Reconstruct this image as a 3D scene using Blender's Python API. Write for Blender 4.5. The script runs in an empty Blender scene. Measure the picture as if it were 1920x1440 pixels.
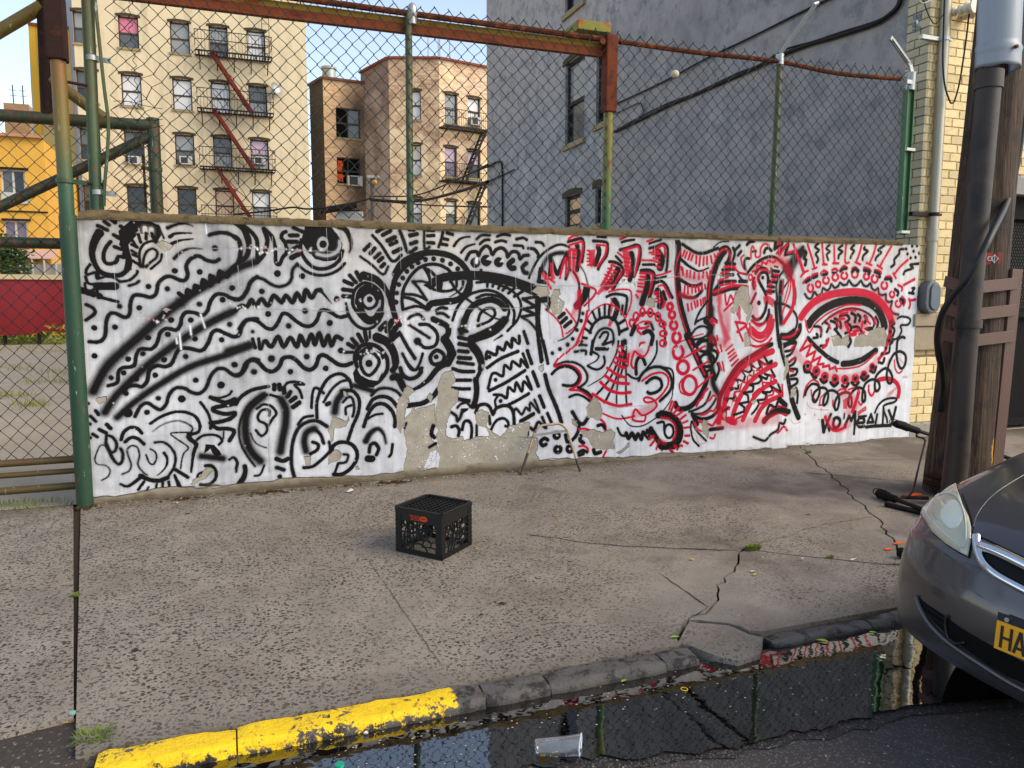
import bpy, bmesh, math, random
import numpy as np
from math import sin, cos, radians, pi, sqrt, atan2, hypot, tan
from mathutils import Vector, Matrix, noise as mnoise
from mathutils.bvhtree import BVHTree
from mathutils.geometry import delaunay_2d_cdt

random.seed(7)
S = bpy.context.scene
COL = S.collection

# ------------------------------------------------------------ camera
FPX, CAMH, YAW, PITCH = 1442.0, 1.52, radians(20.2), radians(6.2)
cam_d = bpy.data.cameras.new('camera')
cam_d.sensor_width = 36.0
cam_d.lens = 36.0 * FPX / 1920.0
cam_d.clip_start, cam_d.clip_end = 0.05, 2000
cam = bpy.data.objects.new('camera', cam_d)
COL.objects.link(cam)
cam.location = (0, 0, CAMH)
cam.rotation_euler = (pi / 2 - PITCH, 0, -YAW)
S.camera = cam

# ------------------------------------------------------------ world and sun
SUN_AZ, SUN_EL = radians(128), radians(38)      # azimuth from +Y clockwise: behind and to the right
world = bpy.data.worlds.new('World')
S.world = world
world.use_nodes = True
wn = world.node_tree
for n in list(wn.nodes):
    wn.nodes.remove(n)
sky = wn.nodes.new('ShaderNodeTexSky')
sky.sky_type = 'NISHITA'
sky.sun_disc = False
sky.sun_elevation = SUN_EL
sky.sun_rotation = SUN_AZ
sky.air_density = 1.0
sky.dust_density = 0.6
sky.ozone_density = 1.0
bg = wn.nodes.new('ShaderNodeBackground')
bg.inputs['Strength'].default_value = 0.115
wo = wn.nodes.new('ShaderNodeOutputWorld')
hs = wn.nodes.new('ShaderNodeHueSaturation')          # a hazy city sky, paler than the clear-air model
hs.inputs['Saturation'].default_value = 0.74
wn.links.new(sky.outputs[0], hs.inputs['Color'])
wn.links.new(hs.outputs[0], bg.inputs[0])
wn.links.new(bg.outputs[0], wo.inputs[0])
sun_d = bpy.data.lights.new('sun', 'SUN')
sun_d.energy = 1.3
sun_d.angle = radians(40)
sun_d.color = (1.0, 0.84, 0.60)
sun = bpy.data.objects.new('sun', sun_d)
COL.objects.link(sun)
_sd = Vector((sin(SUN_AZ) * cos(SUN_EL), cos(SUN_AZ) * cos(SUN_EL), sin(SUN_EL)))
sun.rotation_euler = _sd.to_track_quat('Z', 'Y').to_euler()
sun.location = (6, -10, 14)

S.view_settings.view_transform = 'Standard'
S.view_settings.look = 'None'
S.view_settings.exposure = 1.32
S.view_settings.gamma = 1.0
S.view_settings.use_curve_mapping = False
S.render.engine = 'CYCLES'
S.cycles.max_bounces = 6
S.cycles.transparent_max_bounces = 16
S.cycles.use_denoising = True

# ------------------------------------------------------------ pixel of the photograph -> point in the place
_F = np.array([sin(YAW) * cos(PITCH), cos(YAW) * cos(PITCH), -sin(PITCH)])
_R = np.array([cos(YAW), -sin(YAW), 0.0])
_U = np.cross(_R, _F)
_C = np.array([0, 0, CAMH])

def ray(x, y):
    d = _F * FPX + _R * (x - 960) - _U * (y - 720)
    return d / np.linalg.norm(d)
SLOPE = .0232                                   # the sidewalk falls from the wall to the kerb
def zs(Y): return -SLOPE * (6.4 - Y) if Y < 6.4 else 0.0
def gz(x, y, z=0.0):
    d = ray(x, y); q = _C + d * ((z - CAMH) / d[2])
    if abs(z) <= .06 and q[1] < 6.4: q = _C + d * ((z - 6.4 * SLOPE - CAMH) / (d[2] - SLOPE * d[1]))
    return q
def gy(x, y, Y):
    d = ray(x, y); return _C + d * (Y / d[1])
def gx(x, y, X):
    d = ray(x, y); return _C + d * (X / d[0])

# ------------------------------------------------------------ materials
def lin(h):
    h = h.lstrip('#'); v = [int(h[i:i + 2], 16) / 255 for i in (0, 2, 4)]
    return tuple(a / 12.92 if a <= .04045 else ((a + .055) / 1.055) ** 2.4 for a in v)

class NT:
    def __init__(s, name):
        s.m = bpy.data.materials.new(name); s.m.use_nodes = True
        s.t = s.m.node_tree; s.b = s.t.nodes['Principled BSDF']
        s.geo = s.t.nodes.new('ShaderNodeNewGeometry')
        s.pos = s.geo.outputs['Position']
    def n(s, typ, **kw):
        nd = s.t.nodes.new('ShaderNode' + typ)
        for k, v in kw.items(): setattr(nd, k, v)
        return nd
    def l(s, a, b): s.t.links.new(a, b)
    def noise(s, scale, detail=4, rough=.55, vec=None, dist=0):
        nd = s.n('TexNoise'); nd.inputs['Scale'].default_value = scale
        nd.inputs['Detail'].default_value = detail; nd.inputs['Roughness'].default_value = rough
        nd.inputs['Distortion'].default_value = dist
        s.l(vec or s.pos, nd.inputs['Vector']); return nd.outputs['Fac']
    def vscale(s, v, vec=None):
        nd = s.n('VectorMath', operation='MULTIPLY'); nd.inputs[1].default_value = v
        s.l(vec or s.pos, nd.inputs[0]); return nd.outputs[0]
    def ramp(s, fac, a, b, ca=(0, 0, 0), cb=(1, 1, 1), interp='LINEAR'):
        if a < 0 or b > 1:
            mr = s.n('MapRange'); mr.inputs[1].default_value = a; mr.inputs[2].default_value = b; s.l(fac, mr.inputs[0]); fac = mr.outputs[0]; a, b = 0, 1
        nd = s.n('ValToRGB'); e = nd.color_ramp.elements; nd.color_ramp.interpolation = interp
        e[0].position = a; e[1].position = b
        e[0].color = tuple(ca) + (1,); e[1].color = tuple(cb) + (1,)
        s.l(fac, nd.inputs[0]); return nd.outputs[0]
    def mix(s, fac, a, b, blend='MIX'):
        nd = s.n('Mix', data_type='RGBA', blend_type=blend)
        for sock, v in ((nd.inputs[0], fac), (nd.inputs[6], a), (nd.inputs[7], b)):
            if hasattr(v, 'is_linked') or hasattr(v, 'links'): s.l(v, sock)
            elif isinstance(v, (int, float)): sock.default_value = v
            else: sock.default_value = tuple(v) + (1,)
        return nd.outputs[2]
    def math(s, op, a, b=0.0, clamp=False):
        nd = s.n('Math', operation=op, use_clamp=clamp)
        for sock, v in ((nd.inputs[0], a), (nd.inputs[1], b)):
            if hasattr(v, 'links'): s.l(v, sock)
            else: sock.default_value = v
        return nd.outputs[0]
    def sep(s, vec=None):
        nd = s.n('SeparateXYZ'); s.l(vec or s.pos, nd.inputs[0]); return nd.outputs
    def col(s, c):
        if hasattr(c, 'links'): s.l(c, s.b.inputs['Base Color'])
        else: s.b.inputs['Base Color'].default_value = tuple(c) + (1,)
    def set(s, **kw):
        for k, v in kw.items():
            k = {'rough': 'Roughness', 'metal': 'Metallic', 'coat': 'Coat Weight', 'coatr': 'Coat Roughness', 'ior': 'IOR', 'spec': 'Specular IOR Level', 'trans': 'Transmission Weight'}[k]
            if hasattr(v, 'links'): s.l(v, s.b.inputs[k])
            else: s.b.inputs[k].default_value = v
    def bump(s, h, strength=.3, dist=.01):
        nd = s.n('Bump'); nd.inputs['Strength'].default_value = strength; nd.inputs['Distance'].default_value = dist
        s.l(h, nd.inputs['Height'])
        if s.b.inputs['Normal'].is_linked: s.l(s.b.inputs['Normal'].links[0].from_socket, nd.inputs['Normal'])
        s.l(nd.outputs[0], s.b.inputs['Normal'])

def mul(c, f): return tuple(min(1, a * f) for a in c)

def basic(name, c, rough=.7, var=.22, scale=6, bump=.15, bscale=70, metal=0., coat=0., stretch=None, spot=None):
    """one colour with soft variation, grain and optional spots (colour, scale, low, high)"""
    if isinstance(c, str): c = lin(c)
    t = NT(name)
    v = t.vscale(stretch) if stretch else None
    a = t.mix(t.noise(scale, 5, .6, v), mul(c, 1 - var), mul(c, 1 + var))
    a = t.mix(t.math('MULTIPLY', t.noise(scale * 9, 3, .6, v), .5), a, mul(c, .72 if var > .05 else 1))
    if spot:
        sc, ss, lo, hi = spot
        if isinstance(sc, str): sc = lin(sc)
        a = t.mix(t.ramp(t.noise(ss, 6, .65, v), lo, hi), a, sc)
    t.col(a); t.set(rough=rough, metal=metal, coat=coat, spec=.2 if rough >= .6 else .45)
    if bump: t.bump(t.noise(bscale, 4, .6, v), bump, .01)
    return t.m

# ------------------------------------------------------------ mesh helpers
WL = {}
class MB:
    def __init__(s): s.v = []; s.f = []; s.mi = []
    def add(s, vs, fs, mi=0):
        o = len(s.v); s.v += [tuple(float(c) for c in p) for p in vs]
        s.f += [tuple(i + o for i in f) for f in fs]; s.mi += [mi] * len(fs); return s
    def quad(s, a, b, c, d, mi=0): return s.add([a, b, c, d], [(0, 1, 2, 3)], mi)
    def box(s, x0, x1, y0, y1, z0, z1, mi=0):
        vs = [(x, y, z) for x in (x0, x1) for y in (y0, y1) for z in (z0, z1)]
        return s.add(vs, [(0, 1, 3, 2), (4, 6, 7, 5), (0, 4, 5, 1), (2, 3, 7, 6), (0, 2, 6, 4), (1, 5, 7, 3)], mi)
    def obox(s, c, e1, e2, e3, mi=0):
        c, e1, e2, e3 = map(Vector, (c, e1, e2, e3))
        vs = [c + a * e1 + b * e2 + d * e3 for a in (-1, 1) for b in (-1, 1) for d in (-1, 1)]
        return s.add(vs, [(0, 1, 3, 2), (4, 6, 7, 5), (0, 4, 5, 1), (2, 3, 7, 6), (0, 2, 6, 4), (1, 5, 7, 3)], mi)
    def bar(s, p0, p1, w, h, up=(0, 0, 1), mi=0):
        p0, p1, up = Vector(p0), Vector(p1), Vector(up)
        d = p1 - p0; dn = d.normalized(); a = dn.cross(up)
        if a.length < 1e-4: a = dn.cross(Vector((0, 1, 0)))
        a.normalize(); b = a.cross(dn).normalized()
        return s.obox((p0 + p1) / 2, d / 2, a * w / 2, b * h / 2, mi)
    def tube(s, pts, r, n=8, cap=True, mi=0):
        P = [Vector(p) for p in pts]; m = len(P)
        rr = r if hasattr(r, '__len__') else [r] * m
        vs = []; ref = None
        for i, p in enumerate(P):
            t = (P[min(i + 1, m - 1)] - P[max(i - 1, 0)]).normalized()
            if ref is None:
                ref = Vector((0, 0, 1)) if abs(t.z) < .9 else Vector((1, 0, 0))
            a = (ref - t * ref.dot(t)); a = a.normalized() if a.length > 1e-5 else t.orthogonal().normalized()
            ref = a; b = t.cross(a)
            for k in range(n):
                an = 2 * pi * k / n
                vs.append(p + (a * cos(an) + b * sin(an)) * rr[i])
        fs = [(i * n + k, i * n + (k + 1) % n, (i + 1) * n + (k + 1) % n, (i + 1) * n + k) for i in range(m - 1) for k in range(n)]
        if cap: fs += [tuple(range(n - 1, -1, -1)), tuple((m - 1) * n + k for k in range(n))]
        return s.add(vs, fs, mi)
    def prism(s, pts, off, mi=0):
        """polygon pts (3-D, planar) extruded by vector off"""
        n = len(pts); off = Vector(off)
        vs = [Vector(p) for p in pts] + [Vector(p) + off for p in pts]
        fs = [tuple(range(n)), tuple(range(2 * n - 1, n - 1, -1))] + [(i, i + n, (i + 1) % n + n, (i + 1) % n) for i in range(n)]
        return s.add(vs, fs, mi)
    def ball(s, c, r, seg=12, ring=8, sc=(1, 1, 1), mi=0):
        vs = []; fs = []
        for i in range(ring + 1):
            th = pi * i / ring
            for k in range(seg):
                ph = 2 * pi * k / seg
                vs.append((c[0] + r * sc[0] * sin(th) * cos(ph), c[1] + r * sc[1] * sin(th) * sin(ph), c[2] + r * sc[2] * cos(th)))
        for i in range(ring):
            for k in range(seg):
                fs.append((i * seg + k, (i + 1) * seg + k, (i + 1) * seg + (k + 1) % seg, i * seg + (k + 1) % seg))
        return s.add(vs, fs, mi)
    def build(s, name, mats, parent=None, smooth=False, bevel=0, recalc=True, weld=False):
        if not isinstance(mats, (list, tuple)): mats = [mats]
        V = np.array(s.v); c = (V.min(0) + V.max(0)) / 2
        if parent is None: c[2] = V.min(0)[2]
        me = bpy.data.meshes.new(name)
        me.from_pydata((V - c).tolist(), [], s.f)
        for m in mats: me.materials.append(m)
        if len(mats) > 1: me.polygons.foreach_set('material_index', s.mi)
        if recalc or weld or bevel:
            bm = bmesh.new(); bm.from_mesh(me)
            if weld: bmesh.ops.remove_doubles(bm, verts=bm.verts, dist=1e-4)
            if recalc: bmesh.ops.recalc_face_normals(bm, faces=bm.faces)
            if bevel:
                bmesh.ops.bevel(bm, geom=[e for e in bm.edges if e.calc_face_angle(0) > .5], offset=bevel, segments=2, affect='EDGES', profile=.5)
            bm.to_mesh(me); bm.free()
        if smooth:
            me.polygons.foreach_set('use_smooth', [True] * len(me.polygons))
            if smooth != 'full':
                try: me.set_sharp_from_angle(angle=radians(38))
                except Exception: pass
        o = bpy.data.objects.new(name, me); COL.objects.link(o)
        WL[o.name] = Vector(c)
        place(o, Vector(c), parent)
        return o

def place(o, w, parent):
    if parent is not None:
        o.parent = parent; o.location = w - WL[parent.name]
    else: o.location = w

def tag(o, label=None, cat=None, group=None, kind=None):
    if label: o['label'] = label
    if cat: o['category'] = cat
    if group: o['group'] = group
    if kind: o['kind'] = kind
    return o
def thing(name, loc, label, cat, group=None):
    o = bpy.data.objects.new(name, None); COL.objects.link(o)
    o.empty_display_size = .2; o.location = loc; WL[o.name] = Vector(loc)
    return tag(o, label, cat, group)
def arc(c, r, a0, a1, n, ax=(1, 0, 0), ay=(0, 0, 1)):
    c, ax, ay = Vector(c), Vector(ax), Vector(ay)
    return [c + ax * r * cos(a0 + (a1 - a0) * i / n) + ay * r * sin(a0 + (a1 - a0) * i / n) for i in range(n + 1)]
def smooth_line(P, k=6):
    P = [Vector(p) for p in P]; out = []
    for i in range(len(P) - 1):
        p0, p1, p2, p3 = P[max(i - 1, 0)], P[i], P[i + 1], P[min(i + 2, len(P) - 1)]
        for j in range(k):
            t = j / k
            out.append(.5 * ((2 * p1) + (p2 - p0) * t + (2 * p0 - 5 * p1 + 4 * p2 - p3) * t * t + (3 * p1 - p0 - 3 * p2 + p3) * t ** 3))
    out.append(P[-1]); return out

MURAL = """
@A 130 390 4.8
k 38: 255,160 340,200
k 40: 315,125 355,155
k 40: 365,95 410,130
k 78>45: 268,228 225,300 203,400 215,480
k 45: 205,430 240,530 300,590 390,608 470,600 530,545
f: 560,560 495,560 500,460 465,420 480,380 440,330 450,270 440,210 480,170 560,110 640,100 720,120 800,155 830,240 780,310 700,240 620,235 560,290 530,330 545,400 565,470
b 26: 615,195 620,225
b 40: 678,185 682,215
b 40: 735,195 735,235
k 35: 400,245 460,280
k 35: 405,350 470,375
k 35: 460,165 520,215
k 35: 580,100 600,200
k 20: 800,160 850,275
k 28: 560,280 600,350
k 30: 620,240 640,310
k 30: 690,230 690,280
k 30: 740,230 775,310
k 28: 560,330 610,355
k 28: 560,385 600,410
k 28: 570,420 605,435
k 28: 555,470 640,520
k 24: 640,525 628,440 640,370 680,320 740,300 790,300
k 26: 660,530 670,450 700,390 750,368 790,400 780,450 730,490 690,530
k 28: 640,530 690,530
k 22: 830,420 820,470 780,510 730,550
k 35: 370,305 325,360 305,430 320,490 370,505 420,485 440,440 490,445
k 28: 185,510 150,560 160,600 240,580 260,620
k 24: 240,590 250,640 320,620 400,630 450,665
k 28: 450,665 540,650 600,600 612,570
k 30: 535,700 590,685 625,660
kl 70: 250,705 410,705
kl 58: 92,735 270,795
k 28: 145,620 170,680 240,690
k 25: 140,680 150,740 210,740 250,700
k 30: 245,690 260,790 340,820 435,845
k 35: 150,870 210,900 228,950 150,1010
k 38: 180,1205 270,1205 320,1150 335,1010 370,950 430,955 490,985 540,960 550,850 580,790 640,785 730,805 780,770 800,680 860,625 920,620 990,650 1040,650 1065,600 1050,530 1080,470 1140,435 1190,445 1230,470 1300,485 1345,465
d 50: 945,565 1172,575 710,710 885,730 450,885 225,1080 415,1075 225,1330 710,1170 885,1140 915,1010 1090,1010 1170,868 1460,720 1375,830 530,1360 660,1312 1045,1340 850,1368 1130,1180 1370,1190 1440,1050 630,900
s 120: 215,1650 330,1440 480,1290 650,1140 850,960 1000,850
s 90: 1000,850 1250,690 1500,550 1660,490
k 38: 985,770 1050,810 1060,740 1120,770 1130,700 1190,730 1200,650 1270,700 1270,610 1340,660 1350,570 1420,620 1450,560 1500,510
s 95: 320,1840 420,1690 600,1510 760,1370 950,1230 1150,1100 1350,990 1460,940
k 36: 350,1601 430,1570 440,1480 480,1440 580,1420 600,1330 640,1270 740,1270 790,1210 820,1120 880,1085 960,1100 1000,1050 1010,990 1050,940 1130,945 1190,970 1240,930 1270,840 1320,780 1390,780 1450,810 1530,820 1590,760 1630,670 1690,620
k 38: 490,1660 520,1610 600,1600 650,1610 700,1560 720,1460 790,1420 860,1430 920,1400 960,1310 1000,1265 1080,1265 1190,1285 1250,1210 1280,1130 1330,1100 1400,1130 1480,1160 1530,1140 1550,1070 1600,1010 1690,1000
k 38: 1260,245 1340,225 1440,235 1520,300 1540,380 1530,450 1520,485
k 40: 1470,125 1560,190 1600,290 1610,380 1580,450 1530,490
k 38>12: 885,180 980,145 1060,145 1110,165
k 36>12: 905,260 960,230 1100,228
k 34>12: 920,325 990,295 1110,280
k 36>12: 945,455 1000,400 1090,365 1190,370
d 55: 1310,365
c: 770,320 830,285 880,300 940,340 900,380 850,400 800,370
c: 830,910 870,885 930,905 880,930
w 14: 990,1130 1005,1270
w 14: 1085,1060 1095,1140
w 14: 960,1170 970,1220
w 10: 1220,90 1235,230
w 12: 1180,960 1220,1080
@B 130 660 4.8
s 80: 430,590 600,440 850,270 1100,130 1400,30 1620,-60
k 36: 590,580 640,490 700,460 760,495 820,520 870,470 900,380 960,325 1040,330 1100,365 1170,375 1230,320 1270,220 1330,155 1400,155 1460,200 1520,215 1580,160 1610,90 1660,65 1700,75
d 48: 375,235 490,190 600,245 770,210 510,375 800,420 695,545 1137,255 1480,115 1655,180
d 64: 1010,425 1363,297
d 80: 530,550
k 32: 235,530 260,565
k 32: 190,580 235,625
k 30: 160,640 185,650
k 36: 335,655 370,690
k 34: 270,700 330,730
k 32: 210,740 250,765
k 32: 165,760 185,775
k 14: 130,440 160,475 180,465 150,445 130,440
k 30: 335,750 330,830 370,900 410,890 425,830 390,770 340,750
k 32: 330,830 390,960 440,1010 475,980 480,910 460,870
k 14: 330,850 280,840 240,920 230,980 260,1015 320,1020 365,1060 350,1120 290,1155
k 32: 465,790 490,720 550,680 610,690 650,730
k 32: 500,810 560,770 620,785 670,830
k 18: 475,1100 540,1070 555,1010 530,940 520,880 560,845 610,860 630,930 615,1010 650,1070 700,1110
k 26: 770,815 850,815 920,870 955,950 940,1040 890,1120
k 40: 640,1115 720,1150 800,1160 880,1135
k 36>24: 650,1120 590,1170 520,1210 460,1190
k 16: 730,875 770,900 785,950 760,1010 720,1000 690,930
k 28>8: 850,910 880,960 870,1030 820,1090 790,1110
k 26: 670,1170 620,1240
k 24: 710,1220 690,1255
k 22: 785,1190 770,1270
k 26: 838,1175 838,1260
k 24: 893,1170 905,1250
k 24>40: 945,1110 995,1225
k 34: 955,1060 1065,1130
k 28: 730,645 830,580 960,540 1070,550 1140,590 1175,660 1160,720 1100,740
k 10>24: 750,715 850,650 970,620 1060,645 1110,690 1080,740 1060,765
k 14: 1070,725 1000,725 910,735 960,780 1070,860 1030,910 1010,980 1000,1050
k 48>20: 1080,745 1080,780 1140,830 1120,900 1110,960 1095,1080
k 22: 1460,355 1430,390 1350,415 1270,405
k 38: 1270,410 1400,455 1490,425 1470,470 1310,500 1300,530 1400,560 1490,550 1450,600 1350,630 1280,640
k 26: 1180,455 1240,540 1270,620 1270,690
k 36: 1270,640 1330,690 1420,690 1480,710 1470,750 1440,800
k 24: 1150,790 1200,755 1280,745 1340,760 1375,800 1345,835
k 16: 1390,700 1385,780
f: 1220,830 1300,835 1350,890 1370,930 1310,940 1270,870 1250,890 1210,910
s 75: 1190,940 1380,960
k 24: 1440,970 1480,950 1510,990 1500,1080
k 30: 1225,1025 1280,1025 1320,1080 1310,1150 1250,1195 1180,1195
k 20: 1150,1130 1160,1100 1210,1080
c: 1090,1190 1180,1110 1270,1035 1305,1060 1250,1110 1120,1200
k 32: 1575,1030 1585,1090 1570,1150 1530,1195
c: 235,415 340,405 345,450 270,470 240,450
@C 440 390 4.8
k 36: 0,130 80,180 130,280 130,380 100,450 40,480
k 30: 0,255 40,290 60,360 50,440
k 36: 60,150 130,200 190,270 205,350 200,490
k 40: 200,490 260,420 290,330 290,270 260,190
k 34: 265,190 330,250 360,340 365,420 370,490 400,510 430,450 470,390 450,310 420,270 430,230 460,215
k 36: 530,180 610,215
k 38: 495,248 565,248
k 38: 480,305 560,305
k 36: 510,385 560,350
k 44: 510,450 570,420
d 58: 380,590
f: 630,150 700,160 760,140 850,160 920,230 970,330 965,400 900,470 800,485 720,460 650,390 600,300
be 110: 795,325,80,88
O k 34: 790,325,72,86
k 26: 790,240 740,270 715,340
b 26: 945,300 940,360 900,410 820,432 740,415
d 62: 795,330
k 34: 600,290 590,370 630,460 700,530 780,550 870,530 940,470 970,390
k 28: 560,505 640,570 740,605 840,600 930,560 990,500
k 60>16: 940,165 1000,200 1040,290 1045,360 1030,400
k 34: 0,830 60,820 110,750 140,670 190,630 260,645 330,690 400,710 470,690 510,640 520,560 560,510
d 52: 610,615 245,748 915,818 630,930 300,960 485,1065 855,1035 645,1340
d 62: 330,1358
d 36: 160,1115
k 42: 0,930 60,880 110,890 150,830 190,880 240,820 300,880 350,790 420,850 460,790 520,850 560,770 610,840 640,740 690,810 730,750 770,740
k 30>8: 770,740 870,860
k 34: 40,1090 90,1020 150,1005 220,1030 280,1080 340,1090 390,1030 430,955 480,960 540,1010 620,1060 690,1060 740,1010 770,930 820,920 880,950 940,985 1010,970
k 32: 160,1180 185,1260
k 30: 215,1180 225,1270
k 30: 260,1200 240,1270
k 40: 280,1200 330,1250 390,1160 440,1250 500,1170 560,1250 590,1150 640,1240 690,1140 720,1230 760,1130 800,1240 840,1150 870,1240 910,1160 960,1180
s 85: -60,1290 130,1240
k 28: 1240,250 1320,340 1420,480 1500,425
k 36: 1280,215 1345,180
k 36: 1330,245 1400,210
k 40: 1375,295 1440,265
k 38: 1400,330 1455,305
k 38: 1430,400 1490,370
k 26: 1130,440 1230,510 1335,600 1380,530
k 34: 1165,380 1215,330
k 36: 1220,410 1260,365
k 36: 1260,450 1305,410
k 36: 1295,480 1330,450
k 36: 1320,530 1345,505
k 30: 1485,205 1520,300 1560,400 1635,365
k 34: 1570,195 1610,200
k 36: 1580,250 1640,235
k 34: 1585,325 1635,305
k 38: 1095,580 1130,650
k 38: 1035,610 1090,670
k 38: 985,660 1055,690
k 38: 975,735 1055,745
k 38: 975,795 1045,800
k 24: 1000,860 1010,900
k 75>30: 1160,610 1260,640 1340,710 1385,790 1400,870
k 30: 1060,830 1080,740 1150,680 1230,690 1310,760 1330,850 1310,950 1260,1020 1190,1030 1110,950 1065,880 1060,830
k 58: 1110,850 1130,760 1200,715 1270,750 1290,800
k 60: 1120,830 1140,930 1190,1000 1260,1000 1310,930
k 30: 1140,840 1160,790 1210,760 1260,790 1280,850 1240,900 1180,900 1140,840
d 52: 1215,822
k 30: 1010,920 1050,1010 1130,1080 1220,1085 1290,1030 1330,950
k 50: 1310,1090 1360,1040
k 50: 1370,1105 1415,1020
k 50: 1400,1150 1450,1080
k 46: 1420,1180 1465,1140
k 38: 1170,1115 1185,1190
k 38: 1110,1140 1145,1200
k 38: 1055,1180 1100,1230
k 38: 1020,1225 1070,1255
k 22: 1215,1115 1215,1170
d 52: 955,1285
k 30: 990,1300 1060,1300
k 80>60: 1280,1165 1370,1210 1430,1300 1450,1390
k 50: 1680,440 1560,500 1460,610 1420,740 1415,860 1440,970 1480,1050
@D 440 650 4.8
k 38: 0,260 60,240 100,150 160,120 220,150 280,210 340,225 400,180 430,110 490,95 550,120 620,190 680,210 730,170 760,90 810,80 870,120 930,160 990,170 1050,150
d 50: 175,228 500,225 820,195 0,165 330,110
k 36: 1100,180 1080,90 1130,0 1220,-20 1310,20 1370,110 1370,210 1320,290
k 30: 1130,150 1150,80 1210,50 1270,80 1300,140 1260,220 1210,260 1160,230 1130,150
d 62: 1208,152
f: 1090,180 1140,260 1210,300 1290,310 1320,250 1330,230 1320,320 1250,370 1150,370 1080,310 1065,240
s 60: 1080,350 1240,400
f: 1260,30 1330,60 1345,30 1360,90 1330,120 1300,60
k 40: 1100,110 1150,40 1220,10
k 50: 1440,140 1445,180 1420,215
k 34: 10,520 60,450 160,390 300,360
k 40: 355,345 355,385
k 40: 400,345 405,385
k 42: 440,375 445,415
k 42: 500,410 475,450
k 42: 545,460 505,490
k 42: 580,505 525,545
k 26: 440,370 480,325 560,320 620,340 540,345 580,390 605,460
s 95: 250,450 130,560 95,700 110,860 160,960 230,1030
k 26: 270,420 150,500 80,600 40,720 50,860 110,980 180,1075
s 95: 420,480 460,570 455,700 430,830 410,945
k 26: 200,480 300,435 400,460
k 24: 200,560 260,520 330,540 375,600 340,650 305,710
k 26: 310,620 310,575 250,570 210,620 220,670 280,700 290,760 240,805 190,755
k 14: 140,780 190,870 280,910
k 40: 375,1010 430,1030 480,1010
k 40: 380,1090 440,1110
d 40: 405,1170
k 20: 180,1165 230,1150 265,1070
k 40: 90,1080 90,1150 30,1245
k 24: 0,1010 25,1050 10,1100
k 30: 740,640 740,500 780,380 850,280 950,245 1030,300 1050,370
k 26: 690,550 700,420 730,370 800,420
k 26: 800,500 870,390 950,320 1030,300
k 40: 830,520 850,510
s 85: 900,590 920,490 980,410
k 32: 960,400 1060,400 1120,480 1110,600 1060,720 1020,840
k 26: 975,500 1020,455 1060,470 1075,560 1060,630
k 24: 1000,610 1000,550 1050,530
c: 870,620 930,640 990,680 1020,640 1010,720 900,740 870,850 840,770
c: 980,400 1010,410 1010,440 980,440
k 36: 540,1190 510,1050 520,870 570,740 650,680 740,670 830,720
k 26: 570,700 620,640 700,625
s 80: 640,940 625,850 650,770 715,740
k 34: 710,740 770,790 800,870
k 30: 700,860 750,880 740,930 680,965
k 30: 620,1090 700,1080 790,1010 850,950
k 30: 850,860 860,930
k 34: 870,950 890,890 960,860 1050,880 1100,950 1090,1030 1030,1110 960,1150 890,1150
k 26: 940,1050 1000,1040 1020,980 980,970
k 24: 930,1050 900,1140
c: 850,960 920,930 970,960 950,1020 840,1060
c: 615,990 680,985 675,1060 640,1070
c: 1080,1080 1110,1065 1130,1100 1090,1110
k 30: 1230,440 1290,385 1370,375 1450,400 1500,450
k 34: 1195,560 1240,480 1320,450 1400,470 1460,540
k 34: 1160,720 1200,610 1260,530 1330,515 1400,560 1440,640 1440,720
k 22: 1200,650 1260,615 1330,605
s 65>30: 1180,850 1220,780 1290,740 1340,790 1360,870
k 32: 1210,950 1220,890 1260,870 1295,920 1275,975
k 60: 1200,1010 1235,1010
k 26: 1420,880 1410,960 1390,990
c: 1470,480 1520,430 1520,370 1560,345 1620,400 1560,450 1560,520 1520,600 1510,700 1490,780 1460,740 1480,620
k 55: 1420,280 1470,270 1500,340 1520,380
k 34: 1490,200 1520,260 1580,290 1640,270 1680,230
k 26>36: 1480,-130 1550,0 1620,105
k 22: 1510,70 1560,150 1620,210 1670,190
@E 740 420 5.5375
k 32: 50,70 90,160 140,295 220,250
k 34: 150,60 200,60
k 34: 155,115 230,105
k 34: 165,205 225,190
k 32: 305,70 305,200 315,265 360,240
k 34: 340,70 405,70
k 34: 340,125 405,120
k 38: 340,195 405,200
k 32: 500,90 480,170 455,240
k 36: 545,95 600,110
k 34: 510,155 550,165
k 34: 480,210 540,220
k 30>18: 615,230 660,170 720,140 780,135
k 30>18: 690,300 740,240 830,210
k 30: 850,160 900,120 985,120
k 30: 885,210 930,170 980,165
k 30: 1065,130 1130,110 1195,120
k 30: 1045,190 1100,175 1155,185
k 30: 1265,160 1330,145 1370,165
k 30: 1240,225 1320,230 1335,250
k 28: 1465,190 1520,195 1550,225
k 28: 1390,255 1450,260 1490,310 1485,345
k 36: 740,370 780,300 850,290 870,330 900,270 950,230 990,260 1015,320 1050,270 1110,250 1160,290 1170,345 1210,295 1260,290 1290,320 1300,365 1340,330 1390,325
d 98: 835,405
d 108: 950,378
d 95: 1080,398
bp: 945,370 1000,330 1010,385
bp: 1085,395 1130,350 1140,400
w 26: 850,365 848,400
k 55: 1225,380 1185,420 1210,460 1238,460
k 45: 1365,410 1325,450 1340,500 1370,510
k 60: 0,520 60,420 160,350 300,305 430,300 570,330 670,390 740,470 770,540 780,640 760,720
k 34: 85,890 75,800 90,680 160,550 250,460 360,420 470,430 560,480 600,550 580,600
d 50: 655,465 580,415 495,380 405,365 318,370 240,400 178,440 125,495 85,562 40,630 20,715 15,810
k 34: 310,460 350,530 370,590
k 34: 310,460 380,500 440,560
k 34: 440,560 380,620
k 30: 190,600 300,600 400,650
k 34: 190,600 250,670 330,790
k 30: 330,790 220,740 85,730
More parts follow.
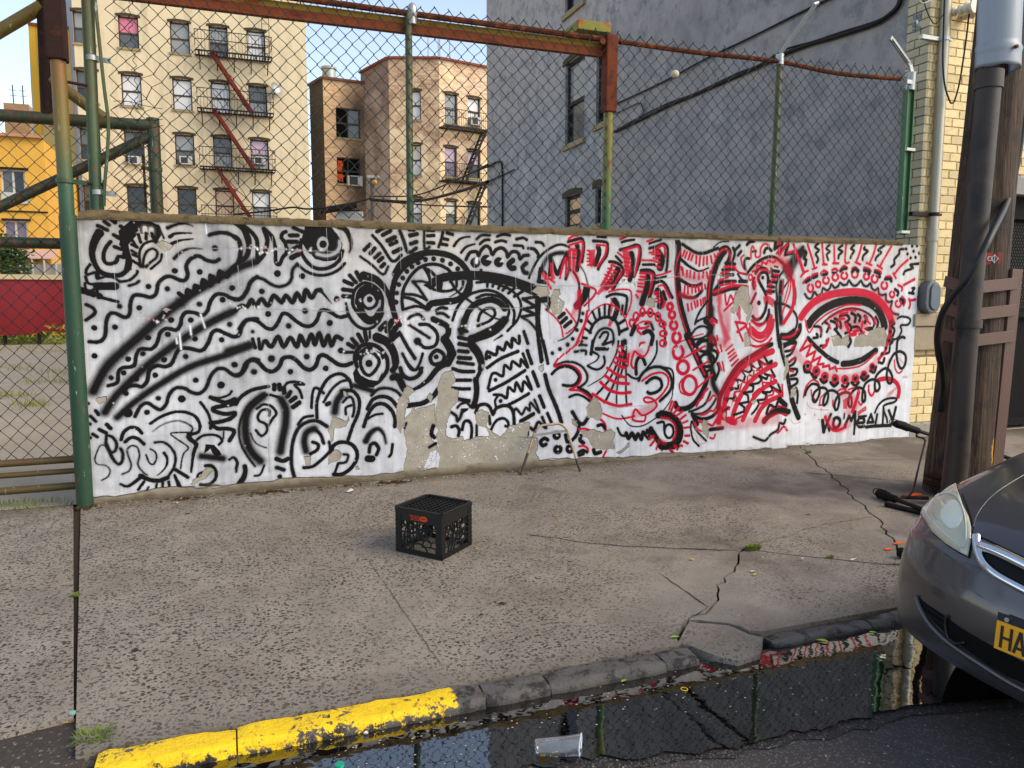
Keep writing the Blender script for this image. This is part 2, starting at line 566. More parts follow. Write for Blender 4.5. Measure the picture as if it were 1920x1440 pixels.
k 34: 90,760 200,790 320,870
k 30: 110,885 220,855 320,880
f: 290,640 380,580 500,530 600,540 500,590 490,690 430,690 420,640 370,690 320,660
k 78>100: 380,620 500,560 650,540 820,535 1000,550 1180,590 1330,640 1450,690
k 30: 400,680 500,700 590,690 640,650 640,590
k 34>8: 710,600 700,660 650,710 570,760
k 65: 340,880 380,830 500,810 650,790 740,720 770,640
k 34>14: 580,590 650,700 800,820 950,930 1070,990 1180,995
k 30: 895,480 890,600
k 30: 965,550 960,650
k 30: 1040,580 1015,650
k 30: 1110,600 1075,670
k 30: 1190,610 1120,690
k 30: 1250,660 1180,720
k 30: 1330,700 1240,755
k 28: 850,610 980,600 1100,640 1210,690 1290,780 1310,880 1270,1000 1170,1110
k 30: 600,1000 650,870 740,760 840,710 970,690 1090,730 1190,820 1240,920 1230,1030
k 30: 850,770 940,735 1060,750 1150,810 1185,900 1160,1000 1100,1090 1000,1160 820,1220
k 62: 720,1020 760,920 830,840 920,800 1020,790 1100,830 1140,880
s 90: 690,1130 720,1010
k 30: 865,1005 890,930 950,880 1020,880 1040,940 980,1010 860,1060
k 85: 1140,1000 1050,1080 930,1140 820,1190
k 26>10: 1110,1160 1030,1210
k 70: 790,1190 800,1270 860,1350 900,1440
k 40: 670,1100 750,1115
k 40: 665,1180 755,1200
k 40: 670,1245 755,1260
k 40: 665,1320 755,1330
k 40: 665,1390 785,1395
k 60: 400,990 540,1060 555,1140 510,1190
k 85: 520,1200 580,1300 585,1360 550,1440
k 34: 150,1050 260,1120 360,1185
k 36: 260,1045 350,1050 430,1120 445,1200 410,1270 310,1285 240,1220
d 80: 235,1220
k 26: 55,1130 130,1260 210,1400
k 24: 80,1350 130,1440
k 32: 140,990 170,960 250,940 300,990
k 34: 440,930 500,930 560,970
k 32: 430,900 480,870 540,880
k 34: 950,1400 960,1330 1050,1360 1070,1280 1130,1310 1160,1230 1210,1280 1220,1190 1290,1240 1290,1165
k 38: 1340,1120 1380,1240
d 45: 980,1385
k 50>36: 1480,770 1480,1000 1490,1180 1520,1430
k 20>30: 1510,800 1500,1000 1530,1200 1580,1400
k 32: 1330,780 1450,760
k 32: 1330,780 1450,850
k 32: 1340,885 1460,860
k 32: 1340,885 1460,940
k 32: 1320,965 1450,940
k 30: 1320,970 1400,1020 1470,1100
@G 740 640 5.5375
k 60: 800,20 870,110 900,200 890,290
k 38: 670,30 755,45
k 38: 665,100 760,110
k 38: 665,170 785,180
k 38: 655,220 815,240
k 38: 605,285 700,315 820,315
k 36: 630,405 785,405
k 36: 590,485 680,495 775,495
k 40: 650,600 770,620
k 30: 290,130 260,230 210,300 150,270 80,130
k 40: 435,95 370,160 390,230 440,240 500,210 510,140 435,95
d 50: 430,165
k 80>30: 600,130 540,220 450,280 350,400 260,470 190,500
k 50: 120,670 200,660 300,640 400,570 450,500
k 40: 60,280 80,350 150,390 240,360 280,280
k 70: 0,360 50,400 80,460
k 34: 960,275 1100,180 1280,105
k 30: 970,490 1000,360 1040,330 1120,360 1140,250 1200,290 1220,210 1300,260 1310,190 1380,270 1330,130
k 38: 1375,100 1420,230
d 40: 1045,400 1098,620
k 34: 980,515 1150,430 1350,305
k 30: 1030,555 1110,560 1160,590 1180,480 1240,520 1260,430 1320,520 1340,420 1420,500 1370,370
k 38: 1435,320 1490,465
k 34: 1180,660 1280,610 1390,545
k 26: 1050,680 1040,620 1070,570
k 30: 1230,740 1260,700 1320,760 1360,690 1400,720 1410,640 1500,740 1450,610
k 38: 1505,570 1550,685
k 40: 1310,830 1440,755
k 34: 1410,900 1450,920 1490,840 1570,900 1530,790
k 34: 1585,750 1625,840
k 36: 1500,0 1530,200
k 34: 1540,0 1590,230
k 44: 1560,350 1600,500 1680,690 1730,840
k 36: 590,740 640,780 650,830 680,790 700,720
k 30: 650,690 690,650 750,640 800,690 850,680
k 36: 840,740 870,670 940,655 990,690 1020,760 1050,700 1120,670 1190,680 1230,740 1240,860
k 34: 590,890 640,880 670,930 660,980
k 32: 790,1040 800,900 770,830 720,840 700,920
k 30: 850,990 850,870
k 30: 1000,920 1050,830 1120,800 1170,830 1180,880 1150,880
k 30: 980,780 990,860
k 34: 1290,960 1310,930 1370,980 1380,940
f: 690,700 850,690 870,650 800,640 760,720 700,760
k 60: 840,400 850,500 840,600 820,660
k 40: 880,330 850,390
c: 450,480 470,360 520,320 590,310 620,360 640,410 600,450 590,490 660,500 650,620 590,700 570,780 540,860 530,980 580,1020 700,990 720,1040 850,990 940,990 980,970 960,920 860,870 840,800 850,740 910,710 970,740 980,820 960,880 1010,950 1100,1000 1140,960 1180,880 1260,870 1330,830 1400,850 1390,940 1370,1000 1290,1000 1480,990 1500,1080 1470,1170 1510,1250 1560,1320 1200,1380 800,1400 440,1400 440,1200 450,1100 440,950 430,800 440,640
c: 30,600 110,570 150,590 130,680 100,720 110,800 160,740 200,660 210,720 300,690 420,640 430,800 440,900 350,920 440,1100 440,1200 300,1340 90,1370 130,1130 100,1010 100,850 70,900 60,960 20,900
c: 100,490 130,450 160,490 215,520 150,580 100,540
c: 330,580 360,540 400,580 370,640
c: 890,230 940,240 930,280 905,290
+k 24: 120,850 100,900
+k 40: 400,880 380,960 410,1000
+k 30: 360,1100 430,1060
+bp: 370,1150 440,1130 470,1200 450,1330 300,1320
@H 990 430 6.546
k 30: 10,600 60,480 130,360 220,270 330,205 420,190 500,220
k 26: 90,160 160,165 195,205
k 30: 0,235 70,250 120,310
k 45: 130,640 150,490
k 50: 130,640 220,650
k 55: 180,520 260,590 280,380
k 50: 280,360 340,520 370,540 430,400 480,290
k 40: 480,290 500,480 460,610
s 60: 170,480 230,360 330,300 430,290
r 26: 180,545 230,640 280,730
r 26: 190,550 320,655
r 26: 300,620 280,430 315,600
r 26: 390,600 440,400 465,370 460,570
k 32: 490,480 560,530 610,620 630,720 630,850
k 18: 640,450 700,560 740,750 745,1000
k 38: 490,155 560,135 650,115 680,170 680,260 660,400
g: 500,230 590,230 580,400 560,520 520,470 500,350
k 55: 600,200 620,320 600,500
r 26: 510,195 600,170 660,155 670,240 630,440
r 20: 500,260 590,265
r 20: 505,300 590,310
k 20: 510,350 590,355
r 26: 495,120 560,80 610,80
g: 740,250 830,245 810,400 780,470 750,440
k 38: 800,145 900,150 970,170 980,240 960,330 900,410 860,490
k 60: 860,220 870,300 820,430
r 24: 840,195 940,200 960,230 940,320 850,460
r 20: 725,265 760,270
r 20: 725,310 770,310
r 20: 725,355 770,360
r 20: 725,395 770,390
r 20: 730,440 780,440
k 26: 850,95 955,100
k 38: 1000,400 1080,410 1150,460 1170,530 1110,620 1040,740
r 26: 1020,440 1100,470 1140,540 1090,620 1020,720
k 75: 1100,500 1040,610 960,710
r 36: 1040,440 960,600 900,690
r 20: 980,480 1080,520
r 20: 970,525 1060,560
r 20: 945,560 1040,600
r 20: 940,600 1020,640
r 20: 920,640 990,680
g: 900,690 950,730 870,810 830,790
g: 1150,270 1250,260 1250,400 1240,560 1200,590 1180,420
k 38: 1130,255 1240,225 1330,195 1380,240 1370,380 1340,480 1300,580
r 26: 1160,265 1280,230 1350,220 1360,300 1310,560
k 60: 1270,300 1290,400 1250,620
r 20: 1170,350 1250,365
r 20: 1180,400 1260,410
r 20: 1180,450 1260,470
r 20: 1190,500 1260,510
r 20: 1180,570 1230,590
k 32: 1080,335 1150,410
r 22: 1100,285 1160,340
k 30: 1150,160 1220,140 1300,130
r 26: 1130,125 1200,95
p 80: 1410,580 1390,700 1350,840
k 44: 1390,510 1480,505 1540,540 1550,620 1520,740 1490,840
r 26: 1375,540 1500,545 1530,590 1480,800
k 75: 1470,590 1460,700 1420,840 1400,910
r 24: 1375,580 1440,590
r 24: 1360,620 1430,625
r 24: 1350,665 1420,670
r 24: 1350,700 1410,710
r 24: 1340,760 1400,770
r 24: 1325,805 1350,840
c: 1460,870 1500,830 1560,870 1560,960 1500,970 1450,920
g: 1540,260 1620,240 1590,380 1560,400
k 38: 1490,235 1580,210 1660,180 1710,230 1710,400 1695,520
r 26: 1540,260 1650,200 1680,260 1680,340
k 85: 1600,290 1640,370 1620,470
r 22: 1490,290 1600,270
r 22: 1520,310 1620,300
r 22: 1540,355 1610,350
r 22: 1550,400 1610,405
r 22: 1560,450 1620,470
k 30: 1490,175 1630,130
r 24: 1460,150 1530,125
r 26: 1395,380 1540,385
k 30: 1410,435 1550,435
r 22: 1570,570 1660,550 1750,515
k 26: 1560,610 1690,580
k 36: 1560,660 1640,640 1700,700 1730,770 1770,840
r 24: 1600,700 1660,690 1710,780 1740,840
k 80: 1590,760 1630,860 1620,940
r 20: 1540,780 1600,770
r 20: 1550,800 1600,810
r 20: 1570,850 1620,850
r 20: 1560,890 1620,890
r 28: 1660,800 1680,900 1650,960
k 40: 1660,770 1690,860
g: 610,730 660,740 650,880 590,960 600,830
k 88: 720,730 690,830 600,940
r 26: 660,670 740,700 830,750 800,830 690,940
p 50: 590,960 550,1030
r 20: 990,770 1120,740 1240,745 1270,800 1260,930 1200,1080
k 36: 965,830 1030,800 1130,800 1210,830 1210,920 1190,1040
g: 1010,830 1050,850 1040,1000 1010,1060
k 62: 1060,870 1100,950 1060,1080 1040,1100
k 36: 1160,940 1150,1040
r 18: 650,1400 700,1180 760,1040 850,960 950,920 1050,940 1140,1010 1200,1120 1220,1200
k 36: 760,1270 800,1170 880,1100 970,1080 1060,1110 1110,1200 1120,1290
k 32: 870,980 880,1080
k 32: 790,1010 830,1110
k 32: 940,940 940,1060
k 32: 1000,940 990,1060
k 32: 730,1120 780,1170
k 32: 700,1220 770,1270
k 32: 680,1330 720,1340
k 36: 1100,1170 1180,1120
k 36: 1130,1260 1220,1220
k 32: 650,1420 720,1425
g: 990,1120 1040,1150 1010,1200 970,1190
k 32: 790,1440 820,1330 880,1240 960,1215 1030,1250 1050,1340 1040,1420
k 30: 880,1330 920,1270 980,1270 970,1340 920,1410
r 20: 215,985 320,1070 400,1180 430,1320
r 22: 465,980 540,1080 590,1160 540,1230 470,1280
k 45: 380,1085 440,1035
k 45: 410,1145 470,1090
k 45: 450,1195 525,1135
k 14>34: 370,1370 470,1330 570,1230 620,1110 640,950
d 46: 675,1035 650,1130 600,1240 548,1345 485,1415
r 30: 725,1010 700,1150 640,1290 590,1420
k 30: 1260,1300 1300,1170 1370,1060 1450,1025 1550,1040 1630,1110 1670,1210 1680,1320 1670,1430
O r 26: 1325,1075,32,52
O r 26: 1405,1015,26,50
O r 26: 1500,1025,28,50
O r 26: 1595,1075,30,50
O r 26: 1650,1165,38,32
O r 26: 1660,1280,42,34
O r 26: 1655,1400,40,38
r 26: 1310,1130 1260,1110 1245,1160 1280,1200 1350,1170
k 36: 1440,1160 1500,1150 1535,1230
k 50: 1420,1270 1480,1250 1530,1310 1510,1410
r 30: 1350,1220 1440,1210 1480,1190
r 30: 1390,1290 1340,1240 1360,1200
r 26: 1370,1430 1380,1400 1430,1390
k 50: 1270,1290 1310,1200
r 24: 1370,1150 1430,1130 1510,1140
c: 30,770 120,690 240,690 250,790 200,830 130,800
c: 280,820 300,750 380,740 400,790 370,840 430,880 440,960 400,1040 330,1060 280,1000 270,880
+k 70: 160,870 240,860
+k 40: 260,900 240,990
c: 160,880 200,900 240,940 210,960
c: 1150,620 1190,620 1190,660 1160,650
c: 1290,650 1310,660 1300,710
@I 990 640 6.26
c: 120,290 180,280 190,350 150,375 125,350
d 46: 285,140 375,95 462,42
r 26: 310,270 350,210
r 20: 370,200 420,150
r 24: 450,140 500,90
r 26: 520,80 570,30 600,0
k 32: 310,290 430,245 540,250 640,305 695,400 680,480 600,545
r 26: 320,300 440,280 540,300 610,370 620,450 570,530 490,570 600,580 690,630 760,700
k 34: 280,385 350,320 450,295 540,330 600,410 570,490 500,525 410,515
k 36: 590,545 680,590 750,650
k 30: 485,655 570,625 650,650 720,700
k 26>10: 1060,0 1040,130 960,300 880,420 700,530
k 26: 1100,0 1090,100 1030,300 940,470 810,620
k 26: 1120,0 1100,160 1050,380 980,560 900,720
k 26: 1130,60 1110,300 1080,420
k 55: 1135,0 1140,280
k 24: 1150,300 1150,600 1160,760
k 20: 1060,420 1040,620 1040,730
r 30: 1070,60 1110,80
r 30: 1065,125 1110,155
r 30: 1025,185 1080,220 1150,230
r 30: 1005,240 1070,290 1140,315
r 32: 930,315 1040,390 1140,425
r 34: 905,405 1020,480 1180,500
r 34: 850,480 950,570 1080,610 1200,600
r 34: 760,620 900,710 1060,760 1210,740
r 22: 880,850 1000,900 1100,910 1250,880
k 40: 800,90 930,90
k 30>10: 770,130 830,170 800,230 710,275
k 28: 890,180 900,260 850,320 780,330 700,290
k 40: 740,150 760,0
k 34: 550,125 670,110 680,150
k 26: 640,0 600,50
k 30: 880,40 1000,0
k 40: 1270,385 1265,280 1290,200 1340,190 1375,270
r 24: 1240,320 1210,280 1220,200 1250,120 1290,150 1350,180 1400,130 1420,60
k 24: 1510,0 1510,120 1470,220 1410,300 1300,430 1230,430 1170,390
r 24: 1170,290 1180,150
k 36: 1300,460 1350,370 1450,310 1560,305 1650,370 1690,480 1660,590 1550,700
k 24: 1560,305 1680,330 1710,430 1700,560
r 24: 1340,465 1450,390 1570,370 1640,420 1640,520 1560,640 1480,700 1390,720 1360,680 1400,660 1480,690 1510,760 1440,830 1340,870 1260,800 1230,890 1240,930 1360,940 1380,880
k 36: 1390,490 1470,430 1550,450 1570,530 1520,590 1440,615 1405,600
k 14: 1690,480 1690,650 1600,800 1500,900 1350,990 1200,990 1100,870
k 28: 1050,1020 1090,1100 1140,1110
k 45: 1150,1080 1180,1140 1220,1080 1260,1150 1290,1090 1330,1150 1350,1070 1420,1140 1400,1050
k 45: 520,830 560,900 600,960 650,970 700,900
k 40: 600,990 580,1080 520,1160 460,1180 440,1100
k 42: 230,1160 190,1140 145,1180 170,1225 210,1210
O k 40: 335,1105,30,35
C k 42: 350,1270,35,35
C k 40: 490,1265,32,35
k 45: 620,1110 610,1160 650,1195
r 24: 600,1035 660,1025 720,1045
r 28: 855,920 900,970 910,1050
r 26: 600,1235 660,1230 705,1270 695,1310
r 24: 875,1370 915,1290
k 34: 590,1310 640,1280 690,1300
k 40: 600,1340 650,1320
k 44: 770,1275 790,1320 850,1300
k 38: 820,990 870,980 900,1020
c: 690,770 740,690 800,660 830,720 870,790 880,830 830,940 760,900 690,890 700,820
c: 620,1060 740,1040 860,1060 980,1040 1030,1090 1000,1170 1010,1270 870,1290 790,1250 720,1220 680,1130
c: 500,920 590,930 570,1010 530,980
c: 1030,1310 1180,1190 1190,1220 1080,1330
k 72: 1530,870 1600,860 1700,890
k 60: 1440,1030 1500,1130 1560,1200 1650,1240 1753,1230
r 24: 1570,900 1680,920 1740,1000 1740,1100 1700,1160
k 30: 1520,960 1590,950 1600,1040
r 26: 1425,1140 1470,1120
r 26: 1435,1225 1480,1170
r 26: 1505,1265 1530,1200
r 26: 1570,1280 1600,1240
r 26: 1680,1280 1700,1300
@J 1240 430 6.544
k 72: 205,170 210,300 190,500 205,700 225,900 270,1080 330,1280 390,1430
f: 165,120 250,180 240,260 200,300 180,250
r 14: 240,260 190,400 165,600 190,850 240,1050 300,1250 360,1430
k 40: 260,185 340,240 430,290 520,295 620,260 690,235
k 16: 640,220 720,160 820,150
k 40>18: 240,370 320,440 400,490 470,515 580,475
k 40: 215,610 280,650 350,690 430,695 490,670
k 40: 265,820 340,840 420,830 500,750
k 26>40: 260,800 300,830
r 26: 285,265 260,330
r 26: 315,280 290,350
r 26: 355,290 330,370
r 26: 385,320 365,380
r 26: 430,330 425,420
r 26: 475,340 465,450
r 26: 520,345 515,440
r 26: 560,340 560,430
r 26: 605,330 620,410
r 26: 650,310 660,340
r 26: 240,460 245,500
r 26: 260,480 265,560
r 26: 315,510 310,580
r 26: 355,515 350,590
r 26: 405,535 400,600
r 26: 460,545 460,610
r 26: 515,520 510,590
r 26: 555,530 570,600
r 26: 600,520 600,560
r 26: 285,700 280,800
r 26: 325,700 325,790
r 26: 375,700 375,780
r 26: 415,710 420,770
r 26: 455,700 460,760
r 26: 495,695 500,740
r 26: 535,680 540,730
r 26: 575,660 580,700
r 26: 320,920 330,1000
r 26: 365,910 375,980
r 26: 405,890 420,960
r 26: 440,880 445,940
r 26: 480,870 485,930
r 26: 510,850 515,910
r 26: 535,840 540,890
s 100: 610,980 600,1200 590,1440
k 80: 770,270 720,340 670,450 620,600 590,750 590,900 580,1100 600,1180
k 44: 720,250 780,220 830,250 840,330 800,430
r 20: 690,320 740,260 800,250 840,310 850,400 800,600
r 14: 690,300 620,500 590,700 570,900 560,1140
k 26: 570,880 470,1010 410,1160 440,1130 560,1080 640,1090 680,1130
k 30: 360,1310 420,1220 510,1190 580,1230 560,1300 480,1340 400,1355
k 60: 540,1130 610,1180 600,1240
k 30: 580,1300 650,1340 670,1430
r 24: 600,1120 650,1180
r 24: 620,1100 680,1150
r 14: 220,1390 350,1330 510,1285
k 30: 440,1430 500,1380 590,1370
k 40: 790,420 900,430
k 40: 755,500 900,490
k 40: 760,560 880,560
k 40: 710,650 800,640 910,640
k 60: 650,790 740,760 860,720 980,720
k 55: 740,640 700,700 650,760
r 22: 770,460 900,460
r 22: 730,540 830,520
r 22: 700,630 820,590
r 22: 720,690 900,660
r 26: 640,770 760,730 900,690 1060,700
k 34: 880,230 900,300 870,400
k 34: 910,250 960,200
k 34: 940,320 980,270
r 26: 900,470 950,530 1030,550
r 24: 1010,320 980,360 1000,460 1040,500
r 24: 1100,360 1100,260 1120,210 1150,280 1160,340 1210,330 1220,230 1270,180 1320,200
k 34: 1050,190 1080,160 1135,150
k 34: 1260,290 1280,240 1320,235 1350,265
k 32: 1030,480 1020,400 1040,360 1075,360
k 26: 1120,275 1160,270
k 26: 940,550 970,600 1020,640
k 40: 960,640 1050,640
p 85: 1130,490 1230,410 1330,370 1430,380 1500,440
p 90: 1460,330 1570,440
kl 45: 1405,140 1390,240 1480,170 1440,290 1550,190 1520,310 1600,290
r 24: 1430,180 1490,140
r 24: 1410,300 1470,220
r 24: 1450,320 1560,160
k 34: 1050,550 1110,470 1200,390 1310,340 1400,350 1500,430 1570,520
rl 24: 1120,520 1170,500 1170,440 1230,460 1240,400 1290,430 1310,380 1370,410 1400,390
s 130: 1540,500 1640,370 1720,280
k 60: 1520,470 1590,530
r 24: 1620,190 1660,290 1710,400 1750,520
r 24: 1550,290 1650,260
k 36: 1160,540 1200,490 1270,480 1320,530
k 36: 1310,660 1310,580 1280,530 1220,540 1190,600 1210,660 1260,750 1290,830 1290,920 1270,1010 1220,1090 1160,1110 1120,1070
d 40: 1245,595
d 50: 1198,905
r 22: 1200,500 1290,500 1330,540
k 36: 1140,600 1125,660 1140,730
r 20: 1150,640 1160,700
k 30: 1160,790 1120,870 1100,910
O r 22: 1095,590,22,35
k 40: 1360,510 1440,520
k 40: 1360,580 1440,580
k 40: 1340,640 1410,650
k 40: 1310,700 1380,710
k 40: 1300,765 1380,765
r 22: 1370,550 1440,560
r 22: 1350,620 1410,610
r 22: 1320,680 1360,680
r 22: 1310,740 1350,740
r 22: 1300,790 1350,795
k 26: 1350,480 1360,560
k 20: 1390,455 1430,465
g: 1250,820 1330,810 1390,870 1370,960 1310,920 1300,860 1260,930
g: 930,950 970,930 975,1080 970,1150 920,1040
r 30: 910,1140 1040,1170 930,1260
r 26: 920,1160 960,1280 1000,1370
tg: 680,820 740,790 730,1000 770,1150 850,1350 780,1420 730,1200 690,1000
p 70: 830,950 820,1230
r 24: 780,800 800,930 850,810 880,870 920,780
r 24: 770,1000 830,940 890,890
t 90: 1100,1230 1180,1300 1260,1290 1320,1200 1330,1080
r 24: 1080,1160 1140,1290 1220,1320
r 24: 1040,1200 1100,1320 1200,1380 1290,1340 1360,1230 1380,1110
k 34: 1110,1120 1180,1170 1260,1150 1310,1060 1320,990
r 20: 1110,1130 1200,1190 1280,1140
r 26: 1090,1420 1180,1440 1300,1400 1350,1340
k 40: 1400,900 1410,1050 1430,1300 1450,1440
s 75: 1470,650 1450,900 1470,1150
k 40>12: 1580,560 1610,640 1650,770 1640,930
k 30: 1400,910 1500,920 1600,980 1660,1080 1660,1180 1620,1250 1560,1300
k 55: 1480,1300 1550,1300 1620,1250
k 20: 1580,600 1480,760 1400,900
r 16: 1540,590 1560,680 1500,900
r 16: 1500,620 1490,800
r 16: 1580,620 1580,750 1480,1040
r 42: 1620,640 1630,800 1600,980 1500,1150
k 26: 1420,870 1410,700 1450,580 1510,500
k 50: 1700,1180 1690,1260 1620,1340 1480,1330
k 50: 1510,1420 1600,1390 1640,1390
r 22: 1490,1330 1600,1310 1680,1230
c: 860,1010 900,820 980,700 1060,710 1090,860 1070,1000 1040,1060 980,930 960,920 900,1040
c: 1090,900 1130,950 1100,1050 1050,1160 1040,1080
c: 1010,1290 1050,1260 1110,1390 1080,1440 1010,1440
c: 700,560 740,570 720,610
O r 38: 105,950,32,40
C r 38: 130,1050,36,42
C r 40: 150,1180,42,48
C r 42: 185,1330,46,62
@K 1240 630 6.544
k 75: 310,0 370,120 440,270 500,400 540,480
r 18: 340,60 400,200 470,340 530,470
k 60: 560,520 540,600 480,720 400,830 300,890 200,890 170,830
C r 42: 205,200,60,80
O r 40: 265,385,68,78
O r 38: 345,605,85,115
r 20: 260,530 220,600 240,690 300,720
s 85: 600,0 590,200 620,400 640,600 710,730
O k 36: 525,120,95,72
O k 36: 560,300,88,78
k 34: 560,440 610,410 650,450 660,530
k 34: 600,0 650,60 650,110
k 34: 600,170 670,190 690,240 660,310
k 34: 690,340 710,420 660,540
r 22: 680,0 690,50
r 22: 720,110 740,190
r 22: 670,130 710,210
r 22: 710,330 740,420
r 22: 750,320 770,430
r 22: 280,270 530,125
r 22: 390,420 580,310
r 22: 440,640 620,480
r 24: 790,180 870,110
r 24: 820,220 885,165
r 24: 830,265 905,205
r 24: 845,305 920,240
r 24: 865,365 940,290
k 30: 340,930 430,900 530,840 580,750 600,690
k 30: 380,960 500,950 600,880 670,770
k 40: 390,980 500,1020 620,990 700,910
rl 26: 430,860 460,800 500,760 530,690 570,650
rl 26: 570,800 600,780 630,730 660,740
r 26: 480,970 540,960 600,920 640,920 680,860
r 26: 580,1080 630,1100 680,1020 720,1080
r 26: 460,1050 500,1060
k 50: 380,960 440,1080
t 78: 770,1000 790,760 870,560 960,420 1080,320 1200,250 1360,190
t 66: 860,1060 900,900 970,740 1060,600 1170,490 1300,400 1400,350
t 60: 1000,1030 1060,900 1130,770 1240,650 1400,560
t 62: 1150,1040 1220,900 1320,800 1460,740
t 60: 1260,1030 1350,970 1450,930 1530,960
t 80: 700,1050 740,900
t 80: 820,1030 900,1060
k 56: 700,880 720,750 780,620 860,480 960,350 1070,270
k 50: 1100,250 1230,170 1350,105
kl 28: 760,920 820,890 840,820 780,770 890,770 900,700 840,640 940,650 950,560 900,530 1010,560 1030,480 980,420 1070,450 1110,420 1100,350 1170,420 1220,380 1190,300 1270,350 1310,340 1260,250
rl 22: 830,900 870,800 930,790 890,690 960,680 990,560 1050,580 1060,470 1130,500 1140,400 1240,430 1230,340 1310,360
bp: 840,780 870,800 850,870 800,850
bp: 850,690 880,720 900,650
bp: 950,550 990,570 940,600
bp: 1010,440 1050,500 1080,460
bp: 1110,390 1150,430 1170,410
bp: 1000,850 1010,890 940,910
bp: 1040,710 1090,740 1100,690
bp: 1130,600 1170,640 1190,590
bp: 1210,720 1260,780 1290,760
bp: 1300,680 1350,690 1340,640
bp: 1350,830 1320,920 1390,890
bp: 1130,840 1160,870 1120,930 1090,910
kl 28: 890,970 1010,930 1020,880 960,830 1070,810 1060,730 1010,700 1120,680 1130,620 1090,600 1190,580 1230,540 1200,490 1290,530 1310,480 1270,470 1390,500 1350,420
rl 22: 920,1020 1030,960 1050,860 1130,800 1120,720 1200,650 1250,660 1240,570 1340,580 1350,480 1390,540
kl 28: 1110,960 1170,890 1200,830 1180,790 1270,780 1290,720 1240,690 1330,690 1370,660 1340,620 1470,690 1430,590
rl 22: 1200,840 1290,800 1300,740 1370,720 1380,660 1490,740 1480,600
k 34: 1290,950 1330,850 1400,880 1440,800 1530,850
k 60: 1450,780 1520,850
rl 22: 1330,930 1360,890 1430,930 1440,860 1530,890
k 60: 1260,1050 1340,960 1450,910 1560,930
k 40: 1330,330 1350,315
k 30: 1520,1030 1500,1080 1450,1070 1430,1150 1340,1210 1280,1280 1230,1280 1130,1240
r 24: 1540,1160 1500,1110 1450,1170 1420,1190
k 45: 1440,0 1480,200 1520,350
k 50: 1540,450 1570,620 1600,780
k 60: 1600,780 1640,900 1680,1000
c: 1480,70 1510,180 1510,260 1480,160
c: 1510,260 1560,260 1560,430 1520,520 1490,540 1510,420
c: 1590,640 1660,640 1650,720 1580,770
k 32: 1520,190 1600,170 1650,90 1600,210 1540,250
k 32: 1570,320 1640,270 1630,330 1560,380
k 32: 1560,410 1660,410 1650,470 1590,490
k 32: 1590,530 1660,530 1660,580 1600,620
k 30: 1650,640 1670,700 1665,820
k 45: 1500,130 1590,70
r 22: 1590,160 1630,120
r 22: 1590,310 1630,280
r 22: 1580,430 1620,440
k 24: 370,1050 360,1130 390,1270 460,1350
k 26: 380,1050 430,1160 550,1290
r 22: 410,1070 440,1140 490,1170
p 14: 390,1180 430,1230 440,1280 480,1330 530,1310
c: 490,1100 520,1020 560,1040 590,1200 570,1270 510,1200
k 44: 600,1150 750,1130
r 24: 600,1250 640,1260 660,1210
c: 750,960 780,920 800,960 770,1040
c: 1100,800 1150,770 1170,800 1120,850
k 85: 0,960 120,990 200,1070 230,1180 200,1290 110,1345 0,1350
r 20: 0,1000 90,1020 160,1090 175,1180 140,1280
O k 30: 93,1170,55,82
p 60: -20,1290 40,1310
r 26: 95,900 130,800
r 26: 120,920 155,830
r 26: 150,950 210,885
r 26: 185,980 255,930
r 26: 230,1025 300,970
r 26: 260,1070 320,1045
r 26: 280,1130 340,1120
r 30: 295,1225 340,1225
r 30: 275,1295 325,1320
r 30: 235,1345 255,1350
r 30: 165,1350 195,1390
r 30: 110,1400 135,1430
@L 1480 440 6.858
k 36: 175,160 140,215
k 40: 180,210 215,235 190,300 215,330 205,390
s 100: 90,260 40,400 0,520
d 90: 130,245
r 28: 55,130 120,320 185,495
r 28: 150,540 190,490 240,465
r 28: 235,130 280,270 320,410
r 28: 300,445 350,425
r 28: 420,100 430,250 445,385
r 28: 430,385 480,385
r 28: 575,145 580,360
r 28: 560,370 630,370
r 28: 730,125 715,350 765,360
r 28: 935,105 900,240 860,350
r 28: 850,355 910,385
r 28: 1115,130 1080,250 1030,370
r 28: 990,365 1055,395
r 28: 1310,155 1230,290 1170,400
r 28: 1130,395 1190,440
r 28: 1525,325 1430,410 1350,510
r 28: 1335,500 1370,560
r 30: 1610,575 1470,650
r 30: 1620,835 1560,850
r 26: 1540,830 1555,890 1540,950
k 30: 375,110 330,160 380,200 340,250 370,310 355,360
k 30: 515,135 475,180 520,220 480,260 500,325
k 30: 680,140 630,185 680,220 640,260 630,305
k 30: 830,140 790,180 830,210 800,260 785,300
k 30: 965,165 960,190 1005,215 950,270 940,325
k 30: 1220,140 1140,200 1180,230 1120,290 1105,330
k 32: 1505,185 1420,195 1410,250 1350,320 1350,380 1310,415
k 30: 1660,375 1555,390 1590,430 1490,470 1470,510
k 28: 1580,690 1610,690 1580,740 1600,760 1540,750
d 36: 1430,122 1578,150 1640,145 1597,215 1518,250 1670,240 1560,300 1625,295
C r 30: 270,690,35,50
O r 28: 370,640,30,38
C r 30: 470,590,38,42
C r 30: 590,550,38,42
C r 30: 705,530,38,42
C r 30: 840,510,38,45
C r 30: 990,540,33,38
C r 30: 1095,570,38,48
C r 30: 1220,655,38,45
C r 28: 1320,770,30,38
C r 28: 1400,890,35,42
r 32: 180,620 240,560 290,550
r 32: 300,520 360,505
r 32: 410,500 445,465 490,490
r 32: 550,460 590,440 620,465
r 32: 660,445 700,405 740,430
r 32: 805,440 850,425 885,460
r 32: 960,430 1020,440 1045,470
r 32: 1100,460 1160,470 1175,500
r 32: 1240,550 1290,540 1315,570
r 28: 1400,650 1450,680 1445,720
r 28: 1450,800 1490,850 1470,910
k 40: 215,610 270,575
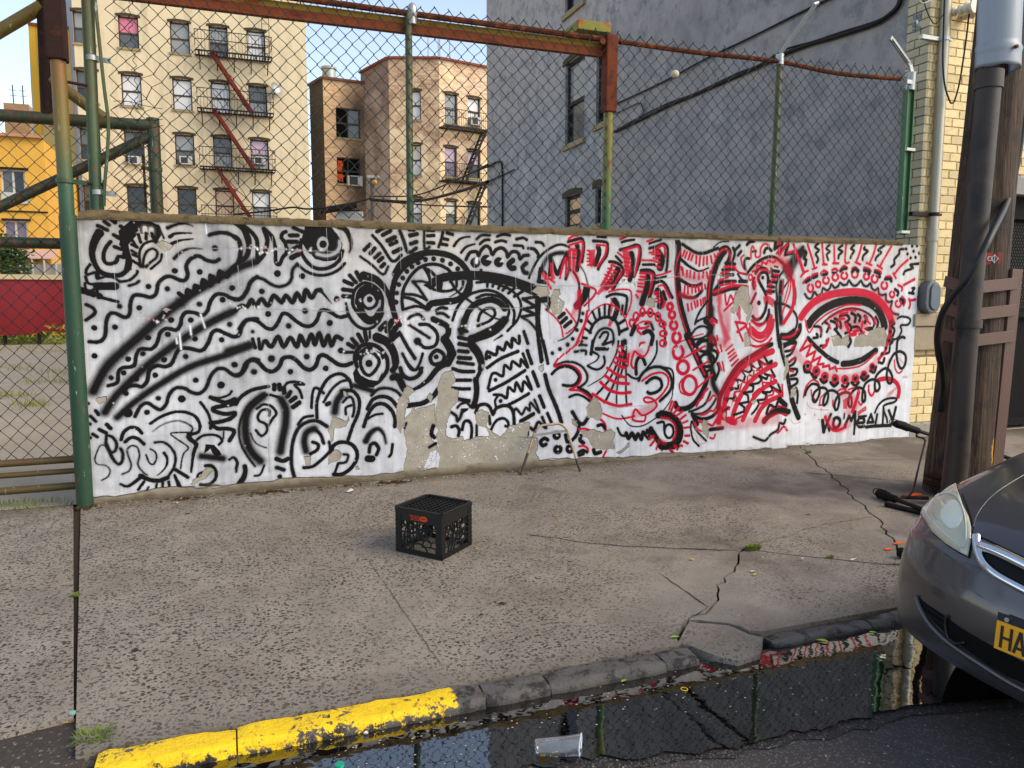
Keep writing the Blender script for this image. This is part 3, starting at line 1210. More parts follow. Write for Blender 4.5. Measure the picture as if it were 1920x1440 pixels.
k 36: 310,555 355,535
k 36: 420,520 480,510
k 24: 550,490 600,490
k 36: 655,470 700,440 730,440
k 38: 805,480 840,445 885,470
k 38: 960,460 1020,470 1025,500
k 38: 1100,480 1150,500 1160,545
k 36: 1230,575 1290,570 1310,600
k 36: 1360,705 1400,740 1390,780
k 36: 1430,830 1465,850 1460,880
k 32: 200,765 230,815 280,820 320,740 360,785 410,760 430,690 480,720 520,690 540,640 580,685 630,660 650,620 690,650 740,640 765,590 800,640 840,660 880,640 920,595 950,650 1000,665 1040,630 1060,690 1100,720 1140,690 1150,760 1200,780 1240,770 1240,840 1280,870 1320,860 1300,950 1330,1010 1400,1030
t 95: 150,1060 220,960 340,850 500,780 700,745 880,740 1020,770 1130,830 1220,930 1280,1030 1310,1110
k 92: 250,1160 290,1090 400,985 560,895 740,850 900,850 1040,890 1140,970 1200,1090 1222,1180
f: 215,1100 330,1040 260,1220
r 18: 200,1095 250,1260 330,1150 470,1030 620,950 760,905 920,910
k 26: 420,1150 520,1060 640,990 780,950 920,970 1040,1040 1090,1130 1070,1200 1020,1230
f: 950,1200 1060,1180 1080,1220 1020,1250 970,1230
r 18: 440,1140 540,1060 700,980 850,980
p 190: 640,1100 800,1050 950,1100
p 120: 700,1200 850,1180 960,1200
k 34: 650,1050 730,1030 770,1080 740,1120
k 34: 720,1130 780,1170 790,1230 720,1270
k 34: 580,1080 650,1120 660,1200
k 34: 530,1110 600,1140 610,1200 580,1220
k 34: 460,1130 510,1170 480,1250
k 36: 800,1010 850,1050 840,1120
k 36: 880,1030 910,1060 900,1110
k 40: 970,1050 990,1080 970,1130
k 34: 320,1180 390,1190 410,1240 400,1310
k 34: 310,1330 360,1320 350,1280
k 36: 590,1220 660,1320
k 34: 820,1190 880,1190 930,1250
k 36: 770,1320 790,1380 760,1440
r 36: 640,1090 700,1080
r 40: 730,1160 760,1230
r 24: 660,1020 750,1000
r 26: 940,1120 930,1200
r 26: 980,1060 1010,1120 1040,1150
r 44: 830,1250 880,1230
r 44: 780,1290 850,1280
r 30: 900,1280 960,1260
r 20: 500,1150 530,1210
r 20: 610,1130 640,1190
r 20: 390,1210 410,1270
k 30: 1110,1060 1140,1130 1120,1210
r 24: 1090,1070 1110,1150
c: 530,1310 600,1290 660,1330 760,1290 770,1330 740,1440 560,1440
c: 840,1330 930,1270 1000,1310 1030,1250 1100,1210 1220,1180 1250,1300 1240,1440 830,1440
r 55: 1310,1110 1300,1190 1290,1300 1250,1400
d 44: 1295,1250 1270,1370 1300,1130
k 30: 1320,1110 1350,1140 1330,1160
k 30: 1310,1180 1350,1220 1330,1300
k 30: 1300,1320 1330,1370 1290,1420
k 26: 1390,1080 1440,1055 1530,1070 1555,1110 1520,1160 1430,1170 1440,1240 1400,1320 1350,1350
@M 1480 630 6.858
p 95: 80,220 180,330 320,440 500,520 700,550 900,510 1040,420 1130,320
k 50: 240,30 330,130 430,220 520,290 620,340
k 68: 690,360 800,350 930,310 1040,240 1110,190
r 18: 620,420 750,420 900,390 1010,320 1110,220
rl 30: 220,50 140,190 280,110 220,260 330,200 290,330 400,270 360,370 440,360 430,400 510,380 520,430 590,400 610,450
k 34: 480,60 470,120 400,130
r 34: 500,40 470,120 430,150
O r 30: 235,385,42,55
O r 30: 345,455,38,52
O r 30: 455,525,36,48
O r 30: 590,555,34,48
O r 30: 715,565,36,46
O r 30: 850,550,36,43
O r 28: 960,500,30,40
O r 28: 1065,400,26,38
d 50: 235,385 345,455 455,525 590,555 715,565 850,550 960,500 1065,400
k 36: 185,390 200,460 260,465
k 36: 285,490 320,545 345,530
k 36: 400,560 440,605 480,580
k 36: 530,600 575,645 625,605
k 36: 680,640 720,665 760,615
k 36: 800,600 850,640 890,600
k 36: 920,530 960,570 1015,520
k 34: 1040,450 1090,470 1115,400
k 34: 1150,340 1200,350 1220,290
k 30: 1230,230 1280,210 1290,150
k 30: 1300,90 1330,40
r 40: 1150,300 1180,260 1230,200 1250,120 1290,40
d 40: 1240,160 1190,230 1280,60
r 20: 180,790 210,660 290,570 360,590 390,640
r 20: 280,700 290,780 340,830
r 20: 390,880 400,800 470,730
r 20: 380,890 420,890
r 20: 560,830 560,900 590,940
r 20: 620,710 680,680 730,700
r 20: 760,690 830,670 890,690
r 22: 890,850 920,890 950,830
r 26: 1020,640 1020,720 1060,770 1100,700
r 18: 1350,310 1360,420 1400,480 1450,450
p 18: 1400,280 1460,350
p 18: 1240,390 1280,300
r 50: 1140,570 1220,550 1310,560 1380,610 1410,690 1400,780
r 45: 890,720 860,830 810,970
g: 690,830 760,780 740,940 690,940
g: 870,970 980,900 990,960 870,1030
p 40: 1270,770 1330,720
p 36: 1280,740 1390,660
p 26: 1460,530 1510,530
k 32: 200,760 230,680 290,620 360,630 390,700 370,790 330,850 300,820 320,730 400,670 470,680 500,760 480,860 440,890 440,820 480,730 550,700 620,740 640,830 620,930 590,950 580,880 620,780 700,730 770,740 800,830 790,910 760,890 770,780 850,680 920,670 970,730 970,830 940,840 940,730 980,610 1070,560 1140,590 1160,660 1130,710 1100,680 1110,530 1200,430 1270,430 1320,520 1310,600 1270,600 1250,500 1280,360 1340,240 1420,200 1490,250 1490,350 1450,420 1410,390 1380,280 1380,150 1390,60 1440,15 1480,25
r 34: 460,1040 490,1130 560,1210 640,1210 720,1170
k 26: 1100,990 1140,900 1210,830 1300,800 1380,810 1350,850 1250,880 1210,910 1220,980 1250,1050 1260,1110
p 14: 230,860 260,920 400,950 500,950
p 14: 20,1080 60,1130 140,1110
d2 26: 200,1010 325,1015 375,1075 410,945
k 45: 425,1090 440,1230
k 36: 440,1230 530,1010
k 28: 500,1180 512,1220
k 38: 580,1060 560,1130 580,1180 630,1160 650,1090 610,1050 570,1070
k 26: 705,1000 700,1060
kl 38: 715,1150 765,1030 795,1090 845,975 840,1140
k 30: 840,1140 830,1260
k 36: 880,1120 960,1110 950,1060 900,1060 870,1120 900,1170 960,1160
k 26: 890,1040 985,1030
kl 32: 1005,1120 1050,1010 1080,1110 1010,1112
k 38: 990,1172 1100,1160 1300,1150
k 30: 1130,1010 1105,1150
k 30: 1212,940 1200,1140
k 34: 1280,960 1320,1070
k 34: 1370,920 1330,1080 1310,1140
w 14: 1190,1290 1195,1350
@J 1240 430 6.544
p 130: 700,850 780,1200 800,1400
p 90: 1180,560 1130,800 1180,1200
p 110: 1340,420 1500,420 1600,600
p 90: 240,560 420,610 560,600
p 80: 240,800 400,860
@K 1240 630 6.544
p 150: 720,950 800,620 1000,360 1250,190
p 130: 700,1060 900,1080 1150,1060 1400,1020
p 90: 620,30 760,100
@L 1480 440 6.858
p 130: 1100,790 1240,920 1330,1080
p 90: 160,1080 300,900 520,800
@M 1480 630 6.858
p 120: 700,740 850,860 760,960
p 90: 480,1060 620,1200 760,1140
@H 990 430 6.546
p 100: 540,260 540,480 600,620
p 90: 780,330 780,430
p 100: 1200,330 1220,520
p 90: 620,800 600,960 560,1060
p 80: 1000,700 920,740
@I 990 640 6.26
p 90: 1250,860 1400,800 1480,740
p 80: 1200,150 1320,130
"""

# ------------------------------------------------------------ the painted face of the wall (strokes in the wall's own plane)
WY, WX0, WX1, WZ = 6.40, -1.03, 7.07, 2.16
TW = 4096; PPM = TW / (WX1 - WX0); TH = int(WZ * PPM)
rng = np.random.default_rng(11)

def fnoise(h, w, cy, cx, octs=4, seed=0):
    r = np.random.default_rng(seed); out = np.zeros((h, w), np.float32); amp = 1; tot = 0
    for o in range(octs):
        gy_, gx_ = max(2, int(h / cy) + 2), max(2, int(w / cx) + 2)
        g = r.random((gy_, gx_)).astype(np.float32)
        yy = np.linspace(0, gy_ - 1.001, h); xx = np.linspace(0, gx_ - 1.001, w)
        iy = yy.astype(int); ix = xx.astype(int); fy = (yy - iy).astype(np.float32)[:, None]; fx = (xx - ix).astype(np.float32)[None]
        fy = fy * fy * (3 - 2 * fy); fx = fx * fx * (3 - 2 * fx)
        a = g[iy]; b = g[iy + 1]
        ra = a[:, ix] * (1 - fx) + a[:, ix + 1] * fx; rb = b[:, ix] * (1 - fx) + b[:, ix + 1] * fx
        out += amp * (ra * (1 - fy) + rb * fy); tot += amp; amp *= .55; cy = max(1.5, cy / 2); cx = max(1.5, cx / 2)
    return out / tot

def paint_mural():
    H, W = TH, TW                                   # row 0 is the foot of the wall
    zz = (np.arange(H) / PPM).astype(np.float32)[:, None]
    xx = (WX0 + np.arange(W) / PPM).astype(np.float32)[None]
    n1 = fnoise(H, W, 260, 260, 5, 1); n2 = fnoise(H, W, 40, 40, 4, 2); streak = fnoise(H, W, 700, 14, 3, 3)
    grain = rng.random((H, W)).astype(np.float32)
    base = np.empty((H, W, 3), np.float32)
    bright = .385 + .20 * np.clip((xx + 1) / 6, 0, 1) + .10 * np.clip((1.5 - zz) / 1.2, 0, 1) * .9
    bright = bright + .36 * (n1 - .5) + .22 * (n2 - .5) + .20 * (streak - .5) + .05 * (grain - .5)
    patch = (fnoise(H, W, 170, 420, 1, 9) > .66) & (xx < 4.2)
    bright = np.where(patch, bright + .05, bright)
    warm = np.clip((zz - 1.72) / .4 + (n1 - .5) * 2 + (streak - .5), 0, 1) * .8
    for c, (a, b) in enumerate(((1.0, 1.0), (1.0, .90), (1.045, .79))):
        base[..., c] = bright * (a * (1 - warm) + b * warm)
    conc = np.empty_like(base)
    cv = 1 + .5 * (n2 - .5) + .3 * (n1 - .5) + .1 * (grain - .5)
    for c, v in enumerate((.355, .315, .25)): conc[..., c] = v * cv
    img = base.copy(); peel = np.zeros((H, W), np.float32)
    edge = fnoise(H, W, 7, 7, 3, 4) - .5
    wx = fnoise(H, W, 34, 34, 4, 5) - .5; wy = fnoise(H, W, 34, 34, 4, 6) - .5
    K = np.array((.006, .0045, .004), np.float32); RD = np.array((.52, .004, .030), np.float32)

    def to_px(x, y):
        p = gy(x, y, WY); return (p[0] - WX0) * PPM, p[2] * PPM
    def spline(P, W_, linear):
        if len(P) < 3 or linear:
            out = [(np.array(P[i]), W_[i]) for i in range(len(P))]; return out
        closed = np.hypot(*(np.array(P[0]) - np.array(P[-1]))) < 1e-6
        out = []; P = [np.array(p) for p in P]; m = len(P)
        for i in range(m - 1):
            p1, p2 = P[i], P[i + 1]
            p0 = P[i - 1] if i else (P[-2] if closed else p1); p3 = P[i + 2] if i + 2 < m else (P[1] if closed else p2)
            k = int(np.clip(np.hypot(*(p2 - p1)) / 9, 3, 9))
            for j in range(k):
                t = j / k
                q = .5 * ((2 * p1) + (p2 - p0) * t + (2 * p0 - 5 * p1 + 4 * p2 - p3) * t * t + (3 * p1 - p0 - 3 * p2 + p3) * t ** 3)
                out.append((q, W_[i] * (1 - t) + W_[i + 1] * t))
        out.append((P[-1], W_[-1])); return out
    def lerp(sl, col, a):
        img[sl] += (col - img[sl]) * a[..., None]
    def stroke(Q, col, soft=0., alpha=1.):
        if len(Q) == 1: Q = [Q[0], (Q[0][0] + .01, Q[0][1])]
        pts = np.array([q for q, _ in Q]); rad = np.array([w for _, w in Q]) / 2
        pad = rad.max() * (1.7 if soft else 1) + 10
        x0, y0 = np.floor(pts.min(0) - pad).astype(int); x1, y1 = np.ceil(pts.max(0) + pad).astype(int)
        x0, y0 = max(x0, 0), max(y0, 0); x1, y1 = min(x1, W), min(y1, H)
        if x1 <= x0 or y1 <= y0: return
        sd = np.full((y1 - y0, x1 - x0), 1e3, np.float32)
        for i in range(len(pts) - 1):
            a, b, ra, rb = pts[i], pts[i + 1], rad[i], rad[i + 1]
            m = max(ra, rb) * (1.7 if soft else 1) + 8
            u0, v0 = np.floor(np.minimum(a, b) - m).astype(int); u1, v1 = np.ceil(np.maximum(a, b) + m).astype(int)
            u0, v0, u1, v1 = max(u0, x0), max(v0, y0), min(u1, x1), min(v1, y1)
            if u1 <= u0 or v1 <= v0: continue
            X = np.arange(u0, u1, dtype=np.float32)[None] - a[0]; Y = np.arange(v0, v1, dtype=np.float32)[:, None] - a[1]
            d = b - a; L = float(d @ d) + 1e-9
            t = np.clip((X * d[0] + Y * d[1]) / L, 0, 1)
            dist = np.sqrt((X - t * d[0]) ** 2 + (Y - t * d[1]) ** 2) - (ra + (rb - ra) * t)
            w = sd[v0 - y0:v1 - y0, u0 - x0:u1 - x0]; np.minimum(w, dist, out=w)
        sl = (slice(y0, y1), slice(x0, x1)); r = max(rad.mean(), 1)
        if soft:
            g = grain[sl] - .5
            a = np.clip(.5 - (sd + r * .12) / (soft * r) + g * .5 * np.clip(1 - np.abs(sd) / r, 0, 1), 0, 1); a = a * a * (3 - 2 * a)
        else:
            sw = 2.2 + 5.5 * rng.random() ** 3
            a = np.clip(.5 - (sd + edge[sl] * 3.0) / sw, 0, 1)
            halo = np.clip(1 - sd / (5 + .8 * r), 0, 1) ** 2 * (.20 + .22 * (grain[sl] > .78))     # fine overspray round every line
            a = np.maximum(a, halo)
        lerp(sl, col * (1 + .25 * (n2[sl][..., None] - .5)), a * alpha)
    def poly(P, col, warp=2., soft=1.5, alpha=1., is_peel=False):
        P = np.array(P); pad = warp * 2 + 8
        x0, y0 = np.floor(P.min(0) - pad).astype(int); x1, y1 = np.ceil(P.max(0) + pad).astype(int)
        x0, y0 = max(x0, 0), max(y0, 0); x1, y1 = min(x1, W), min(y1, H)
        if x1 <= x0 or y1 <= y0: return
        sl = (slice(y0, y1), slice(x0, x1))
        X = np.arange(x0, x1, dtype=np.float32)[None] + warp * 4 * wx[sl]; Y = np.arange(y0, y1, dtype=np.float32)[:, None] + warp * 4 * wy[sl]
        ins = np.zeros(X.shape, bool); sd = np.full(X.shape, 1e3, np.float32)
        for i in range(len(P)):
            a, b = P[i], P[(i + 1) % len(P)]
            c = ((a[1] > Y) != (b[1] > Y)) & (X < (b[0] - a[0]) * (Y - a[1]) / (b[1] - a[1] + 1e-9) + a[0]); ins ^= c
            d = b - a; L = float(d @ d) + 1e-9; t = np.clip(((X - a[0]) * d[0] + (Y - a[1]) * d[1]) / L, 0, 1)
            sd = np.minimum(sd, np.hypot(X - a[0] - t * d[0], Y - a[1] - t * d[1]))
        sd = np.where(ins, -sd, sd); a = np.clip(.5 - sd / soft, 0, 1)
        if is_peel:
            fleck = (edge[sl] + .35 * (n2[sl] - .5) + .25 * (n1[sl] - .5) > .25) & (sd < -4)       # bits of white paint left on
            c3 = np.where(fleck[..., None], base[sl] * 1.15, conc[sl])
            rim = np.clip(1 - np.abs(sd + 1) / 1.6, 0, 1)[..., None] * .35  # thin shadow line painted along the peeled edge
            img[sl] += (c3 * (1 - rim) - img[sl]) * a[..., None]
            peel[sl] = np.maximum(peel[sl], a * ~fleck)
        elif col is None:
            img[sl] += (base[sl] - img[sl]) * a[..., None]
        else: lerp(sl, col, a * alpha)

    later = []
    def run(op, wspec, pts, ox, oy, sc):
        PX = [(ox + x / sc, oy + y / sc) for x, y in pts]
        P = [to_px(*p) for p in PX]
        def wid(w, p):
            e = to_px(p[0] + 1, p[1]); f = to_px(p[0], p[1] + 1); o = to_px(*p)
            return 1.10 * w / sc * sqrt(abs(e[0] - o[0]) * abs(f[1] - o[1]))
        w0, w1 = wspec
        WW = [wid(w0 + (w1 - w0) * i / max(1, len(PX) - 1), p) for i, p in enumerate(PX)]
        base_op = op[0]; linear = op.endswith('l')
        if op in ('k', 'kl', 'r', 'rl'):
            stroke(spline(P, WW, linear), K if base_op == 'k' else RD)
        elif op == 's': stroke(spline(P, WW, False), K, soft=1.1, alpha=1.)
        elif op == 't': stroke(spline(P, WW, False), RD, soft=.22, alpha=.98)
        elif op == 'p': stroke(spline(P, WW, False), RD, soft=.9, alpha=.45)
        elif op == 'd':
            for p, w in zip(P, WW): stroke([(np.array(p) + rng.normal(0, .7, 2), w)], K)
        elif op == 'd2':
            for p, w in zip(P, WW): stroke([(np.array(p), w)], RD, soft=.6, alpha=.6)
        elif op == 'b': stroke(spline(P, WW, False), base[int(np.clip(P[0][1], 0, H - 1)), int(np.clip(P[0][0], 0, W - 1))])
        elif op == 'w': stroke(spline(P, WW, False), np.array((.7, .72, .74), np.float32))
        elif op == 'f': poly(P, K)
        elif op == 'g': poly(P, RD, 2.5, 5, .9)
        elif op == 'tg': poly(P, RD, 2.5, 16, .8)
        elif op == 'bp': poly(P, None, 1.5)
        elif op == 'c': poly(P, None, 5.5, 1.6, 1, True)

    ox = oy = 0; sc = 1
    for ln in MURAL.strip().split('\n'):
        if not ln.strip(): continue
        if ln[0] == '@':
            _, a, b, c = ln.split(); ox, oy, sc = float(a), float(b), float(c); continue
        post = ln[0] == '+'; ln = ln.lstrip('+')
        hd, body = ln.split(':'); hd = hd.split()
        pts = [tuple(map(float, q.split(','))) for q in body.split() if q.count(',') == 1]
        if hd[0] in ('O', 'C', 'be'):
            cx, cy, rx, ry = map(float, body.split(',')) ; m = 18
            a0, a1 = (-.9, 4.3) if hd[0] == 'C' else (0, 2 * pi)
            pts = [(cx + rx * cos(a0 + (a1 - a0) * i / m), cy + ry * sin(a0 + (a1 - a0) * i / m)) for i in range(m + 1)]
            hd = ['bp'] if hd[0] == 'be' else hd[1:]
        ws = hd[1] if len(hd) > 1 else '10'
        ws = tuple(map(float, ws.split('>'))) if '>' in ws else (float(ws),) * 2
        job = (hd[0], ws, pts, ox, oy, sc)
        if post or hd[0] == 'c': later.append(job)
        else: run(*job)
    for j in later: run(*j)
    # wear: hairline cracks of the render coats, chips, drips, the unpainted foot
    def crack(P, w=2.2, col=(.28, .26, .23)):
        Q = []
        for (xa, ya), (xb, yb) in zip(P[:-1], P[1:]):
            for i in range(14):
                t = i / 14; q = to_px(xa + (xb - xa) * t, ya + (yb - ya) * t)
                Q.append((np.array(q) + rng.normal(0, 1.2, 2), w))
        stroke(Q, np.array(col, np.float32))
    crack([(395, 466), (480, 466), (570, 470), (640, 473)], 2.2); crack([(470, 580), (560, 581), (660, 586), (800, 584), (900, 578), (985, 578)], 2.2)
    crack([(1026, 438), (1026, 520), (1028, 590), (1032, 640)], 2); crack([(720, 520), (728, 640)], 1.3)
    crack([(502, 700), (505, 900)], 2); crack([(1000, 536), (1130, 537), (1300, 515), (1380, 516)], 1.6); crack([(820, 830), (940, 822), (1010, 818)], 2.2)
    crack([(1395, 460), (1410, 640), (1400, 700)], 1.6); crack([(1140, 765), (1215, 760)], 1.4)
    for xa, ya, n in ((490, 468, 16), (560, 470, 14), (640, 565, 10), (462, 577, 8), (770, 600, 30), (880, 612, 14), (690, 660, 12), (305, 600, 10), (1280, 655, 8), (1180, 650, 26)):
        for _ in range(n):
            p = to_px(xa + rng.normal(0, 24), ya + rng.normal(0, 4)); a = rng.random() * 6; L = rng.random() * 9
            stroke([(np.array(p), 2 + 5 * rng.random()), (np.array(p) + (L * cos(a), L * sin(a)), 2)],
                   np.array((.72, .71, .69) if rng.random() < .75 else (.75, .25, .3), np.float32))
    for _ in range(420):
        p = (rng.random() * W, rng.random() ** 1.6 * H); r = 1 + 3 * rng.random() ** 3
        stroke([(np.array(p), r)], np.array((.7, .7, .69) if rng.random() < .6 else (.2, .18, .15), np.float32))
    for _ in range(70):
        x = rng.random() * W; y = H - rng.random() * 200 - 20; L = 30 + 150 * rng.random()
        stroke([(np.array((x, y)), 3), (np.array((x + 3, y - L)), 1.5)], np.array((.68, .69, .69), np.float32), soft=1.2, alpha=.35)
    foot = .012 + .055 * n1 + .05 * (fnoise(H, W, 20, 90, 3, 12) - .5) - .03 * np.clip((xx - 3) / 3, 0, 1)
    foot = foot + .03 * np.clip((xx + .9) * 2, 0, 1) * np.clip((3.4 - xx) * 2, 0, 1)
    a = np.clip((foot - zz) * 120, 0, 1)
    img += (conc * np.array((.9, .84, .78)) - img) * a[..., None]; peel = np.maximum(peel, a)
    moss = np.clip((foot * .8 - zz + .02) * 14 + (n2 - .5) * 1.4, 0, 1)
    img += (np.array((.075, .055, .028), np.float32) * (1 + (n2[..., None] - .5)) - img) * (moss * .85)[..., None]
    return np.clip(img, .003, .9), peel

def make_image(name, rgb, data=False):
    h, w = rgb.shape[:2]
    im = bpy.data.images.new(name, w, h, alpha=False, float_buffer=False, is_data=data)
    px = np.ones((h, w, 4), np.float32)
    if rgb.ndim == 2: px[..., :3] = rgb[..., None]
    else: px[..., :3] = rgb if data else np.where(rgb <= .0031308, rgb * 12.92, 1.055 * np.power(np.maximum(rgb, 1e-6), 1 / 2.4) - .055)
    im.pixels.foreach_set(px.ravel()); im.update(); im.pack()
    return im

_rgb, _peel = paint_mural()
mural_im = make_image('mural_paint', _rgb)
peel_im = make_image('mural_peel', _peel, True)

def mural_material():
    t = NT('painted_render')
    uv = t.n('UVMap').outputs[0]
    a = t.n('TexImage', image=mural_im, extension='EXTEND'); t.l(uv, a.inputs[0])
    p = t.n('TexImage', image=peel_im, extension='EXTEND'); t.l(uv, p.inputs[0])
    t.col(a.outputs[0])
    t.set(spec=.15, rough=t.math('ADD', t.math('MULTIPLY', p.outputs[0], .25), .6))
    t.bump(t.noise(9, 5, .6), .25, .02); t.bump(t.noise(130, 3, .6), .12, .004)
    t.bump(t.math('SUBTRACT', 1.0, p.outputs[0]), 1.0, .012)
    return t.m

KB = float(np.mean([gz(x, y)[1] for x, y in ((300, 1388), (600, 1332), (850, 1285), (1100, 1240), (1500, 1172))]))   # back edge of the kerb

# ------------------------------------------------------------ materials of the setting
def sidewalk_material():
    t = NT('exposed_aggregate_concrete')
    sx, sy, sz = t.sep()
    big = t.noise(.55, 4, .6)
    mid = t.noise(3.5, 5, .6)
    c = t.mix(mid, lin('#645c53'), lin('#a69b8d'))
    c = t.mix(t.ramp(big, .35, .7), c, t.mix(.5, c, lin('#8d7f70')))
    c = t.mix(t.math('MULTIPLY', t.noise(160, 2, .5), .35), c, lin('#6c665e'))
    # stone chips worn flush with the face
    wv = t.n('VectorMath', operation='ADD')
    nz = t.n('TexNoise'); nz.inputs['Scale'].default_value = 30; t.l(t.pos, nz.inputs['Vector'])
    ns = t.n('VectorMath', operation='SCALE'); ns.inputs['Scale'].default_value = .03
    t.l(nz.outputs['Color'], ns.inputs[0]); t.l(t.vscale((1, 1.15, 1)), wv.inputs[0]); t.l(ns.outputs[0], wv.inputs[1])
    def chips(scale, lo, keep):
        vo = t.n('TexVoronoi'); vo.inputs['Scale'].default_value = scale; vo.inputs['Randomness'].default_value = 1
        t.l(wv.outputs[0], vo.inputs['Vector'])
        d = t.ramp(vo.outputs['Distance'], lo, lo + .09, (1, 1, 1), (0, 0, 0))
        sc = t.n('SeparateColor'); t.l(vo.outputs['Color'], sc.inputs[0])
        return t.math('MULTIPLY', d, t.ramp(sc.outputs[0], keep, keep + .02)), sc.outputs[1]
    wear = t.ramp(t.math('ADD', t.noise(1.0, 5, .7), t.math('MULTIPLY', sx, -.045)), .22, .50)   # chips show less in the smoother bays to the right
    m1, h1 = chips(44, .34, .30)
    m2, h2 = chips(85, .34, .34)
    c = t.mix(t.math('MULTIPLY', t.ramp(t.noise(240, 2, .6), .62, .7), .5), c, lin('#cfc8bc'))
    chipc = t.mix(h1, lin('#1d1713'), lin('#463a32'))
    f1 = t.math('MULTIPLY', m1, t.math('MULTIPLY', wear, .92)); f2 = t.math('MULTIPLY', m2, t.math('MULTIPLY', wear, .72))
    c = t.mix(f2, c, lin('#2f2721')); c = t.mix(f1, c, chipc)
    # dark gum and oil marks, dirt along the kerb and foot of the wall
    vo = t.n('TexVoronoi'); vo.inputs['Scale'].default_value = 2.1; t.l(t.pos, vo.inputs['Vector'])
    c = t.mix(t.ramp(vo.outputs['Distance'], .03, .05, (1, 1, 1), (0, 0, 0)), c, lin('#2b2521'))
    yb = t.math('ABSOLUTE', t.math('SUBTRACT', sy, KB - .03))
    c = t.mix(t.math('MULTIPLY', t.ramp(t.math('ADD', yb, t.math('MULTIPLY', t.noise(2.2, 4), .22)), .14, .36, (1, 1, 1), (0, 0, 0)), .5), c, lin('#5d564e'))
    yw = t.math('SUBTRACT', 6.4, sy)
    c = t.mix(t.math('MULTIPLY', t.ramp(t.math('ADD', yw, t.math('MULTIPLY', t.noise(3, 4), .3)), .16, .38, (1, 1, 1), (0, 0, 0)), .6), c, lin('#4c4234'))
    st = t.ramp(t.math('ADD', t.noise(1.1, 5, .65), t.math('MULTIPLY', sx, .022)), .60, .74)
    c = t.mix(t.math('MULTIPLY', st, .6), c, lin('#463c33'))
    s2 = t.ramp(t.noise(.9, 7, .72, None, .6), .50, .72)
    c = t.mix(t.math('MULTIPLY', s2, .5), c, lin('#5a4f45'))
    s3 = t.ramp(t.noise(5.5, 6, .75), .60, .72)
    c = t.mix(t.math('MULTIPLY', s3, .45), c, lin('#4d443c'))
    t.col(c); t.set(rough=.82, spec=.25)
    t.bump(t.math('SUBTRACT', 1, t.math('ADD', f1, f2)), .35, .004); t.bump(t.noise(45, 6, .7), .35, .006)
    return t.m

def asphalt_material(name, base, wet=0.):
    t = NT(name)
    c = t.mix(t.noise(1.3, 5, .6), mul(base, .7), mul(base, 1.35))
    vo = t.n('TexVoronoi'); vo.inputs['Scale'].default_value = 150; t.l(t.pos, vo.inputs['Vector'])
    sc = t.n('SeparateColor'); t.l(vo.outputs['Color'], sc.inputs[0])
    c = t.mix(t.math('MULTIPLY', t.ramp(sc.outputs[0], .80, .9), .55), c, lin('#6e6a66'))
    vo2 = t.n('TexVoronoi'); vo2.inputs['Scale'].default_value = 60; t.l(t.pos, vo2.inputs['Vector'])
    sc2 = t.n('SeparateColor'); t.l(vo2.outputs['Color'], sc2.inputs[0])
    m = t.math('MULTIPLY', t.ramp(sc2.outputs[0], .955, .965), t.ramp(vo2.outputs['Distance'], .18, .3, (1, 1, 1), (0, 0, 0)))
    c = t.mix(m, c, lin('#a39c92'))
    t.col(c); t.set(rough=.85 - .3 * wet)
    t.bump(vo.outputs['Distance'], .5, .006); t.bump(t.noise(14, 5), .3, .01)
    return t.m

MAT_WALK = sidewalk_material()
MAT_ROAD = asphalt_material('wet_asphalt', lin('#3a3533'), .5)
MAT_LOT = asphalt_material('worn_lot_asphalt', lin('#a8967f'))
MAT_SOIL = basic('dark_joint_soil', '#2c231b', .95, .5, 20)
MAT_CRACK = basic('crack_dirt', '#1c1713', .95, .3, 30)
MAT_SCORE = basic('score_line_dirt', '#5a5047', .95, .3, 30)
MAT_APRON = basic('patched_apron', '#453e39', .75, .5, 4, .9, 40, spot=('#8a8278', 55, .60, .68))

# ------------------------------------------------------------ ground, road, lot
ROADZ = -.143
r = MB(); r.quad((-60, -40, ROADZ), (80, -40, ROADZ), (80, KB - .06, ROADZ), (-60, KB - .06, ROADZ))
tag(r.build('road', MAT_ROAD), kind='structure')
r = MB(); r.quad((-400, KB - .07, -.2), (400, KB - .07, -.2), (400, 900, -.2), (-400, 900, -.2))
tag(r.build('ground', MAT_SOIL), kind='structure')
r = MB(); r.quad((-60, 6.5, -.02), (40, 6.5, -.02), (40, 140, -.02), (-60, 140, -.02))
tag(r.build('lot_surface', MAT_LOT), kind='structure')

# the sidewalk: slabs parted by the joint and by the cracks that run right through
def jag(P, amp=.012, step=.07, seed=1):
    rr = random.Random(seed); out = []
    for a, b in zip(P[:-1], P[1:]):
        a, b = Vector(a[:2]), Vector(b[:2]); n = max(1, int((b - a).length / step)); d = (b - a).normalized(); q = Vector((-d.y, d.x))
        for i in range(n):
            out.append(a + (b - a) * i / n + (q * rr.uniform(-amp, amp) if i else Vector((0, 0))))
    out.append(Vector(P[-1][:2])); return out
def G(*px): return [tuple(gz(*p)[:2]) for p in px]
WF = 6.40
J0, J1 = gz(137, 958), gz(148, 1352)
jx0, jx1 = J0[0], J1[0]
joint = [(jx0 + .0, WF), (jx1, KB)]
c1 = jag(G((1502, 838), (1530, 868), (1560, 892), (1598, 930), (1640, 968)), .02, .08, 1); c1[0].y = WF
c1b = jag(G((1640, 968), (1662, 995), (1700, 1056)), .02, .08, 2)
c4 = jag(G((1640, 968), (1590, 976), (1540, 984), (1490, 1001), (1440, 1014), (1398, 1028)), .02, .08, 3)
c2 = jag(G((1398, 1028), (1470, 1038), (1550, 1046), (1690, 1060)), .008, .1, 4)
c2e = [c2[-1], Vector((14, c2[-1].y - .1))]
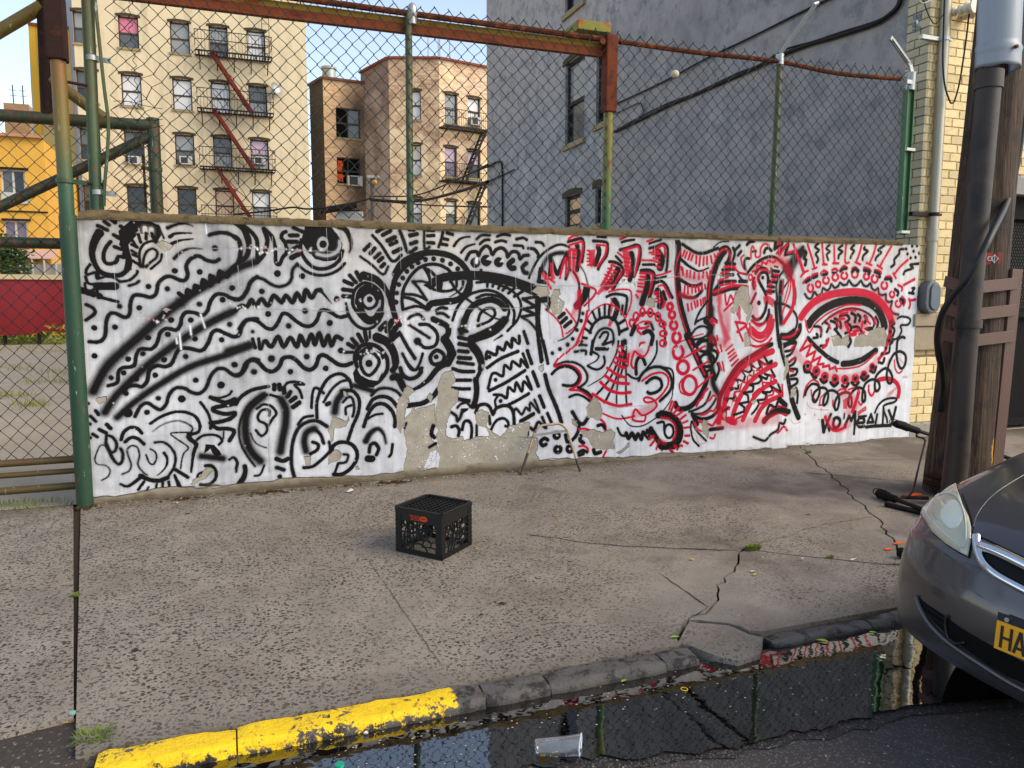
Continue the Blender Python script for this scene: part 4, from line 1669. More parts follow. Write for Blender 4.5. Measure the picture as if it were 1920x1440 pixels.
c3 = jag(G((1398, 1028), (1385, 1036), (1378, 1062), (1357, 1082), (1345, 1113), (1330, 1142), (1290, 1162), (1275, 1180), (1268, 1202)), .022, .06, 5)
c3[-1].y = KB
c5 = jag(G((1290, 1162), (1330, 1165), (1366, 1168), (1404, 1182), (1432, 1186)), .018, .05, 6); c5[-1].y = KB
i5 = min(range(len(c3)), key=lambda i: (c3[i] - c5[0]).length); c5[0] = c3[i5].copy()
rv = lambda L: list(reversed(L))
GAPX = .013
SL = [Vector(gz(*p)[:2]) for p in ((140, 1344), (70, 1360), (0, 1378))]
slabs = {
 'slab_left': [Vector((-9, WF)), Vector((jx0 - .02, WF)), Vector((jx1 - .02, SL[0].y))] + jag([SL[0] - Vector((.02, 0)), SL[1], SL[2], Vector((-3.2, SL[2].y))], .03, .06, 8) + [Vector((-9, SL[2].y))],
 'slab_main': [Vector((jx0 + .02, WF))] + c1 + c4 + c3[1:] + jag([(c3[-1].x, KB), (jx1 + .02, KB)], .012, .08, 9),
 'slab_wedge': rv(c4) + c1b[1:] + rv(c2)[1:-1],
 'slab_back': c1 [:1] + [Vector((14, WF))] + [Vector((14, c2e[1].y)), c2[-1]] + rv(c1b)[1:] + rv(c1)[:-1],
 'slab_front': c2 + [c2e[1], Vector((14, KB)), c5[-1]] + rv(c5)[1:] + rv(c3[:i5]),
}
sidewalk = thing('sidewalk', (2, 4.6, 0), None, None); tag(sidewalk, kind='structure')
def slab(nm, poly, top=0.0, tilt=(0, 0), gap=GAPX, mat=None, thick=.11):
    P = [p for i, p in enumerate(poly) if (p - poly[i - 1]).length > .004]
    n = len(P); A = sum(P[i].x * P[(i + 1) % n].y - P[(i + 1) % n].x * P[i].y for i in range(n))
    if A < 0: P.reverse()
    Q = []
    for i in range(n):
        a, b, c = P[i - 1], P[i], P[(i + 1) % n]
        d1 = (b - a).normalized(); d2 = (c - b).normalized()
        nn = Vector((-d1.y - d2.y, d1.x + d2.x)); nn = nn.normalized() if nn.length > .2 else Vector((-d1.y, d1.x))
        Q.append(b + nn * gap / 2)
    cx = sum(p.x for p in Q) / n; cy = sum(p.y for p in Q) / n
    Z = lambda p: zs(p.y) + top + tilt[0] * max(-3, min(3, p.x - cx)) + tilt[1] * (p.y - cy)
    b = MB(); b.prism([(p.x, p.y, Z(p)) for p in Q], (0, 0, -thick))
    bm_o = b.build('slab', mat or MAT_WALK, sidewalk)
    me = bm_o.data; bm = bmesh.new(); bm.from_mesh(me); bmesh.ops.triangulate(bm, faces=[f for f in bm.faces if len(f.verts) > 4]); bm.to_mesh(me); bm.free()
    return bm_o
slab('a', slabs['slab_left'], -.004, (0, .002))
slab('b', slabs['slab_main'])
slab('c', slabs['slab_wedge'], -.002)
slab('d', slabs['slab_back'], .002)
slab('e', slabs['slab_front'], -.003)
# the broken corner block that has sunk towards the gutter
brk = jag(G((1290, 1164), (1330, 1167), (1366, 1170), (1404, 1184), (1432, 1189)), .012, .05, 21)
blk = [p + Vector((.0, -.004)) for p in brk] + [Vector(gz(1428, 1218)[:2]), Vector(gz(1385, 1232)[:2]), Vector(gz(1340, 1222)[:2]), Vector(gz(1292, 1206)[:2]), Vector(gz(1268, 1203)[:2])]
bo = slab('f', blk, -.010, (.01, .07), .014, MAT_WALK, .13)
tag(bo, 'broken wedge of concrete sunk at the kerb gap')
ap = MB()
N = 14
xs = np.linspace(-9, jx1 + .05, 30); ys = np.linspace(KB - .62, SL[1].y + .12, 10)
vs = [(x, y, ROADZ - .005 + .05 * max(0, min(1, (y - KB + .5) / .6)) + .006 * mnoise.noise(Vector((x * 5, y * 5, 1)))) for x in xs for y in ys]
ap.add(vs, [(i * 10 + j, i * 10 + j + 1, (i + 1) * 10 + j + 1, (i + 1) * 10 + j) for i in range(29) for j in range(9)])
tag(ap.build('driveway_apron', MAT_APRON, smooth=True), kind='structure')
# joint filler and shallow cracks
def strip(nm, P, w, mat, z, seed=0, parent=None):
    rr = random.Random(seed); L = []; Rr = []
    for i, p in enumerate(P):
        d = (P[min(i + 1, len(P) - 1)] - P[max(i - 1, 0)]).normalized(); q = Vector((-d.y, d.x)); ww = w * rr.uniform(.3, 1)
        if i in (0, len(P) - 1): ww *= .2
        L.append((p.x + q.x * ww / 2, p.y + q.y * ww / 2, zs(p.y) + z)); Rr.append((p.x - q.x * ww / 2, p.y - q.y * ww / 2, zs(p.y) + z))
    b = MB(); n = len(P); b.add(L + Rr, [(i, i + 1, n + i + 1, n + i) for i in range(n - 1)])
    return b.build(nm, mat, parent or sidewalk, recalc=False)
ck = [
 (jag(G((985, 1001), (1100, 1018), (1180, 1025), (1250, 1028), (1330, 1031), (1386, 1034)), .012, .06, 31), .011),
 (jag(G((1505, 885), (1600, 895), (1720, 905)), .02, .08, 32), .014),
 (jag(G((1300, 1158), (1328, 1139), (1290, 1112), (1234, 1074)), .004, .05, 34), .008),
 (jag(G((690, 1050), (740, 1122), (790, 1195), (832, 1252)), .004, .06, 35), .005),
 (jag(G((1530, 868), (1600, 862), (1690, 862)), .015, .07, 37), .010),
]
for i, (P, w) in enumerate(ck): strip('crack', P, w, MAT_SCORE if w < .006 else MAT_CRACK, .0035, i)
b = MB(); b.prism([(jx0 - .022, WF, -.012), (jx0 + .022, WF, -.012), (jx1 + .022, SL[0].y, zs(KB) - .012), (jx1 - .022, SL[0].y, zs(KB) - .012)], (0, 0, -.05))
b.build('joint_filler', basic('joint_filler', '#3a2e24', .9, .4, 30, .5, 90, spot=('#8a8478', 60, .66, .72)), sidewalk)

# ------------------------------------------------------------ the kerb, stone by stone
def kerb_material():
    t = NT('kerb_stone_paint'); sx, sy, sz = t.sep()
    st = t.mix(t.noise(5, 5, .6), lin('#3d3836'), lin('#66615c'))
    st = t.mix(t.ramp(t.noise(11, 6, .7), .50, .58), st, lin('#231e1d'))
    st = t.mix(t.ramp(t.noise(7, 5, .7), .66, .72), st, lin('#b9b2a8'))
    low = t.ramp(sz, -.145, -.115, (1, 1, 1), (0, 0, 0))
    st = t.mix(low, st, lin('#241e1b'))
    ye = t.mix(t.noise(6, 5, .6), lin('#e0b300'), lin('#ffd800'))
    ye = t.mix(t.ramp(t.noise(24, 5, .7), .56, .66), ye, lin('#b98d1e'))
    end = gz(853, 1305)[0]
    right = t.ramp(t.math('ADD', t.math('SUBTRACT', sx, end), t.math('MULTIPLY', t.noise(30, 4), .05)), .02, .03, (1, 1, 1), (0, 0, 0))
    chip = t.math('ADD', t.noise(30, 6, .75), t.math('MULTIPLY', t.ramp(sz, -.15, -.085, (1, 1, 1), (0, 0, 0)), .24))
    chip = t.math('ADD', chip, t.math('MULTIPLY', t.ramp(t.noise(4, 3), .42, .6), .10))
    chips = t.ramp(chip, .64, .67, (1, 1, 1), (0, 0, 0))
    f = t.math('MULTIPLY', right, chips)
    t.col(t.mix(f, st, ye)); t.set(rough=t.math('ADD', .45, t.math('MULTIPLY', t.noise(6), .4)))
    t.bump(t.noise(22, 6, .7), .9, .014); t.bump(t.noise(70, 5, .7), .7, .006); t.bump(f, .5, .003)
    return t.m
MAT_KERB = kerb_material()
kerb = thing('kerb', (1.5, 2.74, 0), None, None); tag(kerb, kind='structure')
def kerb_stone(x0, x1, dz=0, seed=0, w=.15, cut=None):
    n = max(4, int((x1 - x0) / .035)); prof = [(0, -.16), (0, 0)]
    prof += [(w - .03 + .03 * sin(a), -.03 + .03 * cos(a)) for a in np.linspace(0, pi / 2, 5)] + [(w + .012, -.16)]
    prof = [(0, -.16), (0, -.05), (0, -.003)] + [(k * (w - .035) / 3, .0) for k in (1, 2)] + prof[2:-1] + [(w + .004, -.08), (w + .012, -.16)]
    vs = []; m = len(prof)
    for i in range(n + 1):
        x = x0 + (x1 - x0) * i / n
        e = min(i, n - i); rd = .006 if e == 0 else (.003 if e == 1 else 0)
        for (dy, z) in prof:
            nz = mnoise.noise(Vector((x * 7, dy * 18, z * 18 + seed))) * .010 + mnoise.noise(Vector((x * 25, dy * 30, z * 30 + seed))) * .006
            yy = KB - .003 - dy; zz = z + dz + zs(KB)
            if z > -.15: zz += nz - rd; yy += -nz * (.8 if dy > w - .05 else 0) + (rd if dy > w - .05 else 0)
            vs.append((x, yy, zz))
    fs = [(i * m + k, i * m + k + 1, (i + 1) * m + k + 1, (i + 1) * m + k) for i in range(n) for k in range(m - 1)]
    fs += [tuple(range(m)), tuple(n * m + k for k in range(m - 1, -1, -1))]
    b = MB(); b.add(vs, fs); return b.build('kerb_stone', MAT_KERB, kerb, smooth=True)
kx = [gz(x, y)[0] for x, y in ((182, 1412), (444, 1362), (895, 1277), (1012, 1255), (1225, 1217), (1290, 1207))]
kx[-1] = min(kx[-1], c3[-1].x + .03)
for i in range(5):
    kerb_stone(kx[i] + .002, kx[i + 1] - .004, (-.002, .0, -.004, -.006, -.01)[i], i * 3.1, (.128, .128, .122, .118, .11)[i])
k2 = [gz(x, y)[0] for x, y in ((1436, 1187), (1628, 1157))] + [4.2, 5.7, 7.2, 8.7, 10.2, 11.7]
for i in range(len(k2) - 1): kerb_stone(k2[i] + .002, k2[i + 1] - .004, (-.022, -.016, -.012)[min(i, 2)], 20 + i * 2.3, .085)

# ------------------------------------------------------------ the puddle along the gutter
def water_material():
    t = NT('puddle_water'); tr = t.t; tr.nodes.remove(t.b)
    out = [n for n in tr.nodes if n.type == 'OUTPUT_MATERIAL'][0]
    tp = t.n('BsdfTransparent'); tp.inputs[0].default_value = (.10, .085, .075, 1)
    gl = t.n('BsdfGlossy'); gl.inputs['Roughness'].default_value = .012; gl.inputs[0].default_value = (1, 1, 1, 1)
    fr = t.n('Fresnel'); fr.inputs['IOR'].default_value = 2.6
    bp = t.n('Bump'); bp.inputs['Strength'].default_value = .03; bp.inputs['Distance'].default_value = .02
    t.l(t.noise(7, 3, .5), bp.inputs['Height'])
    t.l(bp.outputs[0], gl.inputs['Normal']); t.l(bp.outputs[0], fr.inputs['Normal'])
    mx = t.n('MixShader'); t.l(fr.outputs[0], mx.inputs[0]); t.l(tp.outputs[0], mx.inputs[1]); t.l(gl.outputs[0], mx.inputs[2])
    t.l(mx.outputs[0], out.inputs[0]); return t.m
WZp = ROADZ + .012
edge_px = [(560, 1440), (700, 1475), (860, 1462), (980, 1436), (1110, 1424), (1230, 1414), (1340, 1402), (1440, 1384), (1520, 1366), (1600, 1346), (1680, 1330), (1700, 1322)]
pe = [tuple(gz(x, y, WZp)[:2]) for x, y in edge_px]
pj = jag(pe, .03, .035, 71)
pud = [(gz(560, 1440, WZp)[0] - .25, KB - .2)] + [(p.x, p.y) for p in pj] + [(3.4, 2.05), (6, 2.1), (8, 2.3), (8, KB - .1), (-.2, KB - .1)]
b = MB(); b.add([(x, y, WZp) for x, y in pud], [tuple(range(len(pud)))])
dm = MB(); Q_ = [tuple(gz(x, y + 20, ROADZ + .004)[:2]) for x, y in edge_px]; Qj = jag(Q_, .035, .06, 72); Q_ = [(Qj[0].x - .3, KB - .1)] + [(p.x, p.y) for p in Qj] + [(3.4, 2.0), (8, 2.2), (8, KB - .1)]
dm.add([(x, y, ROADZ + .004) for x, y in Q_], [tuple(range(len(Q_)))]); dmo = tag(dm.build('damp_margin', asphalt_material('soaked_asphalt', lin('#221e1c'), 1.0)), kind='structure')
bm = bmesh.new(); bm.from_mesh(dmo.data); bmesh.ops.triangulate(bm, faces=bm.faces); bm.to_mesh(dmo.data); bm.free()
po = b.build('puddle', water_material()); tag(po, kind='structure')
bm = bmesh.new(); bm.from_mesh(po.data); bmesh.ops.triangulate(bm, faces=bm.faces)
for f in bm.faces:
    if f.normal.z < 0: f.normal_flip()
bm.to_mesh(po.data); bm.free()

# ------------------------------------------------------------ the mural wall
wall = thing('mural_wall', (3, 6.5, 0), 'low concrete wall covered in black and red graffiti of eyes, waves and figures', 'wall')
MAT_CONC = basic('bare_concrete', '#8b8068', .9, .3, 5, .5, 60, spot=('#5a4e3a', 9, .58, .7))
MAT_CAP = basic('rough_mortar', '#6f5f45', .95, .35, 9, .9, 60, spot=('#4c4029', 14, .52, .66))
def build_wall():
    nx, nz = 150, 40; vs = []; uv = []
    rightx = lambda z: WX1 - .012 * (WZ - z) / WZ + .008 * mnoise.noise(Vector((3, z * 6, 0)))
    for i in range(nx + 1):
        for j in range(nz + 1):
            z = (WZ - .045) * j / nz; x = -1.005 + (rightx(z) + 1.005) * i / nx
            vs.append((x, WY + .004 * mnoise.noise(Vector((x * 1.5, z * 2, 5))), z)); uv.append(((x - WX0) / (WX1 - WX0), z / WZ))
    fs = [(i * (nz + 1) + j, (i + 1) * (nz + 1) + j, (i + 1) * (nz + 1) + j + 1, i * (nz + 1) + j + 1) for i in range(nx) for j in range(nz)]
    b = MB(); b.add(vs, fs); o = b.build('painted_face', mural_material(), wall, smooth='full', recalc=False)
    ul = o.data.uv_layers.new(name='UVMap')
    li = np.empty(len(o.data.loops), np.int32); o.data.loops.foreach_get('vertex_index', li)
    ul.data.foreach_set('uv', np.array(uv, np.float32)[li].ravel())
    b = MB(); b.box(-1.004, WX1 - .016, WY + .008, WY + .2, 0, WZ - .046); b.build('core', MAT_CONC, wall)
    nx = 260; prof = [(-.010, -.055), (-.018, -.034), (-.012, -.010), (.03, .006), (.10, .012), (.17, .006), (.205, -.014), (.205, -.055)]; vs = []; m = len(prof)
    for i in range(nx + 1):
        x = -.99 + (WX1 - .25 + .99) * i / nx
        end = min(1, (nx - i) / 8, i / 3 + .3)
        for dy, dz in prof:
            nn = mnoise.noise(Vector((x * 6, dy * 9, dz * 9))) * .012 + mnoise.noise(Vector((x * 23, dy * 25, dz * 25))) * .009
            hump = .018 * math.exp(-((x + .75) / .16) ** 2)
            vs.append((x, WY + dy + (nn if dy < 0 else 0), WZ + (dz + nn * (dz > -.05) + hump * (dz > -.01)) * (end if dz > 0 else 1)))
    fs = [(i * m + k, (i + 1) * m + k, (i + 1) * m + k + 1, i * m + k + 1) for i in range(nx) for k in range(m - 1)]
    fs += [tuple(range(m)), tuple(nx * m + k for k in range(m - 1, -1, -1))]
    b = MB(); b.add(vs, fs); b.build('mortar_cap', MAT_CAP, wall, smooth=True)
build_wall()

# ------------------------------------------------------------ metals
def painted_pipe(name, cols, rough=.55, zs=None, rust=.58, scale=(16, 16, 3)):
    """old green paint over rust; cols = list of (height, colour) blended up the pipe"""
    t = NT(name); sx, sy, sz = t.sep()
    nz = t.math('MULTIPLY', t.math('SUBTRACT', t.noise(5, 4, .6), .5), .5)
    z = t.math('ADD', sz, nz)
    c = lin(cols[0][1])
    for (z0, _), (z1, cc) in zip(cols[:-1], cols[1:]):
        c = t.mix(t.ramp(t.math('DIVIDE', t.math('SUBTRACT', z, z0), max(.01, z1 - z0)), 0, 1), c, lin(cc))
    v = t.vscale(scale)
    c = t.mix(t.math('MULTIPLY', t.noise(6, 5, .6, v), .45), c, mul(lin(cols[0][1]), .35))
    c = t.mix(t.ramp(t.noise(2.0, 6, .7, v), rust, rust + .08), c, lin('#6b3a1c'))
    c = t.mix(t.ramp(t.noise(1.4, 5, .7, t.vscale((22, 22, 4))), .64, .68), c, lin('#9aa49a'))
    t.col(c); t.set(rough=rough, metal=.1); t.bump(t.noise(60, 4, .6), .25, .004); return t.m
MAT_GREEN = painted_pipe('old_green_paint', [(2.2, '#2c4c36'), (2.7, '#4a5c38'), (3.6, '#5c5c36')])
MAT_POST_Y = painted_pipe('ochre_green_paint', [(2.2, '#3c6a45'), (2.6, '#6d7a36'), (3.2, '#8a7a2c')], rust=.56)
MAT_GATEPOST = painted_pipe('gate_post_paint', [(1.9, '#23452f'), (2.35, '#3e6044'), (2.7, '#7a6a2e'), (3.2, '#8a5a22')], rust=.6)
MAT_GATE = painted_pipe('gate_green_paint', [(0, '#4a4428'), (2, '#33452f'), (3, '#3a4a30')], rust=.52)
MAT_OLIVE = painted_pipe('rusty_olive_pipe', [(2.5, '#5a4a22'), (3.2, '#7d6626'), (3.8, '#8a7430')], rust=.58)
MAT_RUST = basic('brown_rust', '#5a2a16', .8, .45, 14, .5, 70, spot=('#8a4a1e', 9, .52, .64))
MAT_DARKRUST = basic('dark_rust', '#2e1a14', .75, .35, 12, .4, 70, spot=('#4a2413', 10, .56, .68))
MAT_ORANGE = basic('orange_rust_beam', '#80401f', .7, .4, 6, .4, 60, stretch=(.6, 3, 3), spot=('#5a2412', 5, .54, .64))
MAT_YELLOWRUST = basic('yellow_rust_beam', '#94782a', .65, .4, 7, .3, 60, stretch=(.5, 2, 2), spot=('#8a4a1c', 5, .54, .62))
MAT_GALV = basic('galvanised_steel', '#a7a9a6', .42, .25, 12, .2, 60, metal=.6, spot=('#6a4a32', 14, .66, .74))
MAT_WIRE = basic('coated_chain_wire', '#0d1310', .5, .3, 25, 0)
MAT_WIREGREEN = MAT_WIRE

def pipe(name, p0, p1, r, mat, parent, n=12, cap=True):
    k = max(2, int((Vector(p1) - Vector(p0)).length / .25)); P0, P1 = Vector(p0), Vector(p1)
    b = MB(); b.tube([P0 + (P1 - P0) * i / k for i in range(k + 1)], r, n); return b.build(name, mat, parent, smooth=True)
def band(name, c, r, h, mat, parent, tail=None):
    b = MB(); c = Vector(c); b.tube([c - Vector((0, 0, h / 2)), c + Vector((0, 0, h / 2))], r, 14)
    if tail is not None: b.obox(c + Vector(tail) / 2, Vector(tail) / 2, (0, .004, 0), (0, 0, h / 2))
    return b.build(name, mat, parent, smooth=True)

# ------------------------------------------------------------ facades with real window openings
class Face:
    def __init__(s, O, e1, n=None):
        s.O = Vector(O); s.e = Vector(e1).normalized(); s.n = Vector(n).normalized() if n is not None else Vector((s.e.y, -s.e.x, 0)).normalized()
    def p(s, u, z, d=0): return s.O + s.e * u + Vector((0, 0, z)) + s.n * d      # d > 0 stands out of the wall
    def uz(s, px, py):
        d = Vector(ray(px, py)); c = Vector(_C); t = (s.O - c).dot(s.n) / d.dot(s.n); q = c + d * t - s.O
        return q.dot(s.e), q.z
def facade(b, face, W, H, holes, depth=.22, z0=-.1, mi=0):
    us = sorted({0, W} | {h[0] for h in holes} | {h[1] for h in holes}); zs = sorted({z0, H} | {h[2] for h in holes} | {h[3] for h in holes})
    for i in range(len(us) - 1):
        for j in range(len(zs) - 1):
            u, z = (us[i] + us[i + 1]) / 2, (zs[j] + zs[j + 1]) / 2
            if any(h[0] < u < h[1] and h[2] < z < h[3] for h in holes): continue
            b.quad(face.p(us[i], zs[j]), face.p(us[i + 1], zs[j]), face.p(us[i + 1], zs[j + 1]), face.p(us[i], zs[j + 1]), mi)
    for u0, u1, a, c in holes:
        for q in (((u0, a), (u0, c)), ((u0, c), (u1, c)), ((u1, c), (u1, a)), ((u1, a), (u0, a))):
            b.quad(face.p(*q[0]), face.p(*q[1]), face.p(*q[1], -depth), face.p(*q[0], -depth), mi)
def fbox(b, face, u0, u1, z0, z1, d0, d1, mi=0):
    b.obox(face.p((u0 + u1) / 2, (z0 + z1) / 2, (d0 + d1) / 2), face.e * (u1 - u0) / 2, face.n * (d1 - d0) / 2, (0, 0, (z1 - z0) / 2), mi)

def pane_mat(name, c, rough=.12, fold=0):
    t = NT(name); c = lin(c)
    v = t.vscale((9, 9, .5))
    a = t.mix(t.noise(3, 4, .6, v if fold else None), mul(c, .8), mul(c, 1.1)); t.col(a)
    t.set(rough=rough, coat=.25, coatr=.04, spec=.35); return t.m
PANES = {'sky': pane_mat('glass_grey', '#8e908e'), 'dark': pane_mat('glass_dark', '#23282a'), 'white': pane_mat('glass_white_curtain', '#d8d6d4', fold=1), 'pink': pane_mat('glass_pink_blind', '#d3768c'),
         'mid': pane_mat('glass_mid', '#565957'), 'lilac': pane_mat('lilac_curtain', '#b89db0', fold=1), 'mauve': pane_mat('mauve_curtain', '#6f6074', fold=1), 'peach': pane_mat('peach_board', '#d3ab84'), 'cream': pane_mat('cream_shade', '#c9c1ae'), 'black': pane_mat('glass_black', '#0f1112')}
PANES['void'] = basic('burnt_out_opening', '#0a0a0a', .95, .3, 6)
MAT_SASH = basic('brown_sash_paint', '#4a3a30', .6, .3, 12)
MAT_SASHW = basic('white_sash_paint', '#c9c4b8', .6, .2, 12)
MAT_LINTEL = basic('brown_lintel', '#4a3e2c', .85, .3, 8)
MAT_SILL = basic('weathered_sill', '#9a8a68', .85, .3, 8)
MAT_IRON = basic('black_iron', '#201a18', .6, .3, 15)
MAT_REDIRON = basic('red_lead_iron', '#6e2418', .65, .35, 12)
MAT_AC = basic('dirty_white_enamel', '#bdbcb4', .5, .15, 20)
MAT_ACG = basic('ac_grille', '#3d4043', .6, .2, 30)

def window(face, u0, u1, z0, z1, parent, panes=('sky', 'mid'), depth=.2, sash=None, lint=True, split='h', mid=.5, grille=False):
    sash = sash or MAT_SASH; w = .06; d0, d1 = -depth, -depth + .06
    b = MB()
    fbox(b, face, u0, u0 + w, z0, z1, d0, d1); fbox(b, face, u1 - w, u1, z0, z1, d0, d1)
    fbox(b, face, u0 + w, u1 - w, z1 - w, z1, d0, d1); fbox(b, face, u0 + w, u1 - w, z0, z0 + w, d0, d1)
    zm = z0 + (z1 - z0) * mid; um = (u0 + u1) / 2
    if split == 'h': fbox(b, face, u0 + w, u1 - w, zm - .04, zm + .04, d0, d1 - .005)
    else: fbox(b, face, um - .04, um + .04, z0 + w, z1 - w, d0, d1 - .005)
    win = b.build('window', sash, parent)
    parts = [(u0 + w, u1 - w, zm + .04, z1 - w), (u0 + w, u1 - w, z0 + w, zm - .04)] if split == 'h' else [(u0 + w, um - .04, z0 + w, z1 - w), (um + .04, u1 - w, z0 + w, z1 - w)]
    for (a, c, e, f), k in zip(parts, panes):
        b = MB(); fbox(b, face, a - .005, c + .005, e - .005, f + .005, d0 - .01, d0 + .012); b.build('pane', PANES[k], win)
    b = MB(); fbox(b, face, u0 - .08, u1 + .08, z0 - .11, z0, -depth + .02, .06); b.build('sill', MAT_SILL, win)
    if lint:
        b = MB(); n = 8; P = []
        for i in range(n + 1): 
            t = i / n; P.append(face.p(u0 - .1 + (u1 - u0 + .2) * t, z1 + .09 + .06 * sin(pi * t), .03))
        for i in range(n, -1, -1):
            t = i / n; P.append(face.p(u0 - .1 + (u1 - u0 + .2) * t, z1 - .03 + (.05 * sin(pi * t)), .03))
        b.prism(P, face.n * -.16); b.build('lintel', MAT_LINTEL, win)
    if grille:
        b = MB()
        for k in range(1, 6):
            z = z0 + (z1 - z0) * .42 * k / 6; b.bar(face.p(u0, z, -.03), face.p(u1, z, -.03), .02, .02)
        b.build('window_guard', MAT_SASHW, win)
    return win
def aircon(face, u, z, label, w=.62, h=.42):
    c = face.p(u, z, .06); root = thing('air_conditioner', c, label, 'air conditioner', 'window air conditioners')
    b = MB(); fbox(b, face, u - w / 2, u + w / 2, z, z + h, -.15, .2); b.build('case', MAT_AC, root, bevel=.02)
    b = MB(); fbox(b, face, u - w * .38, u + w * .16, z + .06, z + h - .06, .196, .206); b.build('grille', MAT_ACG, root)
    return root

# ------------------------------------------------------------ cream tenement
def stucco(name, c1_, c2_, streak=.5, brick=0, dirt='#7a6f5c', bump=.2):
    t = NT(name)
    v = t.vscale((.9, .9, .10))
    c = t.mix(t.noise(2.0, 6, .62), lin(c1_), lin(c2_))
    c = t.mix(t.math('MULTIPLY', t.ramp(t.noise(2.2, 6, .65, v), .48, .72), streak), c, lin(dirt))
    c = t.mix(t.math('MULTIPLY', t.noise(22, 4, .7), .25), c, mul(lin(c2_), .6))
    if brick: t.bump(t.noise(1, 2, .5, t.vscale((4, 4, 12))), .4, .02)
    t.col(c); t.set(rough=.85); t.bump(t.noise(12, 6, .7), bump, .03); return t.m
MAT_CREAM = stucco('cream_painted_brick', '#cbb896', '#dfcfac', .5, 1, '#94876a')
MAT_GREYSIDE = stucco('grey_side_render', '#8f8f96', '#a6a5aa', .4)
cream = thing('cream_apartment_building', (0, 45, 0), 'tall cream painted tenement with brown windows and a fire escape', 'building')
fc = Face((gy(146, 200, 45)[0], 45, 0), (1, 0, 0)); xr = gy(577, 200, 45)[0]; WC = xr - fc.O.x; HC = 19.2
cols = [161, 247, 342, 413.5, 483]
holes = []; specs = []
rows = [(42, 100), (148, 206), (252, 309), (353, 410), (455, 512)]
kinds = {(0, 1): ('sky', 'mid'), (0, 2): ('pink', 'mid'), (0, 3): ('sky', 'sky'), (0, 4): ('sky', 'mid'), (0, 5): ('white', 'white'),
         (1, 2): ('white', 'white'), (1, 3): ('white', 'white'), (1, 4): ('white', 'white'), (1, 5): ('mid', 'sky'),
         (2, 2): ('mid', 'dark'), (2, 3): ('sky', 'mid'), (2, 4): ('mid', 'sky'), (2, 5): ('lilac', 'white'),
         (3, 2): ('dark', 'dark'), (3, 3): ('dark', 'dark'), (3, 4): ('peach', 'peach'), (3, 5): ('white', 'sky')}
ucol = [fc.uz(c, 177)[0] for c in cols]; ucol[0] = fc.uz(164, 177)[0]
zrow = [(fc.uz(340, b_)[1], fc.uz(340, a_)[1]) for a_, b_ in rows]
for ri, (za, zc) in enumerate(zrow):
    for ci, u in enumerate(ucol):
        holes.append((u - .47, u + .47, za, zc)); specs.append((ri, ci + 1))
b = MB(); facade(b, fc, WC, HC, holes, .22, -.3)
b.quad(fc.p(0, HC), fc.p(WC, HC), fc.p(WC, HC, -14), Vector((gy(131, 200, 59)[0], 59, HC))); b.quad(fc.p(WC, -.3), fc.p(WC, -.3, -14), fc.p(WC, HC, -14), fc.p(WC, HC))
b.build('facade_wall', MAT_CREAM, cream, recalc=False)
qx = gy(131, 200, 59)[0]; b = MB(); b.quad((fc.O.x, 45, -.3), (fc.O.x, 45, HC), (qx, 59, HC), (qx, 59, -.3))
b.build('flank_wall', MAT_GREYSIDE, cream, recalc=False)
for (u0, u1, z0, z1), k in zip(holes, specs): window(fc, u0, u1, z0, z1, cream, kinds.get(k, ('mid', 'dark')), mid=.48)
for px, py, lb in ((254, 310, 'white air conditioner in the third row window behind the diagonal gate brace'), (349, 310, 'white air conditioner under a cream building window left of the fire escape'), (487, 310, 'white air conditioner behind the lowest visible fire escape landing')):
    u, z = fc.uz(px, py); aircon(fc, u, z + .02, lb)
# fire escape
fe = thing('fire_escape', fc.p(ucol[3], 10, .5), 'dark iron fire escape with red stairs on the cream building', 'fire escape')
ul, ur = ucol[3] - 1.15, ucol[4] + .75
levels = [fc.uz(420, y)[1] for y in (106, 211, 317, 423)]
for li, z in enumerate(levels):
    b = MB(); fbox(b, fc, ul, ur, z - .1, z - .03, .9, .98); fbox(b, fc, ul, ur, z - .1, z - .03, .02, .1)
    for i in range(26): u = ul + (ur - ul) * i / 25; fbox(b, fc, u - .02, u + .02, z - .08, z - .05, .1, .9)
    for i in range(5):
        u = ul + .2 + (ur - ul - .4) * i / 4
        b.bar(fc.p(u, z - .05, .95), fc.p(u, z - .75, .03), .05, .05)
    b.build('platform', MAT_IRON, fe)
    b = MB()
    for zz in (z + .95, z + .5): b.bar(fc.p(ul, zz, .95), fc.p(ur, zz, .95), .035, .035); b.bar(fc.p(ul, zz, .95), fc.p(ul, zz, .02), .035, .035); b.bar(fc.p(ur, zz, .95), fc.p(ur, zz, .02), .035, .035)
    for i in range(24): u = ul + (ur - ul) * i / 23; b.bar(fc.p(u, z - .05, .95), fc.p(u, z + .95, .95), .016, .016)
    b.build('railing', MAT_IRON, fe)
for z1_, z0_ in zip(levels[:-1], levels[1:]):
    A, B = fc.p(ucol[3] - .35, z1_, .45), fc.p(ucol[4] - .35, z0_, .45); b = MB()
    for o in (-.26, .26): b.bar(A + fc.n * o, B + fc.n * o, .06, .17)
    for i in range(1, 12): q = A + (B - A) * i / 12; b.obox(q, fc.e * .1, fc.n * .26, (0, 0, .015))
    b.build('stair', MAT_REDIRON, fe)
    b = MB(); b.tube([A + Vector((0, 0, .8)) + fc.n * .26, B + Vector((0, 0, .8)) + fc.n * .26], .018, 5); b.build('handrail', MAT_IRON, fe)
b = MB(); u = fc.uz(497, 60)[0]
for o in (-.18, .18): b.bar(fc.p(u + o, levels[0], .3), fc.p(u + o, 18.5, .3), .03, .03)
for i in range(14): z = levels[0] + .3 * i; b.bar(fc.p(u - .18, z, .3), fc.p(u + .18, z, .3), .02, .02)
b.build('roof_ladder', MAT_IRON, fe)
